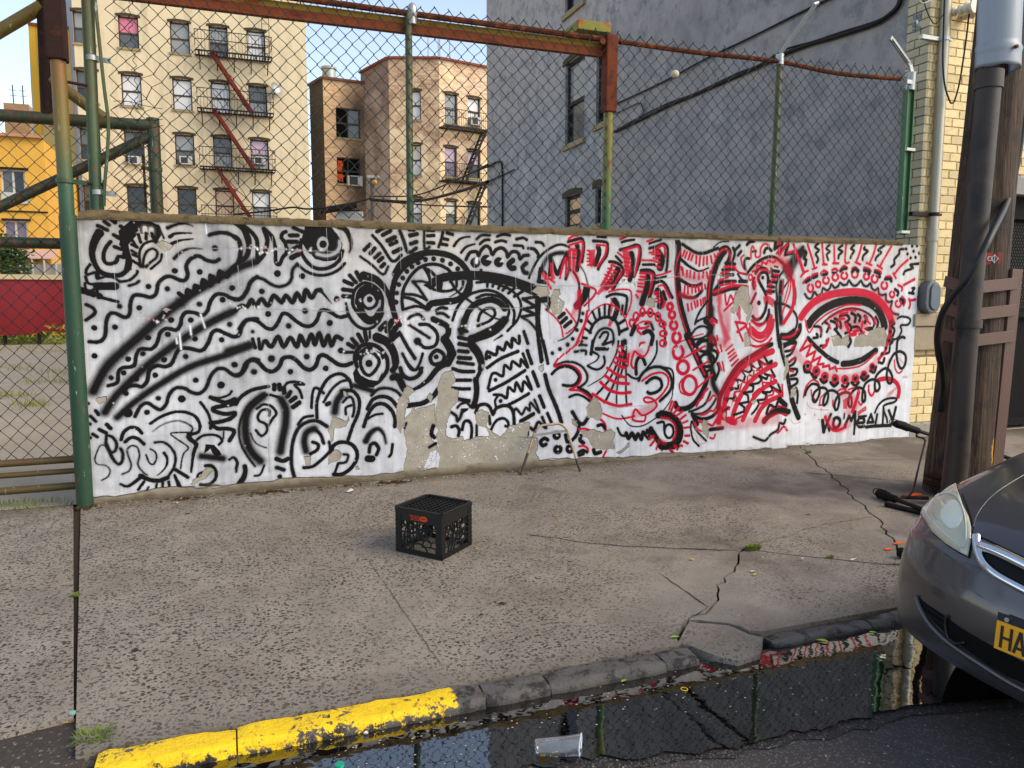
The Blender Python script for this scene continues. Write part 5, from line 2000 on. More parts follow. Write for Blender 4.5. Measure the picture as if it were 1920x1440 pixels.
u, z = fc.uz(516, 170); dish = thing('satellite_dish', fc.p(u, z, .3), 'grey satellite dish on the cream building right of the fire escape', 'satellite dish')
b = MB(); c = fc.p(u, z, .35); ax = (fc.n + fc.e * .9 + Vector((0, 0, .4))).normalized(); a1 = ax.orthogonal().normalized(); a2 = ax.cross(a1)
vs = [c - ax * .09]; 
for rr_, dd in ((.16, -.07), (.3, 0.0), (.36, .05)):
    vs += [c + ax * dd + (a1 * cos(2 * pi * k / 14) + a2 * sin(2 * pi * k / 14)) * rr_ for k in range(14)]
fs = [(0, 1 + k, 1 + (k + 1) % 14) for k in range(14)] + [(1 + r_ * 14 + k, 15 + r_ * 14 + k, 15 + r_ * 14 + (k + 1) % 14, 1 + r_ * 14 + (k + 1) % 14) for r_ in range(2) for k in range(14)]
b.add(vs, fs); b.build('reflector', MAT_GALV, dish, smooth='full')
b = MB(); b.tube([c, c + ax * .45], .02, 6); b.ball(c + ax * .46, .06, 8, 6); b.build('receiver', MAT_GALV, dish); b = MB(); b.tube([c - ax * .05, fc.p(u - .05, z - .2, .0)], .03, 6); b.build('bracket', MAT_IRON, dish)

# ------------------------------------------------------------ brick
def brick_mat(name, a, b_, mort, scale=(1, 1), axis='x', rot=0.0, dark=None, patch=None, burn=None, lift=.0):
    t = NT(name); sx, sy, sz = t.sep()
    cm = t.n('CombineXYZ'); h = t.math('ADD', t.math('MULTIPLY', sx, cos(rot)), t.math('MULTIPLY', sy, sin(rot)))
    t.l(h, cm.inputs[0]); t.l(sz, cm.inputs[1])
    br = t.n('TexBrick'); t.l(cm.outputs[0], br.inputs['Vector'])
    br.inputs['Color1'].default_value = lin(a) + (1,); br.inputs['Color2'].default_value = lin(b_) + (1,); br.inputs['Mortar'].default_value = lin(mort) + (1,)
    br.inputs['Scale'].default_value = 1; br.inputs['Brick Width'].default_value = .32 * scale[0]; br.inputs['Row Height'].default_value = .115 * scale[1]
    br.inputs['Mortar Size'].default_value = .014; br.inputs['Bias'].default_value = -.15
    c = br.outputs['Color']
    if patch: c = t.mix(t.ramp(t.math('ADD', t.noise(.55, 5, .65), t.math('MULTIPLY', sz, patch[1])), patch[2], patch[2] + .12), c, t.mix(t.math('MULTIPLY', br.outputs['Fac'], .3), lin(patch[0]), mul(lin(patch[0]), .7)))
    if dark: c = t.mix(t.math('MULTIPLY', t.ramp(t.noise(1.3, 6, .7), .45, .7), .6), c, lin(dark))
    if burn:
        for (p, rad) in burn:
            d = t.n('VectorMath', operation='DISTANCE'); t.l(t.vscale((1, 1, .62)), d.inputs[0]); d.inputs[1].default_value = (p[0], p[1], p[2] * .62)
            c = t.mix(t.math('MULTIPLY', t.ramp(t.math('ADD', d.outputs['Value'], t.math('MULTIPLY', t.noise(1.6, 5, .7), 1.0)), rad * .5, rad * 1.35, (1, 1, 1), (0, 0, 0)), .8), c, lin('#1c1714'))
    t.col(c); t.set(rough=.9); t.bump(br.outputs['Fac'], -.4, .02); t.bump(t.noise(18, 5, .7), .2, .02); return t.m

zt = gy(728, 110, 47)[2]
Bp = Vector(gz(728, 110, zt)); Ap = Vector(gz(676, 138, zt)); Cp = Vector(gz(823, 110.5, zt)); Dp = Vector(gz(925, 130, zt))
for q in (Ap, Bp, Cp, Dp): q.z = 0
brick = thing('brick_apartment_building', Bp, 'weathered red and tan brick tenement with a cut corner', 'building')
HB = zt
MAT_BR = brick_mat('worn_red_tan_brick', '#a67c5e', '#dbb78e', '#cbbca4', patch=('#e3cba4', -.030, .13), dark='#7a5236')
MAT_BR2 = brick_mat('tan_patched_brick', '#bd9878', '#e6c8a4', '#d6c8b2', rot=atan2((Dp - Cp).y, (Dp - Cp).x), patch=('#ecd2a6', -.022, .17), dark='#a5703f')
MAT_BRL = brick_mat('shaded_side_brick', '#5e4c48', '#8a7470', '#a0948c', rot=atan2((Bp - Ap).y, (Bp - Ap).x), patch=('#a59a94', -.03, .10))  # brick colours darkened: shade of the left-facing side painted in
f1 = Face(Bp, Cp - Bp); f2 = Face(Cp, Dp - Cp); f0 = Face(Ap, Bp - Ap)
def hole(face, x0, x1, y0, y1):
    a, c = face.uz(x0, (y0 + y1) / 2)[0], face.uz(x1, (y0 + y1) / 2)[0]; z0, z1 = face.uz((x0 + x1) / 2, y1)[1], face.uz((x0 + x1) / 2, y0)[1]
    return (a, c, z0, z1)
h1 = [hole(f1, 770, 789, 170, 225), hole(f1, 771, 790, 271, 329), hole(f1, 773, 791, 372, 428), hole(f1, 774, 792, 470, 525)]
h2 = [hole(f2, 834, 858, 176, 233), hole(f2, 877, 901, 184, 236), hole(f2, 834, 857, 276, 331), hole(f2, 877, 901, 283, 334), hole(f2, 836, 857, 376, 428), hole(f2, 877, 901, 381, 428), hole(f2, 837, 858, 480, 530)]
b = MB(); facade(b, f1, (Cp - Bp).length, HB, h1, .2, -.3); b.build('corner_wall', MAT_BR, brick, recalc=False)
b = MB(); facade(b, f2, (Dp - Cp).length, HB, h2, .2, -.3); b.build('facade_wall', MAT_BR2, brick, recalc=False)
b = MB(); facade(b, f0, (Bp - Ap).length, HB, [], .2, -.3); b.build('flank_wall', MAT_BRL, brick, recalc=False)
b = MB(); rim = [Ap, Bp, Cp, Dp]
for i in range(3): b.bar(rim[i] + Vector((0, 0, HB + .05)), rim[i + 1] + Vector((0, 0, HB + .05)), .3, .12)
b.build('coping', basic('red_tile_coping', '#8a4a3a', .8, .3, 5), brick)
Q = [Ap, Bp, Cp, Dp, Dp + Vector((3, 9, 0)), Ap + Vector((2, 10, 0))]; b = MB(); b.add([q + Vector((0, 0, HB - .4)) for q in Q], [tuple(range(6))]); b.build('roof', MAT_ROAD, brick)
pk = [('white', 'white'), ('cream', 'white'), ('white', 'sky'), ('dark', 'dark')]
for h, k, gr in zip(h1, pk, (0, 1, 0, 0)): window(f1, *h, brick, k, grille=gr)
for h, k in zip(h2, [('sky', 'sky'), ('white', 'white'), ('lilac', 'mauve'), ('lilac', 'dark'), ('cream', 'mid'), ('mid', 'mid'), ('mid', 'dark')]): window(f2, *h, brick, k)
u, z = f2.uz(890, 236); aircon(f2, u, z, 'white air conditioner in a top window of the brick building', .7, .5)
# fire escape of the brick building
fe2 = thing('fire_escape', f2.p(2, 8, .5), 'black iron fire escape with steep ladder on the brick building', 'fire escape')
ua, ub = f2.uz(822, 250)[0], f2.uz(908, 250)[0]
lv = [f2.uz(850, 242)[1], f2.uz(850, 341)[1], f2.uz(850, 440)[1]]
for z in lv:
    b = MB()
    fbox(b, f2, ua, ub, z - .08, z, .9, .97); fbox(b, f2, ua, ub, z - .08, z, .02, .08)
    for i in range(24): u = ua + (ub - ua) * i / 23; fbox(b, f2, u - .03, u + .03, z - .06, z - .03, .08, .9)
    for i in range(4): u = ua + .2 + (ub - ua - .4) * i / 3; b.bar(f2.p(u, z - .05, .93), f2.p(u, z - .55, .03), .05, .05)
    b.build('platform', MAT_IRON, fe2)
    b = MB()
    for zz in (z + .95, z + .5): b.bar(f2.p(ua, zz, .93), f2.p(ub, zz, .93), .03, .03); b.bar(f2.p(ua, zz, .93), f2.p(ua, zz, .02), .03, .03)
    for i in range(22): u = ua + (ub - ua) * i / 21; b.bar(f2.p(u, z, .93), f2.p(u, z + .95, .93), .014, .014)
    b.build('railing', MAT_IRON, fe2)
for z1_, z0_ in zip(lv[:-1], lv[1:]):
    A, B = f2.p(f2.uz(900, 250)[0], z1_, .5), f2.p(f2.uz(862, 330)[0], z0_, .5); b = MB()
    for o in (-.25, .25): b.bar(A + f2.n * o, B + f2.n * o, .05, .14)
    for i in range(1, 11): q = A + (B - A) * i / 11; b.obox(q, f2.e * .09, f2.n * .25, (0, 0, .015))
    b.build('stair', MAT_IRON, fe2)
# roof aerials
for k, (px, hh) in enumerate(((806, 1.6), (828, 1.9))):
    q = Vector(gz(px, 109, zt)); an = thing('roof_aerial', (q.x, q.y + .4, zt), ('left' if k == 0 else 'right') + ' thin metal pipe frame standing on the brick roof', 'aerial', 'pipe frames on the brick roof')
    b = MB(); b.tube([(q.x, q.y + .4, zt - .3), (q.x, q.y + .4, zt + hh)], .03, 5); b.tube([(q.x + .7, q.y + .7, zt - .3), (q.x + .7, q.y + .7, zt + hh)], .03, 5); b.tube([(q.x, q.y + .4, zt + hh), (q.x + .7, q.y + .7, zt + hh)], .025, 5); b.tube([(q.x, q.y + .4, zt + hh * .2), (q.x - .4, q.y + .2, zt - .2)], .02, 5); b.build('pole_frame', MAT_GALV, an)

# the scorched brick block between
zs_ = gy(605, 148, 50)[2]; B2 = Vector(gz(605, 147.5, zs_)); A2 = Vector(gz(580, 162, zs_)); C2 = Vector(gz(690, 158, zs_))
for q in (A2, B2, C2): q.z = 0
burn = thing('scorched_brick_building', B2, 'lower brick building with two wide soot blackened windows', 'building')
g1 = Face(B2, C2 - B2); g0 = Face(A2, B2 - A2)
hh = [hole(g1, 630, 676, 203, 259), hole(g1, 632, 676, 296, 345), hole(g1, 633, 676, 392, 440)]
bp_ = [(g1.p((h[0] + h[1]) / 2 + .7, h[3] - .2), 1.5) for h in hh[:2]] + [(g1.p((hh[1][0] + hh[1][1]) / 2 + .7, hh[1][2] - .5), 1.6)]
MAT_BU = brick_mat('scorched_tan_brick', '#b58c66', '#d9b488', '#c6b496', rot=atan2((C2 - B2).y, (C2 - B2).x), burn=bp_)
b = MB(); facade(b, g1, (C2 - B2).length, zs_, hh, .3, -.3); b.build('facade_wall', MAT_BU, burn, recalc=False)
b = MB(); facade(b, g0, (B2 - A2).length, zs_, [], .3, -.3); b.build('flank_wall', brick_mat('shaded_flank_brick', '#3a3330', '#4a423e', '#544c48', rot=1), burn, recalc=False)  # shade of the left-facing wall put into darker brick colours
b = MB(); b.bar(B2 + Vector((0, 0, zs_ + .05)), C2 + Vector((0, 0, zs_ + .05)), .3, .14); b.bar(A2 + Vector((0, 0, zs_ + .05)), B2 + Vector((0, 0, zs_ + .05)), .3, .14); b.build('coping', basic('brown_coping', '#6e4a3a', .8, .3, 5), burn)
for h in hh:
    w_ = window(g1, *h, burn, ('void', 'mid') if h is hh[0] else ('void', 'void'), .28, basic('charred_frame', '#3d3a30', .8, .3, 9), False, 'v')
    b = MB(); zm = (h[2] + h[3]) / 2; fbox(b, g1, h[0] + .06, h[1] - .06, zm - .05, zm + .05, -.26, -.2); b.build('transom', basic('charred_rail', '#46433a', .8, .3, 9), w_)
u, z = g1.uz(665, 349); aircon(g1, u, z, 'white air conditioner in the scorched window', .95, .62)
u, z = g1.uz(639, 322); ct = thing('curtain', g1.p(u, z, -.2), 'torn orange curtain hanging in the scorched window', 'curtain')
for (pa, pb, wd) in (((638, 300), (640, 322), .16), ((638, 325), (641, 339), .2)):
    ua_, za_ = g1.uz(*pa); ub_, zb2 = g1.uz(*pb); b = MB(); P1 = []; P2 = []
    for i in range(9): t = i / 8; uu = ua_ + (ub_ - ua_) * t + .05 * sin(t * 7); ww = wd * (.5 + .6 * sin(pi * (.15 + .8 * t))); P1.append(g1.p(uu - ww, za_ + (zb2 - za_) * t, -.2 + .03 * sin(i))); P2.append(g1.p(uu + ww, za_ + (zb2 - za_) * t, -.2 - .03 * sin(i)))
    b.add(P1 + P2, [(i, i + 1, 9 + i + 1, 9 + i) for i in range(8)]); b.build('cloth', basic('orange_cloth', '#e0571a', .8, .2, 8), ct)
q = Vector(gz(625, 146, zs_)); b = MB(); b.tube([(q.x, q.y + 2, zs_ - .4), (q.x, q.y + 2, zs_ + 1.0)], .42, 12); b.tube([(q.x, q.y + 2, zs_ + 1.0), (q.x, q.y + 2, zs_ + 1.15)], [.5, .5], 12); tag(b.build('roof_vent', MAT_GALV, smooth=True), 'round metal vent on the scorched brick building roof', 'vent')

# ------------------------------------------------------------ left side buildings
yb_ = thing('yellow_building', (-7, 38, 0), 'low bright yellow building with white framed windows at far left', 'building')
fy = Face((gy(-300, 300, 38)[0], 38, 0), (1, 0, 0)); xe = gy(84, 300, 38)[0] - fy.O.x; zy = gy(40, 258, 38)[2]
MAT_YEL = stucco('yellow_stucco', '#d39a36', '#e3b04a', .25, 0, '#b98a3a')
hy = [hole(fy, 2, 47, 318, 364), hole(fy, 8, 52, 414, 460), hole(fy, -110, -60, 316, 362)]
b = MB(); facade(b, fy, xe, zy, hy, .15, -.3); b.quad(fy.p(xe, -.3), fy.p(xe, -.3, -8), fy.p(xe, zy, -8), fy.p(xe, zy)); b.quad(fy.p(0, zy), fy.p(xe, zy), fy.p(xe, zy, -8), fy.p(0, zy, -8)); b.build('facade_wall', MAT_YEL, yb_, recalc=False)
b = MB(); b.bar(fy.p(0, zy + .06, .05), fy.p(xe, zy + .06, .05), .3, .12); b.build('coping', basic('pinkish_coping', '#b88a6a', .8, .2, 6), yb_)
for h in hy: window(fy, *h, yb_, ('mid', 'dark') if h is hy[0] else ('mauve', 'mauve'), .12, MAT_SASHW, False, 'v')
for h in hy: b = MB(); fbox(b, fy, h[0] - .05, h[1] + .15, h[3], h[3] + .08, -.02, .1); b.build('lintel', MAT_IRON, yb_)
u, z = fy.uz(30, 382); b = MB(); fbox(b, fy, u - .5, u + .5, z, z + .45, -.02, .08); b.build('wall_vent', MAT_AC, yb_)
b = MB(); fbox(b, fy, 0, xe, fy.uz(50, 398)[1], fy.uz(50, 398)[1] + .05, 0, .06); b.build('cable_trunking', MAT_IRON, yb_)
b = MB(); u1, z1 = fy.uz(100, 478); fbox(b, fy, fy.uz(20, 490)[0], fy.uz(130, 490)[0], fy.uz(60, 521)[1], fy.uz(60, 497)[1], .5, 1.6); b.build('porch', basic('pale_porch', '#a9a29a', .8, .2, 5), yb_)
b = MB(); zz = fy.uz(60, 484)[1]; b.add([fy.p(fy.uz(20, 490)[0], zz + .35, 0), fy.p(fy.uz(112, 490)[0], zz + .35, 0), fy.p(fy.uz(118, 490)[0], zz - .1, 1.8), fy.p(fy.uz(14, 490)[0], zz - .1, 1.8)], [(0, 1, 2, 3)]); b.build('awning', basic('pink_awning', '#c9a49a', .7, .15, 5), yb_)
b = MB()
for i in range(9): u = fy.uz(14, 490)[0] + i * .42; b.bar(fy.p(u, .3, 1.75), fy.p(u, zz - .1, 1.75), .06, .06)
b.bar(fy.p(fy.uz(14, 490)[0], zz - .9, 1.75), fy.p(fy.uz(118, 490)[0], zz - .9, 1.75), .06, .06); b.build('porch_railing', MAT_SASHW, yb_)

tan = thing('yellow_tan_tower', (-9, 52, 0), 'tall narrow yellow and tan building behind the rusty gate post', 'building')
ft = Face((gy(63, 200, 52)[0], 52, 0), (1, 0, 0)); xt = gy(150, 200, 52)[0] - ft.O.x; ztn = gy(80, 50, 52)[2]
MAT_TAN = stucco('tan_stucco', '#d6b36a', '#e3c27a', .3)
MAT_GOLD = stucco('golden_stucco', '#e0a824', '#efbb3a', .3)
ht = [hole(ft, 91, 112, 110, 145), hole(ft, 93, 113, 196, 235), hole(ft, 90, 114, 284, 335), hole(ft, 94, 116, 372, 420)]
bq = MB(); us_ = ft.uz(76, 200)[0]
facade(bq, ft, xt, ztn, ht, .15, -.3); bq.build('facade_wall', MAT_TAN, tan, recalc=False)
b = MB(); fbox(b, ft, 0, us_, -.3, ztn, -.02, .05); fbox(b, ft, us_ + .02, xt, ft.uz(80, 108)[1], ztn, -.02, .03); b.build('corner_band', MAT_GOLD, tan)
b = MB(); qx = gy(54, 100, 66)[0]; b.quad((ft.O.x, 52, -.3), (ft.O.x, 52, ztn), (qx, 66, ztn), (qx, 66, -.3)); b.build('flank_wall', MAT_GREYSIDE, tan, recalc=False)
b = MB(); b.bar(ft.p(0, ztn + .05), ft.p(xt, ztn + .05), .3, .15); b.build('coping', basic('red_coping', '#8a4a3a', .8, .3, 5), tan)
for h in ht: window(ft, *h, tan, ('cream', 'sky'), .12, MAT_SASH, True)
tower = thing('brown_brick_tower', (-14, 70, 0), 'distant brown brick tower with rooftop aerials at far left', 'building')
fw = Face((gy(8, 220, 70)[0], 70, 0), (1, 0, 0)); xw = gy(55, 220, 70)[0] - fw.O.x; zw = gy(30, 194, 70)[2]
b = MB(); c = fw.p(xw / 2, 0); b.box(fw.O.x, fw.O.x + xw, 70, 74, -.3, zw); b.build('shaft', brick_mat('brown_brick', '#8f6844', '#a5794f', '#9a8468'), tower)
b = MB(); b.box(fw.O.x + xw * .5, fw.O.x + xw, 69.9, 70, zw * .72, zw * .74); b.build('floor_band', basic('pale_band', '#c9a860', .8), tower)
b = MB()
for k in (.28, .68): 
    x = fw.O.x + xw * k; b.tube([(x, 71, zw - .3), (x, 71, zw + 1.6)], .04, 5)
    for zz in (.8, 1.2): b.bar((x - .25, 71, zw + zz), (x + .25, 71, zw + zz), .03, .03)
b.build('aerial', MAT_IRON, tower)

# ------------------------------------------------------------ lot: red banner fence, bush, service pole and cables
rf = thing('red_banner_fence', (-7, 31, 0), 'low fence covered with a dark red banner under a cream top rail', 'fence')
RY = 31.0
x0, x1 = gy(-300, 570, RY)[0], gy(150, 570, RY)[0]; zt_, zb2 = gy(60, 524, RY)[2], gy(60, 630, RY)[2]
b = MB(); n = 60; P = []; top = []; bot = []
for i in range(n + 1):
    x = x0 + (x1 - x0) * i / n; y = RY + .06 * sin(x * 2.1) + .05 * mnoise.noise(Vector((x * 1.4, 0, 0)))
    sag = .12 * abs(sin((x - x0) * 1.05))
    top.append((x, RY, zt_)); P.append((x, y - .06, (zt_ + zb2) / 2)); bot.append((x, y + .05, zb2 + .15 - sag))
b.add(top + P + bot, [(i, i + 1, n + 2 + i, n + 1 + i) for i in range(n)] + [(n + 1 + i, n + 2 + i, 2 * n + 3 + i, 2 * n + 2 + i) for i in range(n)])
b.build('banner', basic('red_vinyl', '#8a0a14', .55, .25, 3, .1, 20), rf, smooth='full', recalc=False)
b = MB(); b.box(x0, x1, RY - .08, RY + .08, zt_, zt_ + .17); b.build('top_rail', basic('cream_rail', '#d3bd92', .7, .15, 6), rf)
b = MB(); 
for i in range(7): x = x0 + .3 + (x1 - x0 - .6) * i / 6; b.box(x - .05, x + .05, RY + .1, RY + .2, 0, zt_)
b.build('fence_posts', MAT_IRON, rf)
def leaf_mat(name, a, b_):
    t = NT(name); oi = t.n('ObjectInfo'); t.col(t.mix(t.noise(9, 3), lin(a), lin(b_))); t.set(rough=.55, spec=.3)
    t.b.inputs['Subsurface Weight'].default_value = 0; return t.m
MAT_LEAF = leaf_mat('leaf_green', '#3f5a1e', '#7a9432')
MAT_LEAFD = leaf_mat('leaf_dark', '#24381a', '#4c6428')
def foliage(b, c, rad, n, size, seed, flat=0):
    rr = random.Random(seed)
    cl = [(Vector((rr.gauss(0, .5), rr.gauss(0, .5), rr.gauss(0, .5))), rr.uniform(.25, .5)) for _ in range(14)]
    for i in range(n):
        cc, cr = rr.choice(cl); d = Vector((rr.gauss(0, 1), rr.gauss(0, 1), rr.gauss(0, 1))).normalized() * cr * rr.random() ** .4
        p = Vector(c) + Vector(((cc.x + d.x) * rad[0], (cc.y + d.y) * rad[1], (cc.z + d.z) * rad[2]))
        if p.z < .02: p.z = .02 + rr.random() * .1
        a = Vector((rr.gauss(0, 1), rr.gauss(0, 1), rr.gauss(0, .6))).normalized() * size * rr.uniform(.6, 1.3); e = a.orthogonal().normalized() * size * .32
        e.rotate(Matrix.Rotation(rr.random() * 6.3, 3, a)); b.add([p - a, p + e, p + a, p - e], [(0, 1, 2, 3)])
bush = thing('green_bush', (gy(10, 490, 33)[0], 33, 0), 'leafy green bush behind the red banner fence at left edge', 'bush')
b = MB(); c = gy(2, 478, 33); foliage(b, (c[0] - .3, 33, c[2] - .2), (1.5, 1.0, 1.3), 2600, .13, 3); b.build('crown', MAT_LEAFD, bush, recalc=False)
b = MB(); b.tube([(c[0] - .3, 33, -.02), (c[0] - .2, 33, c[2] - .4)], [.07, .04], 7); b.build('trunk', MAT_LINTEL, bush)
b = MB()
for k in range(12):
    px = -40 + k * 15; c = gz(px, 640 + (k % 3) * 2, -.02); foliage(b, (c[0], c[1] - .5, .14), (.8, .4, .35), 200, .09, 40 + k)
tag(b.build('weeds', leaf_mat('weed_green', '#6f8a2a', '#b3b040'), recalc=False), kind='stuff')
# grass seams over the lot asphalt
b = MB(); rr = random.Random(8)
for (px, py, w_) in ((40, 655, 40), (90, 716, 30), (20, 742, 30), (110, 700, 30), (30, 690, 30), (110, 660, 30), (60, 760, 20)):
    for _ in range(120):
        c = gz(px + rr.gauss(0, w_), py + rr.gauss(0, 3), -.02); s_ = rr.uniform(.03, .12); an = rr.random() * 6.3
        b.add([(c[0], c[1], -.03), (c[0] + .015 * cos(an), c[1] + .015 * sin(an), -.03), (c[0] + .05 * cos(an + 1), c[1] + .05 * sin(an + 1), s_)], [(0, 1, 2)])
tag(b.build('lot_grass', leaf_mat('dry_grass', '#76803a', '#a59a50'), recalc=False), kind='stuff')
sp = thing('service_pole', (gy(699, 400, 36)[0], 36, 0), 'grey wooden service pole carrying black cables in front of the brick building', 'pole')
c = gy(699, 330, 36); b = MB(); b.tube([(c[0], 36, -.1), (c[0], 36, c[2])], .13, 10); b.build('shaft', basic('grey_wood', '#6d665f', .85, .3, 8, stretch=(3, 3, .5)), sp, smooth=True)
b = MB(); b.box(c[0] - .28, c[0] + .28, 35.8, 35.88, c[2] - .12, c[2]); b.build('crossarm', MAT_GALV, sp)
lc = gy(701, 343, 36); b = MB(); b.ball((lc[0], 35.8, lc[2]), .12, 10, 8); b.build('lamp', basic('amber_lamp', '#b98a3a', .4), sp, smooth='full')
def cable(pts, r, label, dY=0):
    P = [gy(px, py, Y) for px, py, Y in pts]; b = MB(); b.tube(smooth_line(P, 6), r, 5, cap=False)
    o = b.build('cable', MAT_IRON, None, smooth='full', recalc=False); return tag(o, label, 'cable', 'black overhead cables across the lot')
BXP = 7.45
cable([(699, 368, 36), (780, 366, 32), (860, 335, 26), (915, 308, 21.5)], .03, 'upper thin black cable from the service pole to the blue grey wall')
cable([(695, 374, 36), (775, 378, 32), (850, 362, 27), (914, 341, 21.5)], .055, 'thick sagging black cable from the service pole to the blue grey wall')
cable([(695, 376, 36), (790, 384, 32), (860, 387, 27), (920, 388, 22)], .03, 'lowest straight black cable right of the service pole')
cable([(440, 402, 38), (500, 396, 38), (548, 389, 37), (580, 392, 36.5), (640, 386, 36), (695, 372, 36)], .045, 'black cable running left from the service pole past the cream building')
du = thing('duct_box', (gy(655, 400, 37)[0], 37, 0), 'grey metal duct unit with a black pipe behind the wall top', 'duct')
c = gy(657, 405, 37); b = MB(); b.box(c[0] - .6, c[0] + .6, 37, 38, -.02, gy(657, 396, 37)[2]); b.build('case', MAT_GALV, du, bevel=.03)
b = MB(); b.tube([gy(600, 396, 36.8), gy(668, 384, 36.8)], .16, 10); b.build('pipe', MAT_IRON, du, smooth=True)

# ------------------------------------------------------------ corner building: blue-grey side wall, yellow brick street front
SXN, SXF = 7.06, 7.42
def bluewall_mat():
    t = NT('blue_grey_stucco'); sx, sy, sz = t.sep()
    n1 = t.noise(.9, 6, .65); n2 = t.noise(4, 6, .7)
    c = t.mix(t.ramp(n1, .3, .7), lin('#777879'), lin('#adacaa'))
    c = t.mix(t.ramp(sy, 14.2, 14.6), t.mix(t.ramp(n1, .3, .7), lin('#7b7773'), lin('#aba59e')), c)
    up = t.ramp(t.math('ADD', t.math('ADD', sz, t.math('MULTIPLY', sy, .06)), t.math('MULTIPLY', t.math('SUBTRACT', n1, .5), 3.2)), 6.2, 7.8)
    c = t.mix(up, c, t.mix(n2, lin('#9d9591'), lin('#b5ada8')))
    near = t.ramp(t.math('ADD', sy, t.math('MULTIPLY', n1, 1.5)), 14.0, 14.4, (1, 1, 1), (0, 0, 0))
    c = t.mix(t.math('MULTIPLY', near, .45), c, t.mix(n2, lin('#7a7373'), lin('#a09898')))
    c = t.mix(t.math('MULTIPLY', t.ramp(n2, .46, .62), .55), c, lin('#63676b'))
    c = t.mix(t.math('MULTIPLY', t.ramp(t.noise(1.7, 5, .7, t.vscale((1, 1, .4))), .52, .68), .22), c, lin('#a9a8a6'))
    c = t.mix(t.math('MULTIPLY', t.ramp(t.noise(2.6, 6, .75), .54, .66), .6), c, lin('#4f5357'))
    t.col(c); t.set(rough=.85); t.bump(t.noise(7, 6, .7), .35, .03); t.bump(t.noise(40, 4, .7), .2, .01); return t.m
MAT_BLUE = bluewall_mat()
cb = thing('corner_building', (8, 10, 0), 'corner building with blue grey stucco side wall and yellow brick street front', 'building')
YN0 = 6.72; YN1 = gx(1133, 300, SXN)[1]; YF = gx(913, 200, SXF)[1]; HBL = 13.5
ff = Face((SXF, YF, 0), (0, -1, 0))
hb = [hole(ff, 1060, 1096, 110, 266), hole(ff, 1118, 1134, 96, 232), hole(ff, 1059, 1088, 366, 425), hole(ff, 1116, 1127, 350, 420), hole(ff, 1060, 1096, -170, 14)]
b = MB(); facade(b, ff, YF - YN1, HBL, hb, .14, -.3); b.quad((SXF, YF, -.3), (20, YF + 2, -.3), (20, YF + 2, HBL), (SXF, YF, HBL)); b.build('flank_wall', MAT_BLUE, cb, recalc=False)
b = MB(); ny, nz = 60, 60; vs = []
for i in range(ny + 1):
    for j in range(nz + 1):
        y = YN0 + (YN1 - YN0) * i / ny; z = -.3 + (HBL + .3) * j / nz; vs.append((SXN + .018 * mnoise.noise(Vector((y * .8, z * .8, 2))), y, z))
b.add(vs, [(i * (nz + 1) + j, i * (nz + 1) + j + 1, (i + 1) * (nz + 1) + j + 1, (i + 1) * (nz + 1) + j) for i in range(ny) for j in range(nz)])
b.quad((SXN, YN1, -.3), (SXF + .3, YN1, -.3), (SXF + .3, YN1, HBL), (SXN, YN1, HBL)); b.build('flank_wall', MAT_BLUE, cb, smooth='full', recalc=False)
for h, k in zip(hb, [('sky', 'dark'), ('mid', 'dark'), ('peach', 'peach'), ('dark', 'dark'), ('dark', 'dark')]): window(ff, *h, cb, k, .12, basic('dark_window_frame', '#2b2726', .7, .3, 9), True)
def wallcable(pts, r, lab, X=SXN - .035):
    P = smooth_line([gx(px, py, X) for px, py in pts], 6); b = MB(); b.tube(P, r, 6, cap=False); o = b.build('cable', MAT_IRON, None, smooth='full', recalc=False)
    return tag(o, lab, 'cable', 'cables strung on the blue grey wall')
LO = [(1152, 247), (1205, 222), (1255, 197), (1300, 178), (1380, 143), (1420, 125), (1470, 101), (1520, 82), (1575, 66), (1640, 44), (1672, 24), (1686, 6), (1690, -20)]
wallcable(LO, .028, 'thick black cable bundle sloping up the blue grey wall')
wallcable([(x + 2, y - 5 + 3 * sin(x * .05)) for x, y in LO], .013, 'thin black cable twisted along the thick cable bundle', SXN - .05)
wallcable([(1152, 196), (1205, 172), (1258, 146), (1320, 112), (1400, 74), (1500, 24), (1580, -14)], .016, 'thin upper black cable sloping up the blue grey wall')
wallcable([(1152, 214), (1165, 208), (1195, 194), (1203, 196), (1206, 212), (1200, 222)], .010, 'short looped cable between the two sloping cables')
wallcable([(890, 322), (915, 312), (934, 303), (941, 310), (942, 360), (942, 430)], .028, 'bent black conduit low on the far end of the blue grey wall', SXF - .04)
wallcable([(890, 350), (915, 340), (945, 327), (964, 318)], .02, 'short black cable stub on the blue grey wall', SXF - .05)
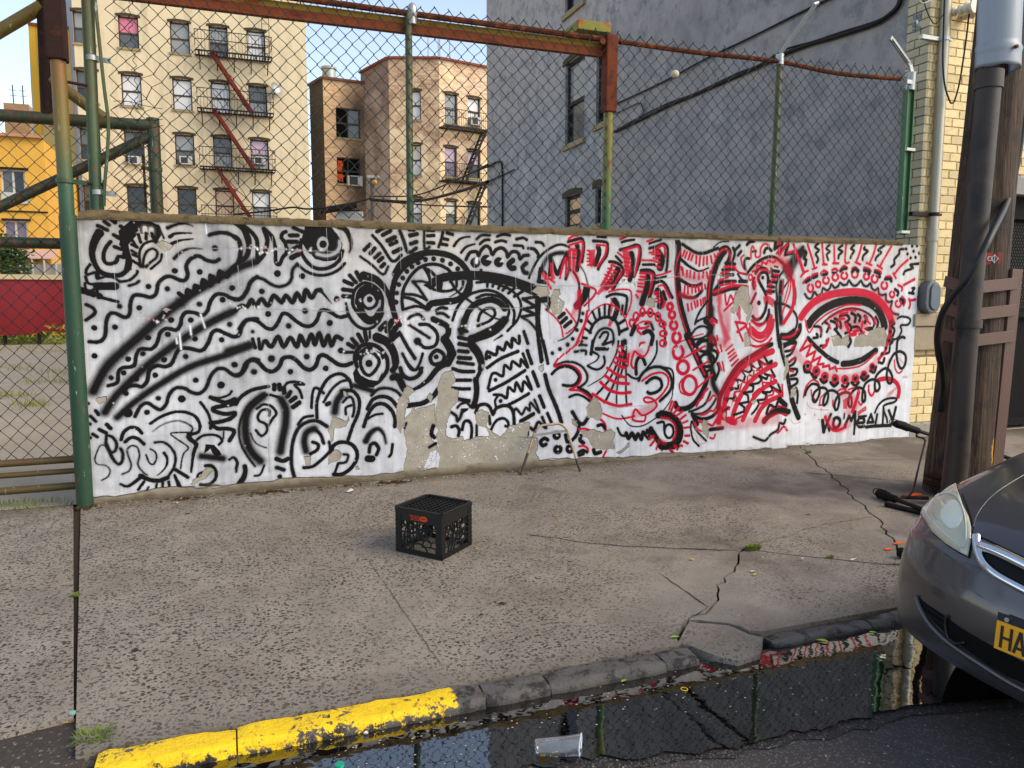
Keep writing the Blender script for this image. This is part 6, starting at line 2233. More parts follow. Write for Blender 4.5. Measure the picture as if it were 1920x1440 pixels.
# yellow brick street front
FYB = 6.43
def brickc(name, a):
    t = NT(name); oi = t.n('ObjectInfo'); c = lin(a)
    k = t.mix(oi.outputs['Random'], mul(c, .78), mul(c, 1.16)); k = t.mix(t.math('MULTIPLY', t.ramp(t.noise(16, 5, .7), .5, .72), .4), k, lin('#8c7650'))
    t.col(k); t.set(rough=.75); t.bump(t.noise(50, 5, .7), .3, .006); return t.m
MAT_YB = brickc('yellow_face_brick', '#e0c894'); MAT_YBS = brickc('shaded_yellow_side_brick', '#b0a68a')  # second mix is the same brick with its side shade in the colour
MAT_MORT = basic('dark_mortar', '#574c3a', .95, .3, 20)
BL, BH, JT = .205, .0815, .010
def brick_mesh(L, D, mat, axis, seed):
    rr = random.Random(seed); j = lambda: rr.uniform(-.0015, .0015); h = BH / 2
    vs = [((x + j() if axis == 'x' else y + j()), (y + j() if axis == 'x' else x + j()), z + j()) for x in (-L / 2, L / 2) for y in (-D / 2, D / 2) for z in (-h, h)]
    me = bpy.data.meshes.new('brick'); me.from_pydata(vs, [], [(0, 1, 3, 2), (4, 6, 7, 5), (0, 4, 5, 1), (2, 3, 7, 6), (0, 2, 6, 4), (1, 5, 7, 3)])
    bm = bmesh.new(); bm.from_mesh(me); bmesh.ops.bevel(bm, geom=bm.edges[:], offset=.004, segments=1, affect='EDGES'); bmesh.ops.recalc_face_normals(bm, faces=bm.faces); bm.to_mesh(me); bm.free()
    me.materials.append(mat); return me
_bm = {}
def put_brick(c, L, mat, axis, D=.09):
    k = (round(L, 3), mat.name, axis, random.randrange(3))
    if k not in _bm: _bm[k] = brick_mesh(L, D, mat, axis, len(_bm))
    o = bpy.data.objects.new('brick', _bm[k]); COL.objects.link(o); o.parent = cb; o.location = Vector(c) - WL[cb.name]
XA0, XA1 = SXN + .025, gy(1757, 100, FYB)[0]; XB0 = gy(1779, 100, FYB)[0]; XB1 = XB0 + .66
zband0, zband1, zbandm = gy(1735, 657, FYB)[2], gy(1735, 588, FYB)[2], gy(1735, 612, FYB)[2]
zbase = gy(1730, 792, FYB)[2]
rb = random.Random(4)
def courses(z0, z1): 
    n = int((z1 - z0) / (BH + JT)); return [z0 + JT + BH / 2 + i * (BH + JT) for i in range(n)]
for ci, z in enumerate(courses(zband1, 4.82)):
    # pilaster: header and bat alternating
    LA = XA1 - XA0
    if ci % 2: segs = [LA * .62, LA * .38 - JT]
    else: segs = [LA * .40, LA * .60 - JT]
    x = XA0
    for L in segs: put_brick((x + L / 2, FYB + .045 + rb.uniform(-.002, .002), z), L, MAT_YB, 'x'); x += L + JT
    x = XB0; first = BL if ci % 2 else BL * .5
    while x < XB1:
        L = first if x == XB0 else BL
        put_brick((x + L / 2, FYB + .045 + rb.uniform(-.002, .002), z), L, MAT_YB, 'x'); x += L + JT
    y = FYB + .0; L1 = (YN0 - FYB - JT) * (.62 if ci % 2 else .38); L2 = YN0 - FYB - JT - L1
    put_brick((SXN + .02, y + .10 + L1 / 2 - .10 + .0, z), L1, MAT_YBS, 'y', .05); put_brick((SXN + .02, y + L1 + JT + L2 / 2, z), L2, MAT_YBS, 'y', .05)
for ci, z in enumerate(courses(zbase, zband0)):
    x = SXN + .02; first = BL if ci % 2 else BL * .5
    while x < XB1:
        L = first if x < SXN + .03 else BL
        put_brick((x + L / 2, FYB + .045 + rb.uniform(-.002, .002), z), L, MAT_YB, 'x'); x += L + JT
zl = 2.72
for ci, z in enumerate(courses(zl + .22, 4.6)):
    x = 8.46 + (BL * .5 if ci % 2 else 0)
    while x < 8.9: put_brick((x + BL / 2, FYB + .045, z), BL, MAT_YB, 'x'); x += BL + JT
b = MB(); b.box(SXN + .012, XA1 - .004, FYB + .008, 6.9, zband1, 13); b.box(XA1 - .002, XB0 + .002, FYB + .10, 6.9, zband1, 13); b.box(XB0 + .004, 8.3, FYB + .008, 6.9, zband1, 13); b.box(8.3, 11, FYB + .008, 6.9, zl + .2, 13); b.box(SXN + .012, 8.3, FYB + .008, 6.9, zbase, zband0)
b.build('facade_wall', brick_mat('far_yellow_brick', '#b89a68', '#c9ab74', '#6e6450', (.66, .79)), cb)
MAT_STONE = basic('chipped_limestone', '#a5957c', .85, .25, 6, .5, 40, spot=('#6e6250', 10, .6, .7))
b = MB(); b.box(SXN - .03, 7.62, FYB - .055, 6.75, zbandm + .003, zband1); b.build('stone_band', MAT_STONE, cb, bevel=.012)
b = MB(); b.box(7.625, 8.3, FYB - .055, 6.75, zbandm + .003, zband1); b.build('stone_band', MAT_STONE, cb, bevel=.012)
b = MB(); b.box(SXN - .015, 7.56, FYB - .035, 6.75, zband0, zbandm); b.build('stone_band', MAT_STONE, cb, bevel=.02)
b = MB(); b.box(7.565, 8.3, FYB - .035, 6.75, zband0, zbandm); b.build('stone_band', MAT_STONE, cb, bevel=.02)
b = MB(); b.box(SXN - .01, 8.3, FYB - .03, 6.75, -.02, zbase); b.build('base_course', basic('grey_base_stone', '#9a948a', .85, .2, 6, .4, 40, spot=('#6a5a4a', 9, .6, .7)), cb, bevel=.015)
b = MB(); b.box(8.3, 11, FYB - .03, 6.8, zl, zl + .2); b.build('lintel', basic('grey_steel_lintel', '#8f8f8c', .6, .2, 8), cb, bevel=.01)
b = MB(); b.box(8.3, 11, 6.7, 9, -.02, zl); b.build('doorway', MAT_IRON, cb)
# tape scraps on the side brick
tp = thing('tape_scrap', gx(1714, 50, SXN - .012), 'torn silver tape and paper scrap stuck high on the brick corner', 'tape')
b = MB(); rr = random.Random(2)
for px, py, w, h_, mi in ((1716, 33, .06, .05, 0), (1722, 30, .05, .05, 0), (1719, 42, .04, .045, 1), (1714, 46, .05, .04, 0), (1722, 53, .05, .05, 0), (1713, 58, .03, .04, 0)):
    c = gx(px, py, SXN - .012); b.obox(c, (.002, 0, 0), (0, w / 2, .01 * rr.uniform(-1, 1)), (0, .008, h_ / 2), mi)
b.build('scrap', [basic('silver_tape', '#6d6a72', .4, .3, 30), basic('white_paper_scrap', '#e0e2e6', .7, .1, 10)], tp)
# steel conduit with straps, coupling and junction box
MAT_PIPE = basic('dull_zinc_pipe', '#a8a291', .45, .18, 5, .15, 50, metal=.45, stretch=(6, 6, .6), spot=('#7a7266', 6, .64, .72))
cd = thing('electrical_conduit', (gy(1740, 560, 6.36)[0], 6.36, 1.3), 'thick grey steel conduit with junction box on yellow brick wall', 'conduit')
CX = gy(1766, 150, 6.38)[0]; CY = 6.385
zc = lambda y: gy(1745, y, CY)[2]
pipe('tube', (CX, CY, zc(525)), (CX, CY, 5.2), .052, MAT_PIPE, cd, 16)
b = MB(); b.tube([(CX, CY, zc(452)), (CX, CY, zc(430))], .064, 16); b.build('coupling', MAT_PIPE, cd, smooth=True)
for y_ in (70, 402):
    z = zc(y_); b = MB(); b.tube([(CX, CY, z - .02), (CX, CY, z + .02)], .06, 16); b.box(CX - .30, CX - .04, CY - .0, CY + .05, z - .022, z + .022); b.box(CX + .04, CX + .1, CY - .02, CY + .02, z - .012, z + .012); b.build('strap', MAT_IRON if y_ > 100 else MAT_GALV, cd, bevel=.003)
zj0, zj1 = gy(1738, 588, CY)[2], gy(1738, 527, CY)[2]
b = MB(); P = [(CX - .085 + .17 * 0, 0)]; 
def stadium(cx, z0, z1, w, y):
    r_ = w / 2; P = [(cx + r_ * cos(a), y, z1 - r_ + r_ * sin(a)) for a in np.linspace(0, pi, 9)] + [(cx + r_ * cos(a), y, z0 + r_ + r_ * sin(a)) for a in np.linspace(pi, 2 * pi, 9)]; return P
b.prism(stadium(CX - .01, zj0, zj1, .21, CY - .07), (0, .13, 0)); b.build('junction_box', basic('grey_box_paint', '#5f6468', .5, .2, 12), cd, bevel=.012)
b = MB(); b.prism(stadium(CX + .005, zj0 + .04, zj1 - .03, .14, CY - .088), (0, .02, 0)); b.build('cover_plate', basic('slate_box_cover', '#55636e', .45, .2, 12), cd, bevel=.006)
pipe('nipple', (CX, CY, zj1 - .01), (CX, CY, zc(500)), .042, MAT_PIPE, cd)
ins = [thing('insulator', gy(x_, y_, 6.3), lb, 'insulator', 'white porcelain insulators on the brick') for x_, y_, lb in ((1808, 19, 'left white porcelain insulator on the brick beside the utility pole'), (1828, 26, 'right white porcelain insulator half hidden by the utility pole'))]
for o in ins:
    c = Vector(WL[o.name]); b = MB(); P = []; R_ = []
    for i in range(15): P.append(c + Vector((-.02 * i / 14 - .01, -.14 + .26 * i / 14, .01 * i / 14))); R_.append(.06 + .012 * (1 if i % 4 < 2 else -1) - .002 * i)
    b.tube(P, R_, 14); b.build('body', basic('ivory_porcelain', '#d9d2bb', .3, .08, 20, coat=.3), o, smooth=True)
b = MB(); b.tube(smooth_line([gy(px, py, 6.25) for px, py in ((1772, -30), (1769, 60), (1768, 120), (1772, 162), (1781, 190), (1785, 193), (1790, 188), (1800, 150), (1812, 70), (1818, 20), (1828, -30))], 6), .009, 6, cap=False)
tag(b.build('drop_wire', MAT_IRON, smooth='full', recalc=False), 'thin black wire hanging in a long loop before the yellow brick', 'wire')
for pts, lab in (([(1770, 25), (1752, 45), (1735, 12), (1730, -20)], 'thin loose black wire by the conduit top'), ([(1720, -5), (1730, 6), (1745, 0)], 'short white wire at the brick corner top')):
    b = MB(); b.tube(smooth_line([gy(px, py, 6.3) for px, py in pts], 5), .006, 5, cap=False); tag(b.build('drop_wire', MAT_IRON if 'black' in lab else MAT_SASHW, smooth='full', recalc=False), lab, 'wire')
# dark security gate at the right edge
sg = thing('security_gate', (9.3, 6.55, 0), 'black metal security gate with perforated upper panel behind the utility pole', 'gate')
MAT_BLK = basic('black_gate_paint', '#08080a', .85, .3, 10)
b = MB(); b.box(8.32, 10.9, 6.60, 6.66, .06, zl - .01); b.build('panel', MAT_BLK, sg)
b = MB()
for z0_, z1_ in ((.02, .10), (gy(1900, 590, 6.6)[2] - .03, gy(1900, 590, 6.6)[2] + .03), (gy(1900, 412, 6.6)[2], zl - .012)): b.box(8.32, 10.9, 6.54, 6.598, z0_, z1_)
for x in (8.32, 9.6, 10.82): b.box(x, x + .07, 6.535, 6.597, .02, zl - .015)
b.build('frame', basic('black_gate_frame', '#0d0d0e', .8, .3, 10), sg)
b = MB(); zt0, zt1 = gy(1900, 585, 6.6)[2] + .05, gy(1900, 416, 6.6)[2] - .02
i = 0
z = zt0
while z < zt1:
    x = 8.42 + (.022 if i % 2 else 0)
    while x < 9.55: b.quad((x, 6.597, z), (x + .012, 6.597, z), (x + .015, 6.597, z + .022), (x + .003, 6.597, z + .022)); x += .042
    z += .036; i += 1
o = b.build('perforation_light', basic('painted_slot_light', '#4a4d4d', .8), sg, recalc=False); o['kind'] = 'stuff'  # pale quads painted for light showing through the gate's holes

# ------------------------------------------------------------ the utility pole
PY0 = 4.55
def ax(py, cx): return Vector(gy(cx, py, PY0))
pole = thing('utility_pole', (5.6, PY0, 0), 'leaning dark brown wooden utility pole wrapped with conduit and steel bands', 'pole')
A0, A1 = ax(830, 1801), ax(130, 1873)
A1.y += .0
def axis(z): 
    t = (z - A0.z) / (A1.z - A0.z); return A0 + (A1 - A0) * t
def rad(z): return .235 - .012 * z if z > .3 else .235 + .02 * (.3 - z)
def wood_mat():
    t = NT('old_pole_wood'); v = t.vscale((38, 38, 1.3))
    g_ = t.noise(1.0, 8, .7, v, 1.2); c = t.mix(t.ramp(g_, .36, .68), lin('#090604'), lin('#634730'))
    c = t.mix(t.ramp(t.noise(1.6, 5, .7, t.vscale((14, 14, .8))), .55, .7), c, lin('#7a6248'))
    sx, sy, sz = t.sep()
    c = t.mix(t.math('MULTIPLY', t.ramp(t.noise(3, 6, .7), .5, .66), .75), c, lin('#120d0a'))
    for (p, col_, r_) in ((ax(838, 1826), '#d9a81a', .075), (ax(846, 1833), '#2f78b0', .03), (ax(877, 1826), '#b5441a', .035)):
        d = t.n('VectorMath', operation='DISTANCE'); t.l(t.vscale((1, 1, .6)), d.inputs[0]); q = p + Vector((0, -.22, 0)); d.inputs[1].default_value = (q.x, q.y, q.z * .6)
        c = t.mix(t.ramp(t.math('ADD', d.outputs['Value'], t.math('MULTIPLY', t.math('SUBTRACT', t.noise(30, 4), .5), .06)), r_, r_ * 1.3, (1, 1, 1), (0, 0, 0)), c, lin(col_))
    t.col(c); t.set(rough=.75); t.bump(g_, 1.0, .03); t.bump(t.noise(1, 4, .7, t.vscale((60, 60, 2.5))), .5, .006); return t.m
MAT_WOOD = wood_mat()
b = MB(); N_, M_ = 36, 150; vs = []
for j in range(M_ + 1):
    z = -.14 + 5.2 * j / M_; c = axis(z); r_ = rad(z)
    for k in range(N_):
        a = 2 * pi * k / N_; p = Vector((cos(a), sin(a), 0))
        gr = mnoise.noise(Vector((cos(a) * 5, sin(a) * 5, z * .35))) * .016 + mnoise.noise(Vector((cos(a) * 16, sin(a) * 16, z * .8 + 9))) * .008
        vs.append((c.x + p.x * (r_ + gr), c.y + p.y * (r_ + gr), z))
b.add(vs, [(j * N_ + k, j * N_ + (k + 1) % N_, (j + 1) * N_ + (k + 1) % N_, (j + 1) * N_ + k) for j in range(M_) for k in range(N_)]); b.build('shaft', MAT_WOOD, pole, smooth='full')
MAT_PVC = basic('dark_grey_conduit', '#33271f', .55, .2, 6, .1, 60, spot=('#120d0b', 3.0, .5, .62))
def onpole(px, py, out=.30): return Vector(gy(px, py, PY0 - out))
CP = [onpole(1855, 150), onpole(1843, 280), onpole(1822, 520), onpole(1808, 680), onpole(1797, 830), onpole(1790, 900), onpole(1786, 960)]
b = MB(); b.tube(smooth_line(CP, 8), [.082] * 33 + [.085] * 8 + [.090] * 8, 20); b.build('conduit', MAT_PVC, pole, smooth=True)
b = MB(); b.tube([CP[0] + Vector((0, 0, .06)), CP[0] + (CP[1] - CP[0]) * .13], .093, 20); b.build('conduit_coupling', MAT_PVC, pole, smooth=True)
# galvanised guard over the top of the conduit
gt, gb = onpole(1880, -30, .22), onpole(1873, 130, .22)
b = MB(); n = 22; vs = []; nz = 22
for j in range(nz + 1):
    t = j / nz; c = gb + (gt - gb) * t; r_ = .168 if t > .22 else .173
    if abs(t - .24) < .03: r_ = .180
    for k in range(n + 1):
        a = pi + pi * k / n; zz = c.z + (.006 * sin(k * 1.1) if j == 0 else 0)
        vs.append((c.x + r_ * cos(a), c.y + .06 + r_ * 1.1 * sin(a), zz))
b.add(vs, [(j * (n + 1) + k, j * (n + 1) + k + 1, (j + 1) * (n + 1) + k + 1, (j + 1) * (n + 1) + k) for j in range(nz) for k in range(n)])
o = b.build('steel_guard', basic('galvanised_guard', '#8d9298', .45, .14, 6, .05, 40, metal=.3, stretch=(4, 4, .4)), pole, smooth='full', recalc=False)
md = o.modifiers.new('thick', 'SOLIDIFY'); md.thickness = .006; md.offset = 0
b = MB(); c = onpole(1903, 88, .36); b.tube([c, c + Vector((0, -.02, 0))], .014, 8); b.build('guard_bolt', MAT_RUST, pole)
# brown steel channel and its straps
MAT_BRN = basic('brown_painted_steel', '#5c4034', .55, .2, 8, .15, 40, spot=('#a3b0aa', 9, .70, .73))
Ct, Cb2 = onpole(1897, 505, .17), onpole(1862, 850, .17)
b = MB(); dr = (Cb2 - Ct)
Cb3 = Ct + dr * 1.25
for off, w_, d_ in ((0, .10, .012),): b.bar(Ct + Vector((.0, -.045, 0)), Cb3 + Vector((.0, -.045, 0)), .115, .014, (0, 1, 0))
b.bar(Ct + Vector((.055, 0, 0)), Cb3 + Vector((.055, 0, 0)), .012, .09, (0, 1, 0)); b.bar(Ct + Vector((-.055, 0, 0)), Cb3 + Vector((-.055, 0, 0)), .012, .09, (0, 1, 0))
b.build('steel_channel', MAT_BRN, pole, bevel=.003)
for py in (535, 585, 634):
    b = MB(); b.bar(onpole(1832, py + 4, .27), onpole(1908 - (py - 535) * .07, py - 4, .235), .008, .09)
    b.bar(onpole(1771 - (py - 535) * .05, py - 8, .06), onpole(1803, py + 2, .25), .008, .085); b.build('strap', MAT_BRN, pole, bevel=.002)
z = onpole(1820, 607, .3).z
c = Vector((CP[2] * .5 + CP[3] * .5)); c = CP[2] + (CP[3] - CP[2]) * ((CP[2].z - z) / (CP[2].z - CP[3].z))
b = MB(); b.tube([c + Vector((0, 0, .03)), c - Vector((0, 0, .03))], .097, 20); b.obox(c + Vector((.125, .03, -.005)), (.04, 0, 0), (0, .008, 0), (0, 0, .03)); b.build('conduit_clamp', MAT_PVC, pole, smooth=True)
b = MB(); q = c + Vector((.13, .02, -.005)); b.tube([q, q + Vector((0, -.02, 0))], .016, 6); b.build('clamp_bolt', MAT_GALV, pole)
# small things fixed to the wood
def onwood(px, py, d=.004):
    p = gy(px, py, PY0); z = p[2]; c = axis(z); r_ = rad(z) + .014
    dx = max(-r_ * .95, min(r_ * .95, p[0] * .96 - c.x * .96)); y = c.y - sqrt(max(0, r_ * r_ - dx * dx)) - d; q = Vector(gy(px, py, y)); return q
def plate(name, px, py, w, h_, mat, label, cat, tilt=0):
    c = onwood(px, py); b = MB(); nrm = Vector((c.x - axis(c.z).x, c.y - axis(c.z).y, 0)).normalized(); e = Vector((-nrm.y, nrm.x, 0)); up = Vector((0, 0, 1)); e2 = e * cos(tilt) + up * sin(tilt); u2 = up * cos(tilt) - e * sin(tilt)
    b.obox(c, e2 * w / 2, nrm * .003, u2 * h_ / 2); o = b.build(name, mat, None, bevel=.002); return tag(o, label, cat), c, e2, u2, nrm
MAT_WHT = basic('white_sticker', '#e2e0da', .5, .08, 20)
plate('tag_plate', 1902, 293, .085, .075, MAT_WHT, 'white metal tag nailed high on the utility pole', 'tag')
o, c, e, u, nr = plate('sticker', 1861, 485, .115, .09, basic('red_sticker_face', '#b3141c', .5, .1, 10), 'red sticker with white heart mark on the utility pole', 'sticker')
b = MB(); cc = c + nr * .006 + e * .012; b.tube([cc - u * .036, cc + u * .036], .004, 4); b.tube([cc - u * .034, cc + u * .004 + e * .026], .004, 4); b.tube([cc - u * .034, cc + u * .004 - e * .026], .004, 4); b.tube([cc + u * .03, cc + u * .006 + e * .02], .003, 4); b.tube([cc + u * .03, cc + u * .006 - e * .02], .003, 4)
b.tube(arc(cc - e * .035, .016, 0, 2 * pi, 12, e, u), .004, 4); b.build('mark', MAT_WHT, o)
plate('sticker', 1875, 490, .045, .055, MAT_WHT, 'small white sticker overlapping the red sticker', 'sticker', .1)
plate('sticker', 1834, 584, .05, .05, MAT_WHT, 'torn white paper scrap on the left of the conduit', 'sticker', .5)
for px, py, r_, lb in ((1899, 353, .022, 'upper round white nail washer on the pole'), (1897, 386, .02, 'middle round white nail washer on the pole'), (1888, 434, .03, 'large round grey number disc on the pole')):
    c = onwood(px, py); nrm = Vector((c.x - axis(c.z).x, c.y - axis(c.z).y, 0)).normalized(); b = MB(); b.tube([c, c + nrm * .008], r_, 12); b.tube([c + nrm * .007, c + nrm * .013], r_ * .5, 10); tag(b.build('washer', MAT_GALV, None), lb, 'washer')
b = MB()
CB = [onwood(1925, 150, .08), onwood(1920, 215, .10), onwood(1908, 300, .10), onwood(1890, 372, .11), Vector(gy(1862, 432, 4.05)), Vector(gy(1838, 480, 4.0)), Vector(gy(1812, 525, 4.05)), Vector(gy(1785, 558, 4.15)), Vector(gy(1767, 588, 4.22)), Vector(gy(1758, 625, 4.3)), Vector(gy(1759, 660, 4.35)), Vector(gy(1766, 695, 4.4)), Vector(gy(1768, 730, 4.5)), Vector(gy(1762, 770, 4.55))]
b.tube(smooth_line(CB, 8), .024, 10, cap=True); tag(b.build('thick_cable', basic('black_rubber', '#0d0d0e', .5, .2, 10), None, smooth='full'), 'thick black cable swinging round the utility pole conduit', 'cable')
b = MB(); z = gy(1745, 905, 4.4)[2]; c = axis(z); b.tube(arc((c.x, c.y, z), rad(z) + .03, pi * .9, pi * 1.7, 12, (1, 0, 0), (0, 1, 0)), .018, 6); b.tube(arc((c.x, c.y, z - .06), rad(z) + .035, pi * .9, pi * 1.7, 12, (1, 0, 0), (0, 1, 0)), .016, 6); b.build('wire_wrap', MAT_DARKRUST, pole, smooth='full')

# ------------------------------------------------------------ chain-link
def chain_link(X0, X1, Z0, Z1, Y, cw, ch, r, name, parent, above=.0, warp=None, mat=None, seed=0):
    """zig-zag wires hooked into their neighbours, each a tube"""
    rr = random.Random(seed); b = MB()
    n = int(round((X1 - X0) / (cw / 2))); m = int((Z1 + above - Z0) / (ch / 2))
    jit = {}
    def node(i, j):
        if (i, j) not in jit:
            x = X0 + i * cw / 2 + rr.gauss(0, .0028); z = Z0 + j * ch / 2 + rr.gauss(0, .0028)
            x += .012 * mnoise.noise(Vector((x * .9, z * 1.4, seed))); z += .016 * mnoise.noise(Vector((x * 1.1, z * .8, seed + 7)))
            if warp: x, z = warp(x, z)
            jit[(i, j)] = (x, z)
        return jit[(i, j)]
    for i in range(n):
        pts = []
        for j in range(m + 1):
            k = i if (i + j) % 2 == 0 else i + 1
            x, z = node(k, j)
            if z > Z1 and (j == m): z = Z1 + above * rr.uniform(.55, 1.05)
            s = 1 if k == i else -1
            pts.append((x - s * r * .9, Y + (r * 1.1 if s > 0 else -r * 1.1) + .006 * mnoise.noise(Vector((x, z, 3))), z))
        b.tube(pts, r, 4, cap=False)
    return b.build(name, mat or MAT_WIRE, parent, smooth='full', recalc=False)

FY = 6.47
def F(px, py, Y=FY): return gy(px, py, Y)
fence = thing('chain_link_fence', (3, FY, WZ), 'rusty chain link fence with green posts standing on the graffiti wall', 'fence')
ztop = 3.86
def zrail(x): return ztop - .05 * max(0, (x - 5.1) / 1.7) ** 1.0
def warpf(x, z):
    d = math.exp(-(((x + .52) / .22) ** 2 + ((z - 3.02) / .32) ** 2))
    return x + d * .013 * sin(z * 33 + x * 20), z + d * .013 * cos(z * 21 + x * 31)
chain_link(-.74, 6.80, WZ + .03, ztop, FY - .035, .113, .118, .0042, 'wire_mesh', fence, above=.065, warp=warpf, seed=3)
# loose unravelled wires hanging in the first bay
b = MB(); rr = random.Random(5)
for x0, z0, z1, am in ((-.60, 3.9, 2.3, .022),):
    P = []
    for i in range(46):
        t = i / 45; z = z0 + (z1 - z0) * t
        P.append((x0 + .06 * t + am * (1 if i % 2 else -1) * rr.uniform(.2, 1), FY - .05 + rr.uniform(-.01, .01), z))
    b.tube(smooth_line(P, 3), .0024, 4, cap=False)
for s in range(3):
    z = 2.85 + s * .055
    b.tube(smooth_line([(-.74 + rr.uniform(-.02, .02), FY - .05, z), (-.62, FY - .06, z + rr.uniform(-.06, .06)), (-.52, FY - .05, z + rr.uniform(-.08, .08)), (-.40, FY - .04, z + rr.uniform(-.05, .05))], 5), .0024, 4, cap=False)
b.build('loose_wire', MAT_WIRE, fence, recalc=False)
zb = WZ - .01
# end post with its stretcher bar
x = F(180, 380)[0]
pipe('post', (x, FY, zb), (F(168, 0)[0], FY, 4.6), .042, MAT_GREEN, fence)
T = [F(176, -60), F(181, 10), F(189, 90), F(197, 165), F(205, 232), F(203, 290), F(198, 350), F(197, 388)]
b = MB(); b.tube(smooth_line([Vector(p) + Vector((0, -.05, 0)) for p in T], 4), .012, 6); b.build('stretcher_bar', MAT_GREEN, fence, smooth=True)
for (px, py) in ((172, 110), (183, 361)): 
    c = F(px, py); band('post_band', c, .048, .035, MAT_GALV, fence, (.125, -.02, -.01))
# line posts
x2 = F(769, 412)[0]
pipe('post', (x2, FY, zb), (F(766, 42)[0], FY, ztop + .0), .03, MAT_GREEN, fence)
b = MB(); c = F(773, 22); b.ball(c, .045, 10, 8, (1, 1, 1.6)); b.tube([Vector(c) + Vector((0, 0, -.10)), Vector(c) + Vector((0, 0, .02))], .036, 10); b.build('post_cap', MAT_GALV, fence, smooth=True)
x3 = F(1137, 425)[0]; xa = F(1144, 75)[0]
lo = F(1141, 212)
pipe('post', (x3, FY, zb), (lo[0], FY, lo[2] + .02), .045, MAT_POST_Y, fence)
b = MB(); b.bar((lo[0], FY, lo[2]), (xa, FY, ztop + .03), .115, .115, (0, 1, 0)); b.build('post_sleeve', basic('orange_brown_rust', '#6a2f14', .75, .4, 9, .5, 60, spot=('#3a1a10', 6, .5, .62)), fence, bevel=.012)
x4, x4t = F(1446, 437)[0], F(1462, 112)[0]
pipe('post', (x4, FY, zb), (x4t, FY, ztop + .05), .031, MAT_GREEN, fence)
c = F(1462, 112); band('post_band', c, .04, .10, MAT_GALV, fence)
a0, a1 = Vector(F(1463, 100)), Vector(F(1499, 24)); a1.y -= .22
b = MB(); b.bar(a0, a1, .035, .02, (0, 1, 0)); b.tube([a1 - Vector((.02, 0, 0)), a1 + Vector((.03, 0, .02))], .018, 8); b.build('barb_arm', MAT_GALV, fence)
# right end post, a green channel
p0, p1 = F(1690, 440), F(1705, 165)
b = MB(); d = Vector(p1) - Vector(p0)
b.bar(p0, p1, .085, .012, (0, 1, 0)); b.bar(Vector(p0) + Vector((-.045, .0, 0)), Vector(p1) + Vector((-.045, .0, 0)), .012, .07, (0, 1, 0)); b.bar(Vector(p0) + Vector((.043, .0, 0)), Vector(p1) + Vector((.043, .0, 0)), .012, .07, (0, 1, 0))
b.build('post', painted_pipe('bright_green_paint', [(2.2, '#35603f'), (3, '#3f6e45'), (3.8, '#466e42')], rust=.68), fence, bevel=.003)
for py, px in ((282, 1700), (436, 1690)): b = MB(); c = F(px, py); b.box(c[0] - .06, c[0] + .06, c[1] - .06, c[1] + .01, c[2] - .015, c[2] + .015); b.build('post_band', MAT_GALV, fence, bevel=.003)
c = F(1705, 155); b = MB(); b.tube([(c[0], FY - .01, c[2] - .08), (c[0] + .01, FY - .02, c[2] + .10)], [.052, .042], 10); b.box(c[0] - .09, c[0] - .02, FY - .06, FY - .03, c[2] - .03, c[2] + .01); b.build('post_band', MAT_GALV, fence, smooth=True)
a0, am, a1 = Vector(F(1710, 140)), Vector(F(1706, 122)), Vector(F(1655, 76)); a1.y -= .1
b = MB(); b.bar(a0, am, .04, .03, (0, 1, 0)); b.bar(am, a1, .042, .022, (0, 1, 0)); b.obox(am * .5 + a1 * .5 + Vector((0, -.02, .0)), (am - a1) * .42, (0, .004, 0), (.008, 0, .008)); b.build('barb_arm', MAT_GALV, fence)
# rails and the heavy beam
P = [(F(372, -40)[0] - 2.2, FY, ztop), (xa, FY, ztop - .005)]
b = MB(); b.tube(smooth_line([(-1.2, FY, ztop + .0), (.6, FY, ztop), (1.5, FY, ztop - .005), (3.25, FY, ztop - .01)], 6), .026, 8); b.build('top_rail', MAT_RUST, fence, smooth=True)
b = MB(); b.tube(smooth_line([(3.25, FY, ztop - .01), (4.2, FY, ztop - .02), (5.13, FY, ztop - .005), (5.9, FY, ztop - .045), (F(1688, 148)[0], FY, F(1688, 148)[2])], 6), .023, 8); b.build('top_rail', MAT_RUST, fence, smooth=True)
b = MB(); nb = 40
pr = [(-.05, -.085), (-.05, .085), (.05, .085), (.05, -.085)]
zb_ = 3.765
b.box(-1.5, xa - .05, FY + .04, FY + .06, 3.722, 3.788); b.box(-1.5, xa - .05, FY + .03, FY + .085, 3.712, 3.722)
b.build('steel_beam', MAT_ORANGE, fence)
b = MB(); b.box(-1.5, xa - .06, FY + .045, FY + .075, 3.789, 3.838); b.build('steel_beam', MAT_YELLOWRUST, fence)
c0, c1_ = Vector(F(1080, 48, FY + .1)), Vector(F(1141, 56, FY + .1))
b = MB(); b.bar(c0 + Vector((0, .1, .0)), c1_ + Vector((0, .1, 0)), .30, .085, (0, 0, 1)); b.build('beam_stub', basic('lime_painted_steel', '#7d7a30', .6, .35, 8, .3, 60, spot=('#a04a16', 5, .55, .62)), fence, bevel=.006)
b = MB(); c = F(1126, 80); b.tube([(c[0], FY - .03, c[2]), (c[0], FY - .05, c[2])], .03, 10); b.build('bolt_head', MAT_RUST, fence, smooth=True)
# tie wires round the rail
for i in range(26):
    x = -.5 + i * .28
    z = ztop - .008 - (.045 * max(0, x - 5.1) / 1.7)
    b = MB(); b.tube(arc((x, FY, z), .03, 0, 2 * pi, 8, (.25, 1, 0), (0, 0, 1)), .0028, 4, cap=False); b.build('tie_wire', MAT_WIRE, fence, recalc=False)
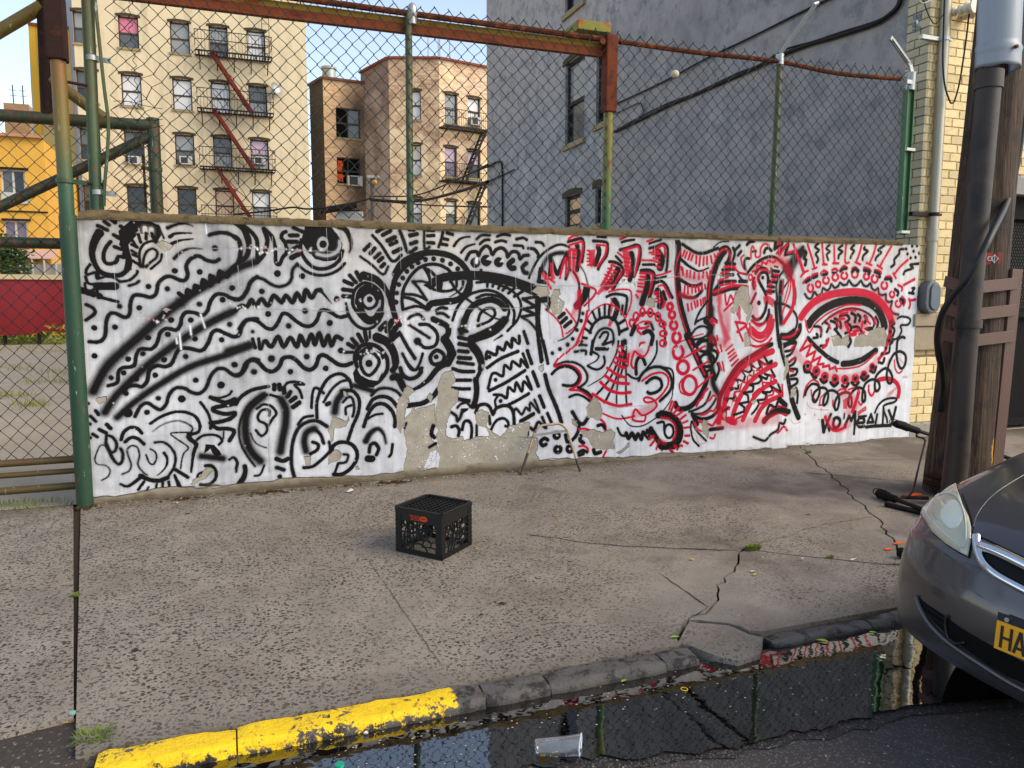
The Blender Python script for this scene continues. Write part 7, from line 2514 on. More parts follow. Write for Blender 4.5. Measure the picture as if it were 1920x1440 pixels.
# a ball wedged in the mesh
c = F(1262, 141); b = MB(); b.ball((c[0], FY - .035, c[2]), .037, 18, 12)
tag(b.build('ball', basic('dirty_ball', '#cfc6a6', .8, .2, 20, .3, 150, spot=('#a08c50', 18, .55, .65)), smooth='full'), 'pale dirty ball wedged in the chain link fence', 'ball')

# ------------------------------------------------------------ gate post beside the wall
gp = thing('gate_post', (-1.06, 6.36, 0), 'tall round gate post, green below and rusty brown above, at the wall end', 'post')
PX = -1.052; GY = 6.36
zj = gy(115, 115, GY)[2]
pipe('tube', (PX, GY, -.05), (PX, GY, gy(134, 405, GY)[2]), .058, MAT_GATEPOST, gp, 16)
pipe('tube', (PX - .002, GY, gy(134, 405, GY)[2] - .02), (PX, GY, zj + .02), .050, MAT_GATEPOST, gp, 16)
b = MB(); b.bar((PX, GY, zj), (PX, GY, 4.8), .125, .125, (0, 1, 0)); b.build('steel_sleeve', MAT_DARKRUST, gp, bevel=.01)
for (px, py) in ((130, 340),): band('post_band', (PX, GY, gy(px, py, GY)[2]), .062, .03, MAT_GREEN, gp, (.14, -.02, -.008))
for (px, py) in ((125, 152), (136, 340)):
    z = gy(px, py, GY)[2]; pipe('tie_rod', (PX, GY, z), (-.83, FY, z), .011, MAT_DARKRUST, gp, 8)

# ------------------------------------------------------------ the sliding gate behind
gate = thing('sliding_gate', (-1.6, 6.78, 0), 'green rusty pipe sliding gate with chain link panel and diagonal braces', 'gate')
SY = 6.78
g = lambda px, py: Vector(gy(px, py, SY))
TR = g(288, 236); TL = g(0, 216) + (g(0, 216) - TR).normalized() * 1.5
pipe('top_rail', TL, TR, .046, MAT_GATE, gate)
BX = g(290, 300).x
pipe('end_post', (BX, SY, .25), (BX, SY, g(285, 222).z), .048, MAT_GATE, gate)
D0, D1 = g(280, 256), g(0, 388); pipe('brace', D0, D1 + (D1 - D0) * .7, .04, MAT_GATE, gate)
M0, M1 = g(122, 455), g(0, 453); pipe('gate_rail', (BX, SY, M0.z - .01), M1 + Vector((-1.5, 0, 0)), .042, MAT_GATE, gate)
pipe('mast', g(88, 214), g(78, -40), .042, MAT_DARKRUST, gate)
pipe('brace', g(95, 148), g(196, 222), .042, MAT_OLIVE, gate)
E0, E1 = g(78, 12), g(0, 58); pipe('brace', E0, E1 + (E1 - E0) * 1.5, .047, MAT_OLIVE, gate)
for (pa, pb, rr_) in (((150, 862), (0, 874), .028), ((150, 884), (0, 897), .022), ((152, 912), (0, 927), .03)):
    a, b_ = Vector(gy(*pa, 6.5)), Vector(gy(*pb, 6.5)); z = b_.z
    pipe('gate_rail', (BX if rr_ < .029 and False else -1.0, 6.55, a.z), (-3.2, 6.55, z), rr_, MAT_OLIVE, gate)
chain_link(-3.0, BX, .3, g(0, 225).z, SY - .05, .113, .118, .0036, 'wire_mesh', gate, seed=9)
b = MB(); z0 = g(277, 390).z; b.bar((BX - .075, SY - .03, z0), (BX - .078, SY - .03, g(277, 292).z), .018, .01, (0, 1, 0)); b.build('stretcher_bar', MAT_DARKRUST, gate)
band('post_band', (BX, SY, g(288, 317).z), .054, .03, MAT_GREEN, gate, (-.1, -.03, 0))

# ------------------------------------------------------------ the parked car
CYC, CHW = 1.68, .88; GR = ROADZ
PROF = [(2.68, .135), (2.60, .128), (2.54, .132), (2.512, .155), (2.502, .21), (2.497, .28), (2.5, .36), (2.512, .43), (2.535, .49), (2.57, .565), (2.62, .63), (2.70, .685), (2.82, .733), (3.0, .778), (3.2, .82), (3.45, .862), (3.7, .895), (3.95, .92)]
TOP = [(4.02, .86), (4.35, 1.06), (4.72, 1.24), (5.1, 1.29), (5.6, 1.285), (6.05, 1.22), (6.45, 1.0), (6.6, .90)]
TAIL = [(6.85, .875), (7.02, .84), (7.07, .75), (7.1, .6), (7.12, .4), (7.08, .24), (7.0, .16)]
def body_grid(prof, nfront):
    P = smooth_line([Vector((x, z, 0)) for x, z in prof], 4); nt = 61; V = []
    for p in P:
        row = []
        X, Z = p.x, p.y
        fr = max(0, min(1, (3.75 - X) / 1.05)); fr = fr * fr * (3 - 2 * fr); bk = max(0, min(1, (X - 6.2) / .9)); bk = bk * bk
        for k in range(nt):
            u = -1 + 2 * k / (nt - 1); t = sin(u * pi / 2); a = abs(t)
            curve = 1 - (1 - a ** 2.6) ** (1 / 2.6)
            D = .50 * fr - .45 * bk
            sill = .13
            m = 7.0 + 9 * max(0, min(1, (Z - .4) / .3)); drop = (1 - a ** m) ** (1 / m)
            crown = Z - .022 * a * a * (Z > .55) 
            hwz = CHW * (1 - .05 * max(0, Z - .55))
            z = sill + (crown - sill) * drop if Z > .16 else Z
            row.append(Vector((X + D * curve, CYC + hwz * t, z)))
        V.append(row)
    return V
car = thing('parked_car', (4.8, CYC, GR), 'grey purple sedan parked at the kerb with foggy headlight and yellow plate', 'car')
def carpaint():
    t = NT('grey_purple_metallic'); n = t.noise(2, 4); c = t.mix(n, lin('#2c292a'), lin('#3a3636'))
    c = t.mix(t.math('MULTIPLY', t.noise(900, 1), .25), c, lin('#6d6a70')); t.col(c)
    t.set(metal=.55, rough=.36, coat=.9, coatr=t.math('ADD', .03, t.math('MULTIPLY', t.noise(14, 6, .7), .12))); t.bump(t.noise(3, 3), .02, .02); return t.m
MAT_CAR = carpaint()
V = body_grid(PROF + [(4.02, .925), (5, .92), (6.3, .91)] + TAIL, 0)
nt = len(V[0]); b = MB(); b.add([p for r_ in V for p in r_], [(i * nt + k, i * nt + k + 1, (i + 1) * nt + k + 1, (i + 1) * nt + k) for i in range(len(V) - 1) for k in range(nt - 1)])
body = b.build('body', MAT_CAR, car, smooth='full'); 
BV = BVHTree.FromPolygons([tuple(v) for v in b.v], b.f)
def hit(px, py, off=.004):
    d = Vector(ray(px, py)); o = Vector(_C); loc, nr, _, _ = BV.ray_cast(o, d)
    k = 0
    while loc is None and k < 30:          # just off the silhouette: slide down on to the panel
        k += 1; py += 2; px += .6; d = Vector(ray(px, py)); loc, nr, _, _ = BV.ray_cast(o, d)
    if loc is None: loc, nr, _, dist = BV.find_nearest(o + d * 2.9)
    if nr.dot(d) > 0: nr = -nr
    return loc + nr * off, nr
def patch(name, poly, mat, off=.005, parent=None, dense=9, smooth='full'):
    """a panel cut to an outline and lying on the car body"""
    P = []
    n = len(poly)
    Q = [Vector(p) for p in poly]; out = []
    for i in range(n):
        a, c = Q[i], Q[(i + 1) % n]; k = max(1, int((c - a).length / dense))
        out += [a + (c - a) * j / k for j in range(k)]
    x0, x1 = min(p.x for p in out), max(p.x for p in out); y0, y1 = min(p.y for p in out), max(p.y for p in out)
    pts = list(out); m = len(out)
    def inside(p):
        c = False
        for i in range(m):
            a, d = out[i], out[(i + 1) % m]
            if (a.y > p.y) != (d.y > p.y) and p.x < (d.x - a.x) * (p.y - a.y) / (d.y - a.y) + a.x: c = not c
        return c
    x = x0 + dense / 2
    while x < x1:
        y = y0 + dense / 2
        while y < y1:
            p = Vector((x, y))
            if inside(p) and min((p - q).length for q in out) > dense * .45: pts.append(p)
            y += dense
        x += dense
    r_ = delaunay_2d_cdt(pts, [(i, (i + 1) % m) for i in range(m)], [list(range(m))], 1, 1e-4)
    vs = [hit(p.x, p.y, off)[0] for p in r_[0]]
    b = MB(); b.add(vs, [tuple(f) for f in r_[2]]); rim0 = [hit(p.x, p.y, off)[0] for p in out]; rim1 = [hit(p.x, p.y, -.01)[0] for p in out]
    k = len(out); b.add(rim0 + rim1, [(i, (i + 1) % k, (i + 1) % k + k, i + k) for i in range(k)])
    return b.build(name, mat, parent or car, smooth=smooth, weld=True)
def line_on(name, pts, r, mat, off=.004, n=6, flat=None):
    P = [hit(px, py, off)[0] for px, py in pts]; b = MB(); b.tube(smooth_line(P, 5), r, n); return b.build(name, mat, car, smooth='full')
def lens_mat():
    t = NT('fogged_lens'); c = t.mix(t.noise(7, 4, .6), lin('#8f9080'), lin('#c3c6b4')); c = t.mix(t.ramp(t.noise(3.5, 3), .45, .65), c, lin('#b5a883')); t.col(c); t.set(rough=.2, coat=.8, coatr=.08); return t.m
HL = [(1730, 966), (1736, 948), (1752, 928), (1772, 914), (1793, 904), (1797, 922), (1806, 948), (1817, 970), (1822, 990), (1821, 1018), (1816, 1044), (1800, 1036), (1778, 1022), (1752, 1000)]
MAT_SEAM = basic('dark_seam', '#0d0c0d', .7, .1, 10)
cxh, cyh = sum(p[0] for p in HL) / len(HL), sum(p[1] for p in HL) / len(HL)
hl = patch('headlight', HL, lens_mat(), .012)
patch('headlight_gasket', [(cxh + (x - cxh) * 1.055, cyh + (y - cyh) * 1.045) for x, y in HL], MAT_SEAM, .004)
inn = [(1740, 966), (1750, 944), (1772, 930), (1795, 935), (1810, 965), (1815, 1000), (1812, 1028), (1795, 1020), (1765, 995)]
P_ = [hit(x, y, .0135)[0] for x, y in inn]; b = MB(); b.tube(smooth_line(P_ + [P_[0]], 4), .0025, 5, cap=False); b.build('lens_edge', basic('pale_lens_edge', '#c9cbb8', .25, .1, 9), hl, smooth='full')
def mirror(o, name):
    me = o.data.copy(); c = WL[o.name]
    for v in me.vertices: v.co.y = -v.co.y
    me.flip_normals(); q = bpy.data.objects.new(name, me); COL.objects.link(q); q.parent = car; w = Vector((c.x, 2 * CYC - c.y, c.z)); WL[q.name] = w; q.location = w - WL[car.name]; return q
for (ex, ey, ea, eb, cc_) in ((1787, 968, 22, 27, '#cfd3c4'), (1762, 958, 11, 20, '#b7b39a')):
    patch('reflector', [(ex + ea * cos(2 * pi * k / 14), ey + eb * sin(2 * pi * k / 14)) for k in range(14)], basic('lamp_bowl', cc_, .25, .12, 30, 0, coat=.6), .0128, hl, 6)
mirror(hl, 'headlight')
# bonnet shut lines
line_on('bonnet_seam', [(1797, 905), (1808, 935), (1818, 962), (1824, 985), (1824, 1000), (1850, 1012), (1885, 1029), (1925, 1048)], .0035, MAT_SEAM, .001)
line_on('bonnet_crease', [(1825, 988), (1832, 965), (1850, 940), (1875, 918), (1915, 893), (1940, 880)], .002, MAT_CAR, .0, 8)
# grille
MAT_CHROME = basic('chrome', '#d3d7dc', .08, .03, 10, 0, metal=1.0)
patch('grille_opening', [(1838, 1012), (1880, 1030), (1930, 1052), (1930, 1110), (1890, 1090), (1862, 1072), (1845, 1048)], basic('grille_black', '#050505', .6, .1, 10), .004)
line_on('grille_surround', [(1833, 1006), (1834, 1024), (1840, 1046), (1852, 1064), (1872, 1080), (1900, 1096), (1935, 1114)], .016, MAT_CHROME, .006, 8)
line_on('grille_bar', [(1843, 1026), (1870, 1036), (1900, 1050), (1935, 1067)], .021, MAT_CHROME, .012, 8)
# bumper: character lines, lower intake, lip
patch('air_intake', [(1722, 1120), (1740, 1134), (1768, 1152), (1800, 1176), (1840, 1200), (1885, 1224), (1930, 1247), (1930, 1286), (1890, 1268), (1850, 1244), (1810, 1216), (1780, 1194), (1752, 1166), (1733, 1142)], basic('intake_black', '#040404', .95, .2, 10), .003)
line_on('bumper_lip', [(1720, 1118), (1731, 1146), (1748, 1172), (1776, 1200), (1812, 1226), (1852, 1252), (1892, 1277), (1935, 1300)], .011, MAT_CAR, .006, 8)
line_on('intake_fin', [(1742, 1140), (1760, 1152), (1778, 1164)], .004, MAT_SEAM, .006); line_on('intake_fin', [(1745, 1152), (1762, 1164), (1779, 1176)], .004, MAT_SEAM, .006)
line_on('intake_vane', [(1778, 1152), (1776, 1175), (1782, 1196), (1796, 1206), (1812, 1204)], .005, basic('dark_plastic', '#15140f', .4, .1, 10), .008)
# licence plate
pc, pn = hit(1897, 1180, .02)
pl = thing('license_plate', pc, None, None); pl.parent = car; WL[pl.name] = pc; pl.location = pc - WL[car.name]
e1 = Vector((0, -1, 0)); nrm = Vector((-1, 0, .08)).normalized(); e1 = Vector((.1, -1, 0)).normalized(); up = nrm.cross(e1).normalized(); up = up if up.z > 0 else -up
pl_c = hit(1876, 1184, .02)[0] + e1 * .15
def pbox(name, u0, u1, v0, v1, d0, d1, mat, bev=0):
    b = MB(); b.obox(pl_c + e1 * (u0 + u1) / 2 + up * (v0 + v1) / 2 + nrm * (d0 + d1) / 2, e1 * (u1 - u0) / 2, up * (v1 - v0) / 2, nrm * (d1 - d0) / 2); return b.build(name, mat, pl, bevel=bev)
pbox('plate_yellow', -.15, .15, -.058, .043, 0, .004, basic('plate_yellow_paint', '#e8a20c', .45, .06, 10), .001)
pbox('plate_navy', -.15, .15, .0435, .072, 0, .004, basic('plate_navy_paint', '#0e1428', .45, .06, 10), .001)
b = MB(); c = pl_c + e1 * -.115 + up * .056 + nrm * .004; b.tube([c, c + nrm * .006], .008, 10); b.build('screw', MAT_GALV, pl); b = MB(); c = pl_c + e1 * .115 + up * .056 + nrm * .004; b.tube([c, c + nrm * .006], .008, 10); b.build('screw', MAT_GALV, pl)
pm = basic('plate_black_ink', '#14100c', .5, .05, 10); b = MB()
def seg(a, c): b.bar(pl_c + e1 * a[0] + up * a[1] + nrm * .0052, pl_c + e1 * c[0] + up * c[1] + nrm * .0052, .009, .003, nrm)
x0 = -.128; hgt0, hgt1 = -.047, .030
seg((x0, hgt0), (x0, hgt1)); seg((x0 + .032, hgt0), (x0 + .032, hgt1)); seg((x0, -.01), (x0 + .032, -.01))
x0 = -.083; seg((x0, hgt0), (x0 + .017, hgt1)); seg((x0 + .034, hgt0), (x0 + .017, hgt1)); seg((x0 + .007, -.028), (x0 + .027, -.028))
b.build('plate_letters', pm, pl)
# cabin, wheels, underside
b = MB(); V2 = []
for p in smooth_line([Vector((x, z, 0)) for x, z in TOP], 4):
    row = []
    for k in range(33):
        t = sin((-1 + 2 * k / 32) * pi / 2); a = abs(t); z = .8 + (p.y - .8) * (1 - a ** 4) ** .25; hw = .80 - .17 * max(0, (z - .86)) / .43
        row.append(Vector((p.x, CYC + hw * t, z)))
    V2.append(row)
b.add([p for r_ in V2 for p in r_], [(i * 33 + k, i * 33 + k + 1, (i + 1) * 33 + k + 1, (i + 1) * 33 + k) for i in range(len(V2) - 1) for k in range(32)])
cab = b.build('cabin', MAT_CAR, car, smooth='full')
MAT_GLASS = pane_mat('car_glass', '#1c2226', .05)
def roofpt(x):
    P = smooth_line([Vector((x_, z_, 0)) for x_, z_ in TOP], 6)
    for a, c in zip(P[:-1], P[1:]):
        if a.x <= x <= c.x: return a.y + (c.y - a.y) * (x - a.x) / (c.x - a.x)
    return P[-1].y
b = MB(); n = 8
for i in range(n):
    for k in range(10):
        q = []
        for di, dk in ((0, 0), (1, 0), (1, 1), (0, 1)):
            x = 4.1 + .55 * (i + di) / n; t = -.82 + 1.64 * (k + dk) / 10; z = roofpt(x); q.append((x - .012, CYC + (.76 - .15 * (z - .86)) * t, .8 + (z - .8) * (1 - abs(t) ** 4) ** .25 + .012))
        b.quad(*q)
b.build('windscreen', MAT_GLASS, car, smooth='full', recalc=False)
for sgn in (-1, 1):
    b = MB(); P = [(4.42, .90), (6.1, .90), (5.95, 1.16), (5.1, 1.22), (4.78, 1.18)]
    b.prism([(x, CYC + sgn * (.812 - .16 * max(0, (z - .86)) / .43), z) for x, z in P], (0, sgn * .004, 0)); b.build('door_window', MAT_GLASS, car)
MAT_TYRE = basic('tyre_rubber', '#131212', .85, .2, 12, .3, 60); MAT_RIM = basic('alloy_rim', '#8d9094', .35, .1, 8, 0, metal=.7)
for wx_ in (3.42, 6.05):
    for sgn in (-1, 1):
        c = Vector((wx_, CYC + sgn * .78, GR + .305)); b = MB(); b.tube([c + Vector((0, -.1, 0)), c + Vector((0, -.095, 0)), c + Vector((0, .095, 0)), c + Vector((0, .1, 0))], [.27, .305, .305, .27], 28); w_ = b.build('wheel', MAT_TYRE, car, smooth=True)
        b = MB(); o = Vector((0, sgn * .101, 0)); b.tube([c + o * .98, c + o], [.2, .19], 24)
        for k in range(5): a = 2 * pi * k / 5; b.bar(c + o * 1.02, c + o * 1.02 + Vector((cos(a), 0, sin(a))) * .19, .05, .02, (0, 1, 0))
        b.build('rim', MAT_RIM, w_)
b = MB(); b.box(2.95, 6.95, CYC - .72, CYC + .72, .03, .16); b.build('underbody', MAT_SEAM, car)

# ------------------------------------------------------------ milk crate (upside down)
n0, nl, nr_ = Vector(gz(828, 1052)), Vector(gz(741, 1033)), Vector(gz(890, 1019))
L_ = .345; e1 = (nl - n0).normalized(); 
e2 = Vector((-e1.y, e1.x, 0)); e2 = e2 if e2.dot(nr_ - n0) > 0 else -e2
CH = .285
CZ = n0.z
crate = thing('milk_crate', n0 + (e1 + e2) * L_ / 2, 'black plastic milk crate with orange print upside down on the sidewalk', 'crate')
MAT_CRATE = basic('black_crate_plastic', '#0a0809', .5, .2, 20, .1, 80, spot=('#3a3431', 40, .68, .8))
up = Vector((0, 0, 1))
def cbx(b, o, ea, na, u0, u1, z0, z1, d0, d1): b.obox(o + ea * (u0 + u1) / 2 + up * (z0 + z1) / 2 + na * (d0 + d1) / 2, ea * (u1 - u0) / 2, na * (d1 - d0) / 2, up * (z1 - z0) / 2)
def crate_side(o, ea, seed, printed):
    na = Vector((ea.y, -ea.x, 0)); ctr = WL[crate.name]
    if (o + ea * L_ / 2 - ctr).dot(na) < 0: na = -na
    rr = random.Random(seed); b = MB()
    cbx(b, o, ea, na, 0.0, L_, 0, .028, -.012, 0); cbx(b, o, ea, na, .03, L_ - .03, CH - .075, CH - .022, -.010, -.002); cbx(b, o, ea, na, 0, L_, CH - .022, CH, -.014, .003)
    for u in (0, L_ - .042): cbx(b, o, ea, na, u, u + .042, .028, CH - .02, -.012, -.001)
    for z in np.linspace(.035, CH - .06, 8):
        for u in (0, L_ - .042): cbx(b, o, ea, na, u, u + .042, z, z + .0045, -.004, .004)
    for z in (.008, .02): cbx(b, o, ea, na, .004, L_ - .004, z, z + .004, 0, .004)
    # web of ribs with rounded openings
    us = np.linspace(.042, L_ - .042, 9); zs = np.linspace(.028, CH - .075, 6)
    pts = {}
    for i in range(9):
        for j in range(6):
            edge_ = i in (0, 8) or j in (0, 5); pts[i, j] = (us[i] + (0 if i in (0, 8) else rr.uniform(-.008, .008) + (.013 if j % 2 else -.0) * (0 < i < 8) * .8), zs[j] + (0 if j in (0, 5) else rr.uniform(-.006, .006)))
    P = lambda k: o + ea * pts[k][0] + up * pts[k][1] + na * -.006
    for i in range(9):
        for j in range(6):
            if i < 8 and rr.random() < .9 and not (j == 1 and 3 <= i <= 4): b.bar(P((i, j)), P((i + 1, j)), .007, .008, na)
            if j < 5 and not (j in (0, 1) and i == 4) and (i + j) % 2 == 0 or j < 5 and rr.random() < .35 and i != 4: b.bar(P((i, j)), P((i, j + 1)), .007, .008, na)
            if i < 8 and j < 5 and rr.random() < .30 and j > 0: b.bar(P((i, j)), P((i + 1, j + 1)), .006, .008, na)
    # hand hole arch near the ground
    A = arc(o + ea * L_ * .5 + up * .030 - na * .006, .062, 0, pi, 10, ea, up * .75); b.tube(A, .006, 6)
    # quilted raised pattern
    for k in range(3):
        A = [o + ea * (L_ * .30 + .034 * k + .012 * sin(t * 5)) + up * (CH - .09 - .10 * t) - na * .002 for t in np.linspace(0, 1, 8)]; b.tube(A, .004, 5)
    s_ = b.build('crate_wall', MAT_CRATE, crate)
    if printed:
        pr_ = basic('orange_print', '#d8410e', .55, .1, 30); b = MB()
        for k in range(4):
            z = CH - .036 - .0085 * k; u = .11 + .003 * k
            for w_ in ((0, .028), (.032, .05), (.054, .075)):
                cbx(b, o, -ea if False else ea, na, L_ - u - w_[1] - .0, L_ - u - w_[0], z - .0016, z + .0016, -.0015, -.0008)
        cc = o + ea * (L_ - .215) + up * (CH - .047) - na * .001; m = 20
        vs = [cc + ea * .029 * cos(2 * pi * k / m) + up * .017 * sin(2 * pi * k / m) for k in range(m)]
        b.prism([v + na * .0012 for v in vs], na * -.001); q = b.build('printed_label', pr_, s_)
        b = MB()
        for k in range(5): cbx(b, o, ea, na, L_ - .233 + .0075 * k, L_ - .229 + .0075 * k, CH - .051, CH - .043, .0004, .0009)
        b.build('logo_strokes', basic('dark_print', '#541c0c', .6, .1, 30), s_)
crate_side(n0, e1, 1, True); crate_side(n0, e2, 2, False)
crate_side(n0 + e1 * L_, e2, 3, False); crate_side(n0 + e2 * L_, e1, 4, False)
b = MB(); zt2 = CH - .012
for i in range(10):
    t = .016 + (L_ - .032) * i / 9
    b.bar(n0 + e1 * t + up * zt2, n0 + e1 * t + e2 * L_ + up * zt2, .007, .012, up); b.bar(n0 + e2 * t + up * (zt2 - .001), n0 + e2 * t + e1 * L_ + up * (zt2 - .001), .007, .012, up)
for i in range(9):
    t = .034 + (L_ - .07) * i / 8; b.bar(n0 + e1 * t + e2 * .02 + up * (zt2 - .012), n0 + e1 * (L_ - .02) + e2 * (L_ - t) + up * (zt2 - .012), .005, .006, up) if i % 3 == 1 else None
for a, c in ((n0, e1), (n0, e2), (n0 + e1 * L_, e2), (n0 + e2 * L_, e1)): b.bar(a + c * .012 + up * (CH + .001), a + c * (L_ - .012) + up * (CH + .001), .02, .008, up)
b.build('base_grid', MAT_CRATE, crate)

# ------------------------------------------------------------ bent metal frame against the wall
lf = thing('chair_frame', gz(1030, 884), 'bent metal tube chair frame leaning against the painted wall', 'metal frame')
q0, q1 = Vector(gz(976, 891)), Vector(gz(1088, 884))
top0, top1 = Vector(gy(1002, 812, 6.30)), Vector(gy(1063, 806, 6.30)); m0, m1 = Vector(gy(1014, 799, 6.33)), Vector(gy(1050, 795, 6.33))
MAT_TUBE = basic('rusty_beige_tube', '#ab927a', .45, .3, 14, .2, 60, metal=.35, spot=('#4a3a34', 10, .55, .66)); MAT_FERR = basic('dark_tube', '#3a3030', .5, .3, 12, .2, 60)
k0, k1 = q0 + (top0 - q0) * .52, q1 + (top1 - q1) * .30
b = MB(); b.tube(smooth_line([k0, top0 - (top0 - k0) * .15, top0, m0, (m0 + m1) / 2 + Vector((0, 0, .004)), m1, top1, top1 - (top1 - k1) * .12, k1], 6), .0115, 10); b.build('bent_tube', MAT_TUBE, lf, smooth=True)
b = MB(); b.tube([q0, k0], .0125, 10); b.build('leg', MAT_FERR, lf, smooth=True)
b = MB(); b.tube([q1, k1], .0125, 10); b.build('leg', MAT_FERR, lf, smooth=True)
b = MB(); b.bar(top0 + (q0 - top0) * .06, top1 + (q1 - top1) * .02, .022, .004, (0, 1, 0)); b.build('crossbar', MAT_GALV, lf)

# ------------------------------------------------------------ overturned cart by the pole
ct_ = thing('overturned_cart', gz(1690, 945), 'black two handled folding cart lying on its side behind the utility pole', 'cart')
MAT_FOAM = basic('black_foam', '#0f0e0f', .75, .2, 20, .2, 90)
def handle(a, c, label=None):
    a, c = Vector(a), Vector(c); d = (c - a).normalized()
    b = MB(); b.tube([a + (c - a) * t for t in (0, .08, .3, .55, .62, 1)], [.03, .036, .034, .038, .032, .03], 12); h_ = b.build('handle', MAT_FOAM, ct_, smooth=True)
    b = MB(); s_ = d.orthogonal().normalized(); b.tube(smooth_line([a + (c - a) * .5 + up * .04, a + up * .035, a - d * .05 + up * .02, a - d * .055 - up * .01, a - up * .03], 5), .004, 5); b.build('hand_strap', MAT_IRON, h_)
    b = MB(); b.tube([c - d * .02, c + d * .9], .017, 8); b.build('tube', MAT_IRON, ct_, smooth=True)
H1a, H1b = gy(1678, 794, 5.35), gy(1722, 808, 5.3); handle(H1a, H1b)
H2a, H2b = Vector(gz(1646, 934)), Vector(gz(1678, 947)); H2a.z += .04; H2b.z += .045; handle(H2a, H2b)
b = MB(); R0 = [gy(1719, 812, 5.3), gy(1718, 818, 5.25), gy(1732, 822, 5.2), gy(1735, 827, 5.15), gy(1724, 870, 5.0), gz(1711, 934) + np.array((0, 0, .06)), gz(1704, 944) + np.array((0, 0, .06)), gz(1682, 950) + np.array((0, 0, .06))]
b.tube([Vector(p) for p in R0], .009, 6); b.build('cross_rod', MAT_IRON, ct_, smooth='full')
b = MB(); s0, s1 = Vector(gz(1660, 950)), Vector(gz(1735, 968)); b.tube([s0 + up * .02, s1 + up * .02], .02, 8); b.tube([Vector(gz(1690, 944)) + up * .05, Vector(gz(1740, 946)) + up * .05], .014, 8); b.build('tube', MAT_IRON, ct_, smooth='full')
b = MB(); t0, t1 = Vector(gy(1874, 853, 5.0)), Vector(gy(1905, 864, 4.9)); b.tube([t0 - (t1 - t0) * 2, t1 + (t1 - t0) * 1.5], .018, 8); b.tube([t0, Vector(gy(1876, 872, 4.9))], .012, 6); b.build('tube', MAT_IRON, ct_, smooth='full')
wc = Vector(gz(1694, 1046)); wc.z += .032; b = MB(); b.tube([wc + Vector((-.01, -.018, 0)), wc + Vector((-.01, .018, 0))], .032, 16); wl = b.build('castor', MAT_FOAM, None, smooth=True); tag(wl, 'small black wheel lying on the sidewalk beside the car bumper', 'wheel')
b = MB(); b.tube([wc + Vector((-.01, -.02, 0)), wc + Vector((-.01, .02, 0))], .014, 12); b.build('hub', MAT_GALV, wl)

# ------------------------------------------------------------ plastic cup floating in the gutter
cupc = Vector(gz(1046, 1412, WZp)); cd_ = (Vector(gz(1094, 1408, WZp)) - Vector(gz(1000, 1411, WZp))).normalized(); pr2 = Vector((-cd_.y, cd_.x, 0))
def plastic():
    t = NT('clear_plastic'); out = [n for n in t.t.nodes if n.type == 'OUTPUT_MATERIAL'][0]; t.t.nodes.remove(t.b)
    tp = t.n('BsdfTransparent'); tp.inputs[0].default_value = (.86, .88, .9, 1); gl = t.n('BsdfGlossy'); gl.inputs['Roughness'].default_value = .08; df = t.n('BsdfDiffuse'); df.inputs[0].default_value = (.55, .58, .62, 1)
    lw = t.n('LayerWeight'); lw.inputs['Blend'].default_value = .35
    m1_ = t.n('MixShader'); t.l(lw.outputs['Facing'], m1_.inputs[0]); t.l(tp.outputs[0], m1_.inputs[1]); t.l(gl.outputs[0], m1_.inputs[2])
    m2_ = t.n('MixShader'); m2_.inputs[0].default_value = .12; t.l(m1_.outputs[0], m2_.inputs[1]); t.l(df.outputs[0], m2_.inputs[2]); t.l(m2_.outputs[0], out.inputs[0]); return t.m
cup = thing('plastic_cup', cupc, 'crushed clear plastic cup with gold print lying in the gutter puddle', 'cup')
MAT_PLAS = plastic()
b = MB(); n = 28; LC = .165
def cupP(t, k):
    r_ = .030 + .015 * t; a = 2 * pi * k / n; cr = 1 - .42 * max(0, sin(a)) ** 2 * (.3 + .7 * t) + .10 * sin(3 * a + 4 * t)
    return cupc + cd_ * (-LC / 2 + LC * t + .012 * cos(a) * t) + pr2 * r_ * 1.12 * cos(a) + up * (r_ * .82 * sin(a) * cr + .026 + .006 * t)
vs = [cupP(j / 10, k) for j in range(11) for k in range(n)]
b.add(vs, [(j * n + k, j * n + (k + 1) % n, (j + 1) * n + (k + 1) % n, (j + 1) * n + k) for j in range(10) for k in range(n)] + [tuple(range(n))])
b.build('cup_wall', MAT_PLAS, cup, smooth='full', recalc=False)
b = MB(); b.tube([cupP(1, k) for k in range(n + 1)], .003, 5, cap=False); b.build('rim', basic('milky_rim', '#c3c9d0', .2, .05, 9), cup, smooth='full')
gold = basic('gold_print', '#d9a520', .5, .1, 20); b = MB()
def onc(t, kk, d=.0015): 
    p = cupP(t, kk); q = cupP(t, kk + .01); ctr = cupc + cd_ * (-LC / 2 + LC * t) + up * .026; return p + (p - ctr).normalized() * d
Ls = [(.50, 18.5), (.40, 18.9), (.36, 19.6), (.48, 20.2), (.36, 20.8), (.40, 21.5), (.50, 21.9)]
b.tube(smooth_line([onc(t, k) for t, k in Ls], 4), .0028, 5); b.build('printed_arches', gold, cup, smooth='full')
b = MB(); P = [onc(t, k) for t, k in ((.10, 16.2), (.22, 16.0), (.22, 18.2), (.10, 18.4))]; b.prism(P, up * .0008); b.build('printed_square', gold, cup)
b = MB(); b.tube([onc(.34, 16.2), onc(.34, 17.6)], .0015, 4); b.tube([onc(.7, 15.2), onc(.7, 16.4)], .001, 4); b.build('fill_marks', gold, cup)

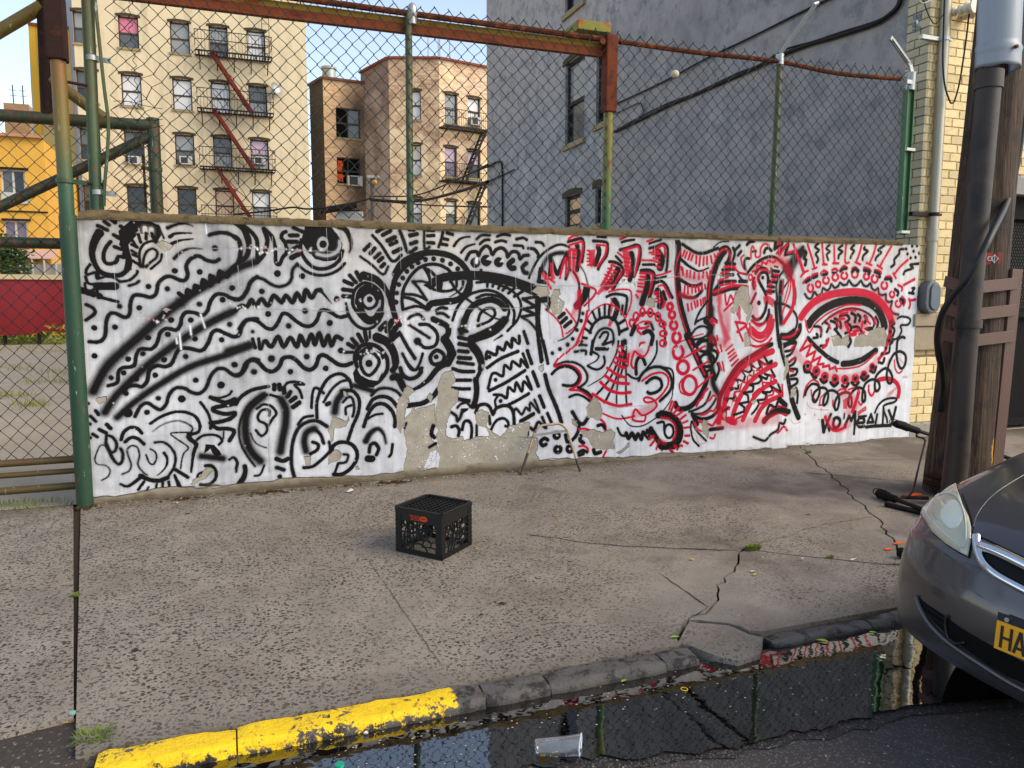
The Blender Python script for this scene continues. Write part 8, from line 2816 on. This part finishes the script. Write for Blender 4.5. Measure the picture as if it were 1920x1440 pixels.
# ------------------------------------------------------------ litter, paint marks, grass
MAT_PAPER = basic('white_paper', '#d9d8d2', .8, .06, 15); MAT_YLEAF = basic('yellow_leaf', '#d9b02a', .6, .2, 20); MAT_BLEAF = basic('brown_leaf', '#6a4526', .7, .3, 20)
def scrap(px, py, w, l, mat, name, label, cat, z=.004, group=None, seed=0):
    rr = random.Random(seed + int(px)); c = Vector(gz(px, py, z)); an = rr.random() * 6.3; b = MB(); P = []
    n = 7
    for k in range(n):
        a = 2 * pi * k / n; rr_ = rr.uniform(.75, 1.1); P.append(Vector((l / 2 * rr_ * cos(a), w / 2 * rr_ * sin(a), rr.uniform(0, .012) * (l > .02))))
    M_ = Matrix.Rotation(an, 3, 'Z'); P = [c + M_ @ p + Vector((0, 0, .001)) for p in P]; ctr = c + Vector((0, 0, .002 + .2 * w * rr.random()))
    b.add(P + [ctr], [(k, (k + 1) % n, n) for k in range(n)]); o = b.build(name, mat, None, recalc=False); return tag(o, label, cat, group)
def leaf(px, py, l, mat, label, z=.004, seed=0, group=None):
    rr = random.Random(seed + int(px)); c = Vector(gz(px, py, z)); an = rr.random() * 6.3; n = 9; L2 = []; R2 = []; Mi = []
    for k in range(n):
        t = k / (n - 1); w = l * .2 * sin(pi * t ** .8); cz = .004 + l * .12 * t * (1 - t); L2.append(Vector((l * (t - .5), w, cz + .25 * w))); R2.append(Vector((l * (t - .5), -w, cz + .25 * w))); Mi.append(Vector((l * (t - .5), 0, cz)))
    M_ = Matrix.Rotation(an, 3, 'Z'); b = MB(); b.add([c + M_ @ p for p in L2 + Mi + R2], [(k, k + 1, n + k + 1, n + k) for k in range(n - 1)] + [(n + k, n + k + 1, 2 * n + k + 1, 2 * n + k) for k in range(n - 1)]); o = b.build('fallen_leaf', mat, None, recalc=False, smooth='full'); return tag(o, label, 'leaf', group)
scrap(656, 921, .06, .11, MAT_PAPER, 'paper_scrap', 'white paper scrap at the wall foot left of the crate', 'paper')
scrap(1413, 1072, .02, .05, MAT_PAPER, 'paper_scrap', 'white paper scrap right of the long crack below the grass tuft', 'paper')
scrap(1505, 1049, .02, .05, MAT_PAPER, 'paper_scrap', 'small white scrap in the middle of the right crack', 'paper')
scrap(1600, 1050, .02, .06, MAT_PAPER, 'paper_scrap', 'white scrap on the crack near the car', 'paper')
scrap(686, 1378, .015, .022, MAT_PAPER, 'paper_scrap', 'white chip on the puddle in front of the yellow kerb', 'paper', WZp + .002)
scrap(332, 944, .02, .03, MAT_PAPER, 'paper_scrap', 'tiny white scrap at the wall foot near the gate post', 'paper')
leaf(124, 1356, .11, MAT_YLEAF, 'long yellow leaf on the apron beside the joint', -.03)
leaf(12, 1424, .09, MAT_YLEAF, 'yellow leaf on the apron at the bottom left corner', -.05)
leaf(54, 1412, .05, MAT_BLEAF, 'small brown leaf on the dark apron', -.06)
leaf(1542, 1203, .06, leaf_mat('lime_leaf', '#a5b02a', '#c9c93a'), 'lime green leaf on the puddle edge by the kerb', WZp + .002)
leaf(1637, 1187, .04, leaf_mat('lime_leaf2', '#a5b02a', '#c9c93a'), 'small lime leaf on the puddle nearer the car', WZp + .002)
leaf(1170, 1278, .035, leaf_mat('green_leaf', '#6f9a2a', '#a5b33a'), 'tiny green leaf floating under the grey kerb', WZp + .002)
leaf(1266, 1196, .05, leaf_mat('green_leaf2', '#5f9a1a', '#8fc33a'), 'bright green leaf stuck at the broken slab corner', .0)
leaf(894, 1030, .03, MAT_YLEAF, 'tiny yellow leaf at the right side of the crate')
leaf(942, 1133, .05, basic('black_leaf', '#1a1512', .7, .3, 20), 'dark blackened leaf on the sidewalk below the crate')
leaf(903, 1154, .035, basic('black_leaf2', '#1a1512', .7, .3, 20), 'smaller dark leaf fragment beside the blackened leaf')
for px, py, l, lw in ((1042, 968, .03, 'right of the crate below the metal frame'), (1298, 1050, .04, 'left of the long crack below the hairline crack'), (1462, 972, .03, 'between the wall and the grass tuft'), (1416, 1078, .04, 'beside the white scrap under the grass tuft'), (1430, 1046, .025, 'just below the grass tuft')): leaf(px, py, l, MAT_YLEAF, 'tiny orange yellow leaf fragment ' + lw, .003, 3, 'tiny leaf fragments on the sidewalk')
c = Vector(gz(137, 1338, -.008)); b = MB(); b.tube([c, c + up * .006], .014, 16); b.tube([c + up * .005, c + up * .0075], .009, 14); tag(b.build('bottle_cap', basic('mint_cap', '#7fb3a5', .4, .1, 20), None, smooth=True), 'mint green bottle cap in the sidewalk joint', 'bottle cap')
c = Vector(gz(637, 1437, WZp)); b = MB(); b.tube([c, c + up * .01], .017, 14); tag(b.build('bottle_cap', basic('teal_cap', '#1a9a78', .35, .1, 20), None, smooth=True), 'bright teal bottle cap in the puddle at the bottom edge', 'bottle cap')
c = Vector(gz(1283, 1292, WZp + .003)); b = MB(); b.tube(arc(c, .014, 0, 2 * pi, 18, (1, 0, 0), (0, 1, 0)), .0022, 5, cap=False); tag(b.build('rubber_ring', MAT_YLEAF, None, smooth='full'), 'pale yellow rubber ring floating in the puddle', 'ring')
b = MB(); rr = random.Random(12)
for _ in range(300):
    px, py = rr.uniform(520, 1650), 0; py = (1395 if px < 900 else 1330) + rr.uniform(-70, 60) - (px - 520) * .05
    c = Vector(gz(px, py, WZp + .001)); s_ = rr.uniform(.002, .006); an = rr.random() * 6; b.add([c + Vector((s_ * cos(an + k * 1.6), s_ * .8 * sin(an + k * 1.6), 0)) for k in range(4)], [(0, 1, 2, 3)])
for _ in range(420):
    px = rr.uniform(170, 1690); t = (px - 165) / 1535; py = 945 - 123 * t + abs(rr.gauss(0, 5)) + 1; c = Vector(gz(px, py, .003)); 
    if c.y > 6.385: c.y = 6.385
    s_ = rr.uniform(.003, .012); an = rr.random() * 6; b.add([c + Vector((s_ * cos(an + k * 2.1), s_ * sin(an + k * 2.1), rr.uniform(0, .008))) for k in range(3)], [(0, 1, 2)])
for _ in range(260):
    px, py = rr.uniform(100, 1700), rr.uniform(960, 1200); c = Vector(gz(px, py, .003)); s_ = rr.uniform(.002, .006); an = rr.random() * 6; b.add([c + Vector((s_ * cos(an + k * 2.1), s_ * sin(an + k * 2.1), rr.uniform(0, .004))) for k in range(3)], [(0, 1, 2)])
tag(b.build('litter', basic('pale_litter', '#b3a488', .8, .4, 40), None, recalc=False), kind='stuff')
# dry leaves and dirt gathered at the foot of the wall
b = MB()
for px0, n_, sp in ((500, 60, 18), (1330, 16, 30), (350, 40, 22), (740, 60, 20), (990, 14, 30), (640, 30, 40), (160, 60, 12)):
    for _ in range(n_):
        px = px0 + rr.gauss(0, sp); t = (px - 165) / 1535; py = 947 - 123 * t + abs(rr.gauss(0, 3)); c = Vector(gz(px, py, .006)); c.y = min(c.y, 6.38); l = rr.uniform(.012, .04); an = rr.random() * 6.3; d = Vector((cos(an), sin(an), rr.uniform(-.2, .4))) * l; q = Vector((-sin(an), cos(an), .3)) * l * .3
        b.add([c - d, c + q, c + d, c - q], [(0, 1, 2, 3)])
tag(b.build('leaf_litter', basic('dry_leaf_litter', '#4a3420', .85, .5, 60, spot=('#8f6434', 70, .6, .66)), None, recalc=False), kind='stuff')
# orange survey paint
MAT_OR = basic('orange_paint', '#f0641c', .7, .15, 30, .2, 90)
pm_ = thing('survey_paint', gz(1670, 1025), 'small orange survey paint dashes on the sidewalk beside the car', 'paint mark'); 
for px, py, l, w in ((1666, 1029, .07, .035), (1686, 1018, .10, .035), (1692, 1029, .05, .04)):
    c = Vector(gz(px, py, .0045)); b = MB(); b.add([c + Vector((l / 2 * cos(2 * pi * k / 12) * random.uniform(.85, 1.1), w / 2 * sin(2 * pi * k / 12) * random.uniform(.8, 1.15), 0)) for k in range(12)], [tuple(range(12))]); b.build('dash', MAT_OR, pm_, recalc=False)
c = Vector(gz(1716, 927, .0065)); b = MB(); b.add([c + Vector((.08 * cos(2 * pi * k / 14) * random.uniform(.7, 1.2), .03 * sin(2 * pi * k / 14) * random.uniform(.7, 1.2), 0)) for k in range(14)], [tuple(range(14))]); tag(b.build('survey_paint', MAT_OR, None, recalc=False), 'larger orange paint smear at the foot of the utility pole', 'paint mark')
MAT_GRASS = leaf_mat('kerb_grass', '#3a5214', '#7f8f2e')
def tuft(px, py, n_, rad_, h, seed, label, z=0):
    rr = random.Random(seed); c0 = Vector(gz(px, py, z)); b = MB()
    for _ in range(n_):
        a = rr.random() * 6.3; r_ = rad_ * sqrt(rr.random()); c = c0 + Vector((r_ * cos(a), r_ * .55 * sin(a), 0)); hh_ = h * rr.uniform(.4, 1.1); ln = Vector((cos(a + rr.gauss(0, .7)), sin(a + rr.gauss(0, .7)), 0)) * hh_ * rr.uniform(.3, 1.1); w = Vector((-sin(a), cos(a), 0)) * rr.uniform(.0015, .0035)
        m_ = c + ln * .4 + up * hh_ * .7; t_ = c + ln + up * hh_ * rr.uniform(.6, 1)
        b.add([c - w, c + w, m_ + w * .8, m_ - w * .8, t_], [(0, 1, 2, 3), (3, 2, 4)])
    o = b.build('grass_tuft', MAT_GRASS, None, recalc=False); return tag(o, label, 'grass tuft')
tuft(176, 1396, 330, .055, .055, 1, 'long grass tuft at the end of the yellow kerb', -.03)
tuft(1411, 1030, 260, .055, .035, 2, 'low mossy grass tuft where the sidewalk cracks meet')
tuft(142, 1118, 40, .02, .025, 3, 'tiny yellow green weed in the sidewalk joint')
tuft(1556, 1046, 40, .03, .02, 4, 'faint small weed in the right hand crack')
gw = tuft(60, 950, 220, .35, .05, 5, None, -.01); gw.name = 'gate_weeds'; del gw['category']; gw['kind'] = 'stuff'
tuft(1515, 850, 60, .04, .03, 6, 'small weed at the wall foot where the long crack starts')
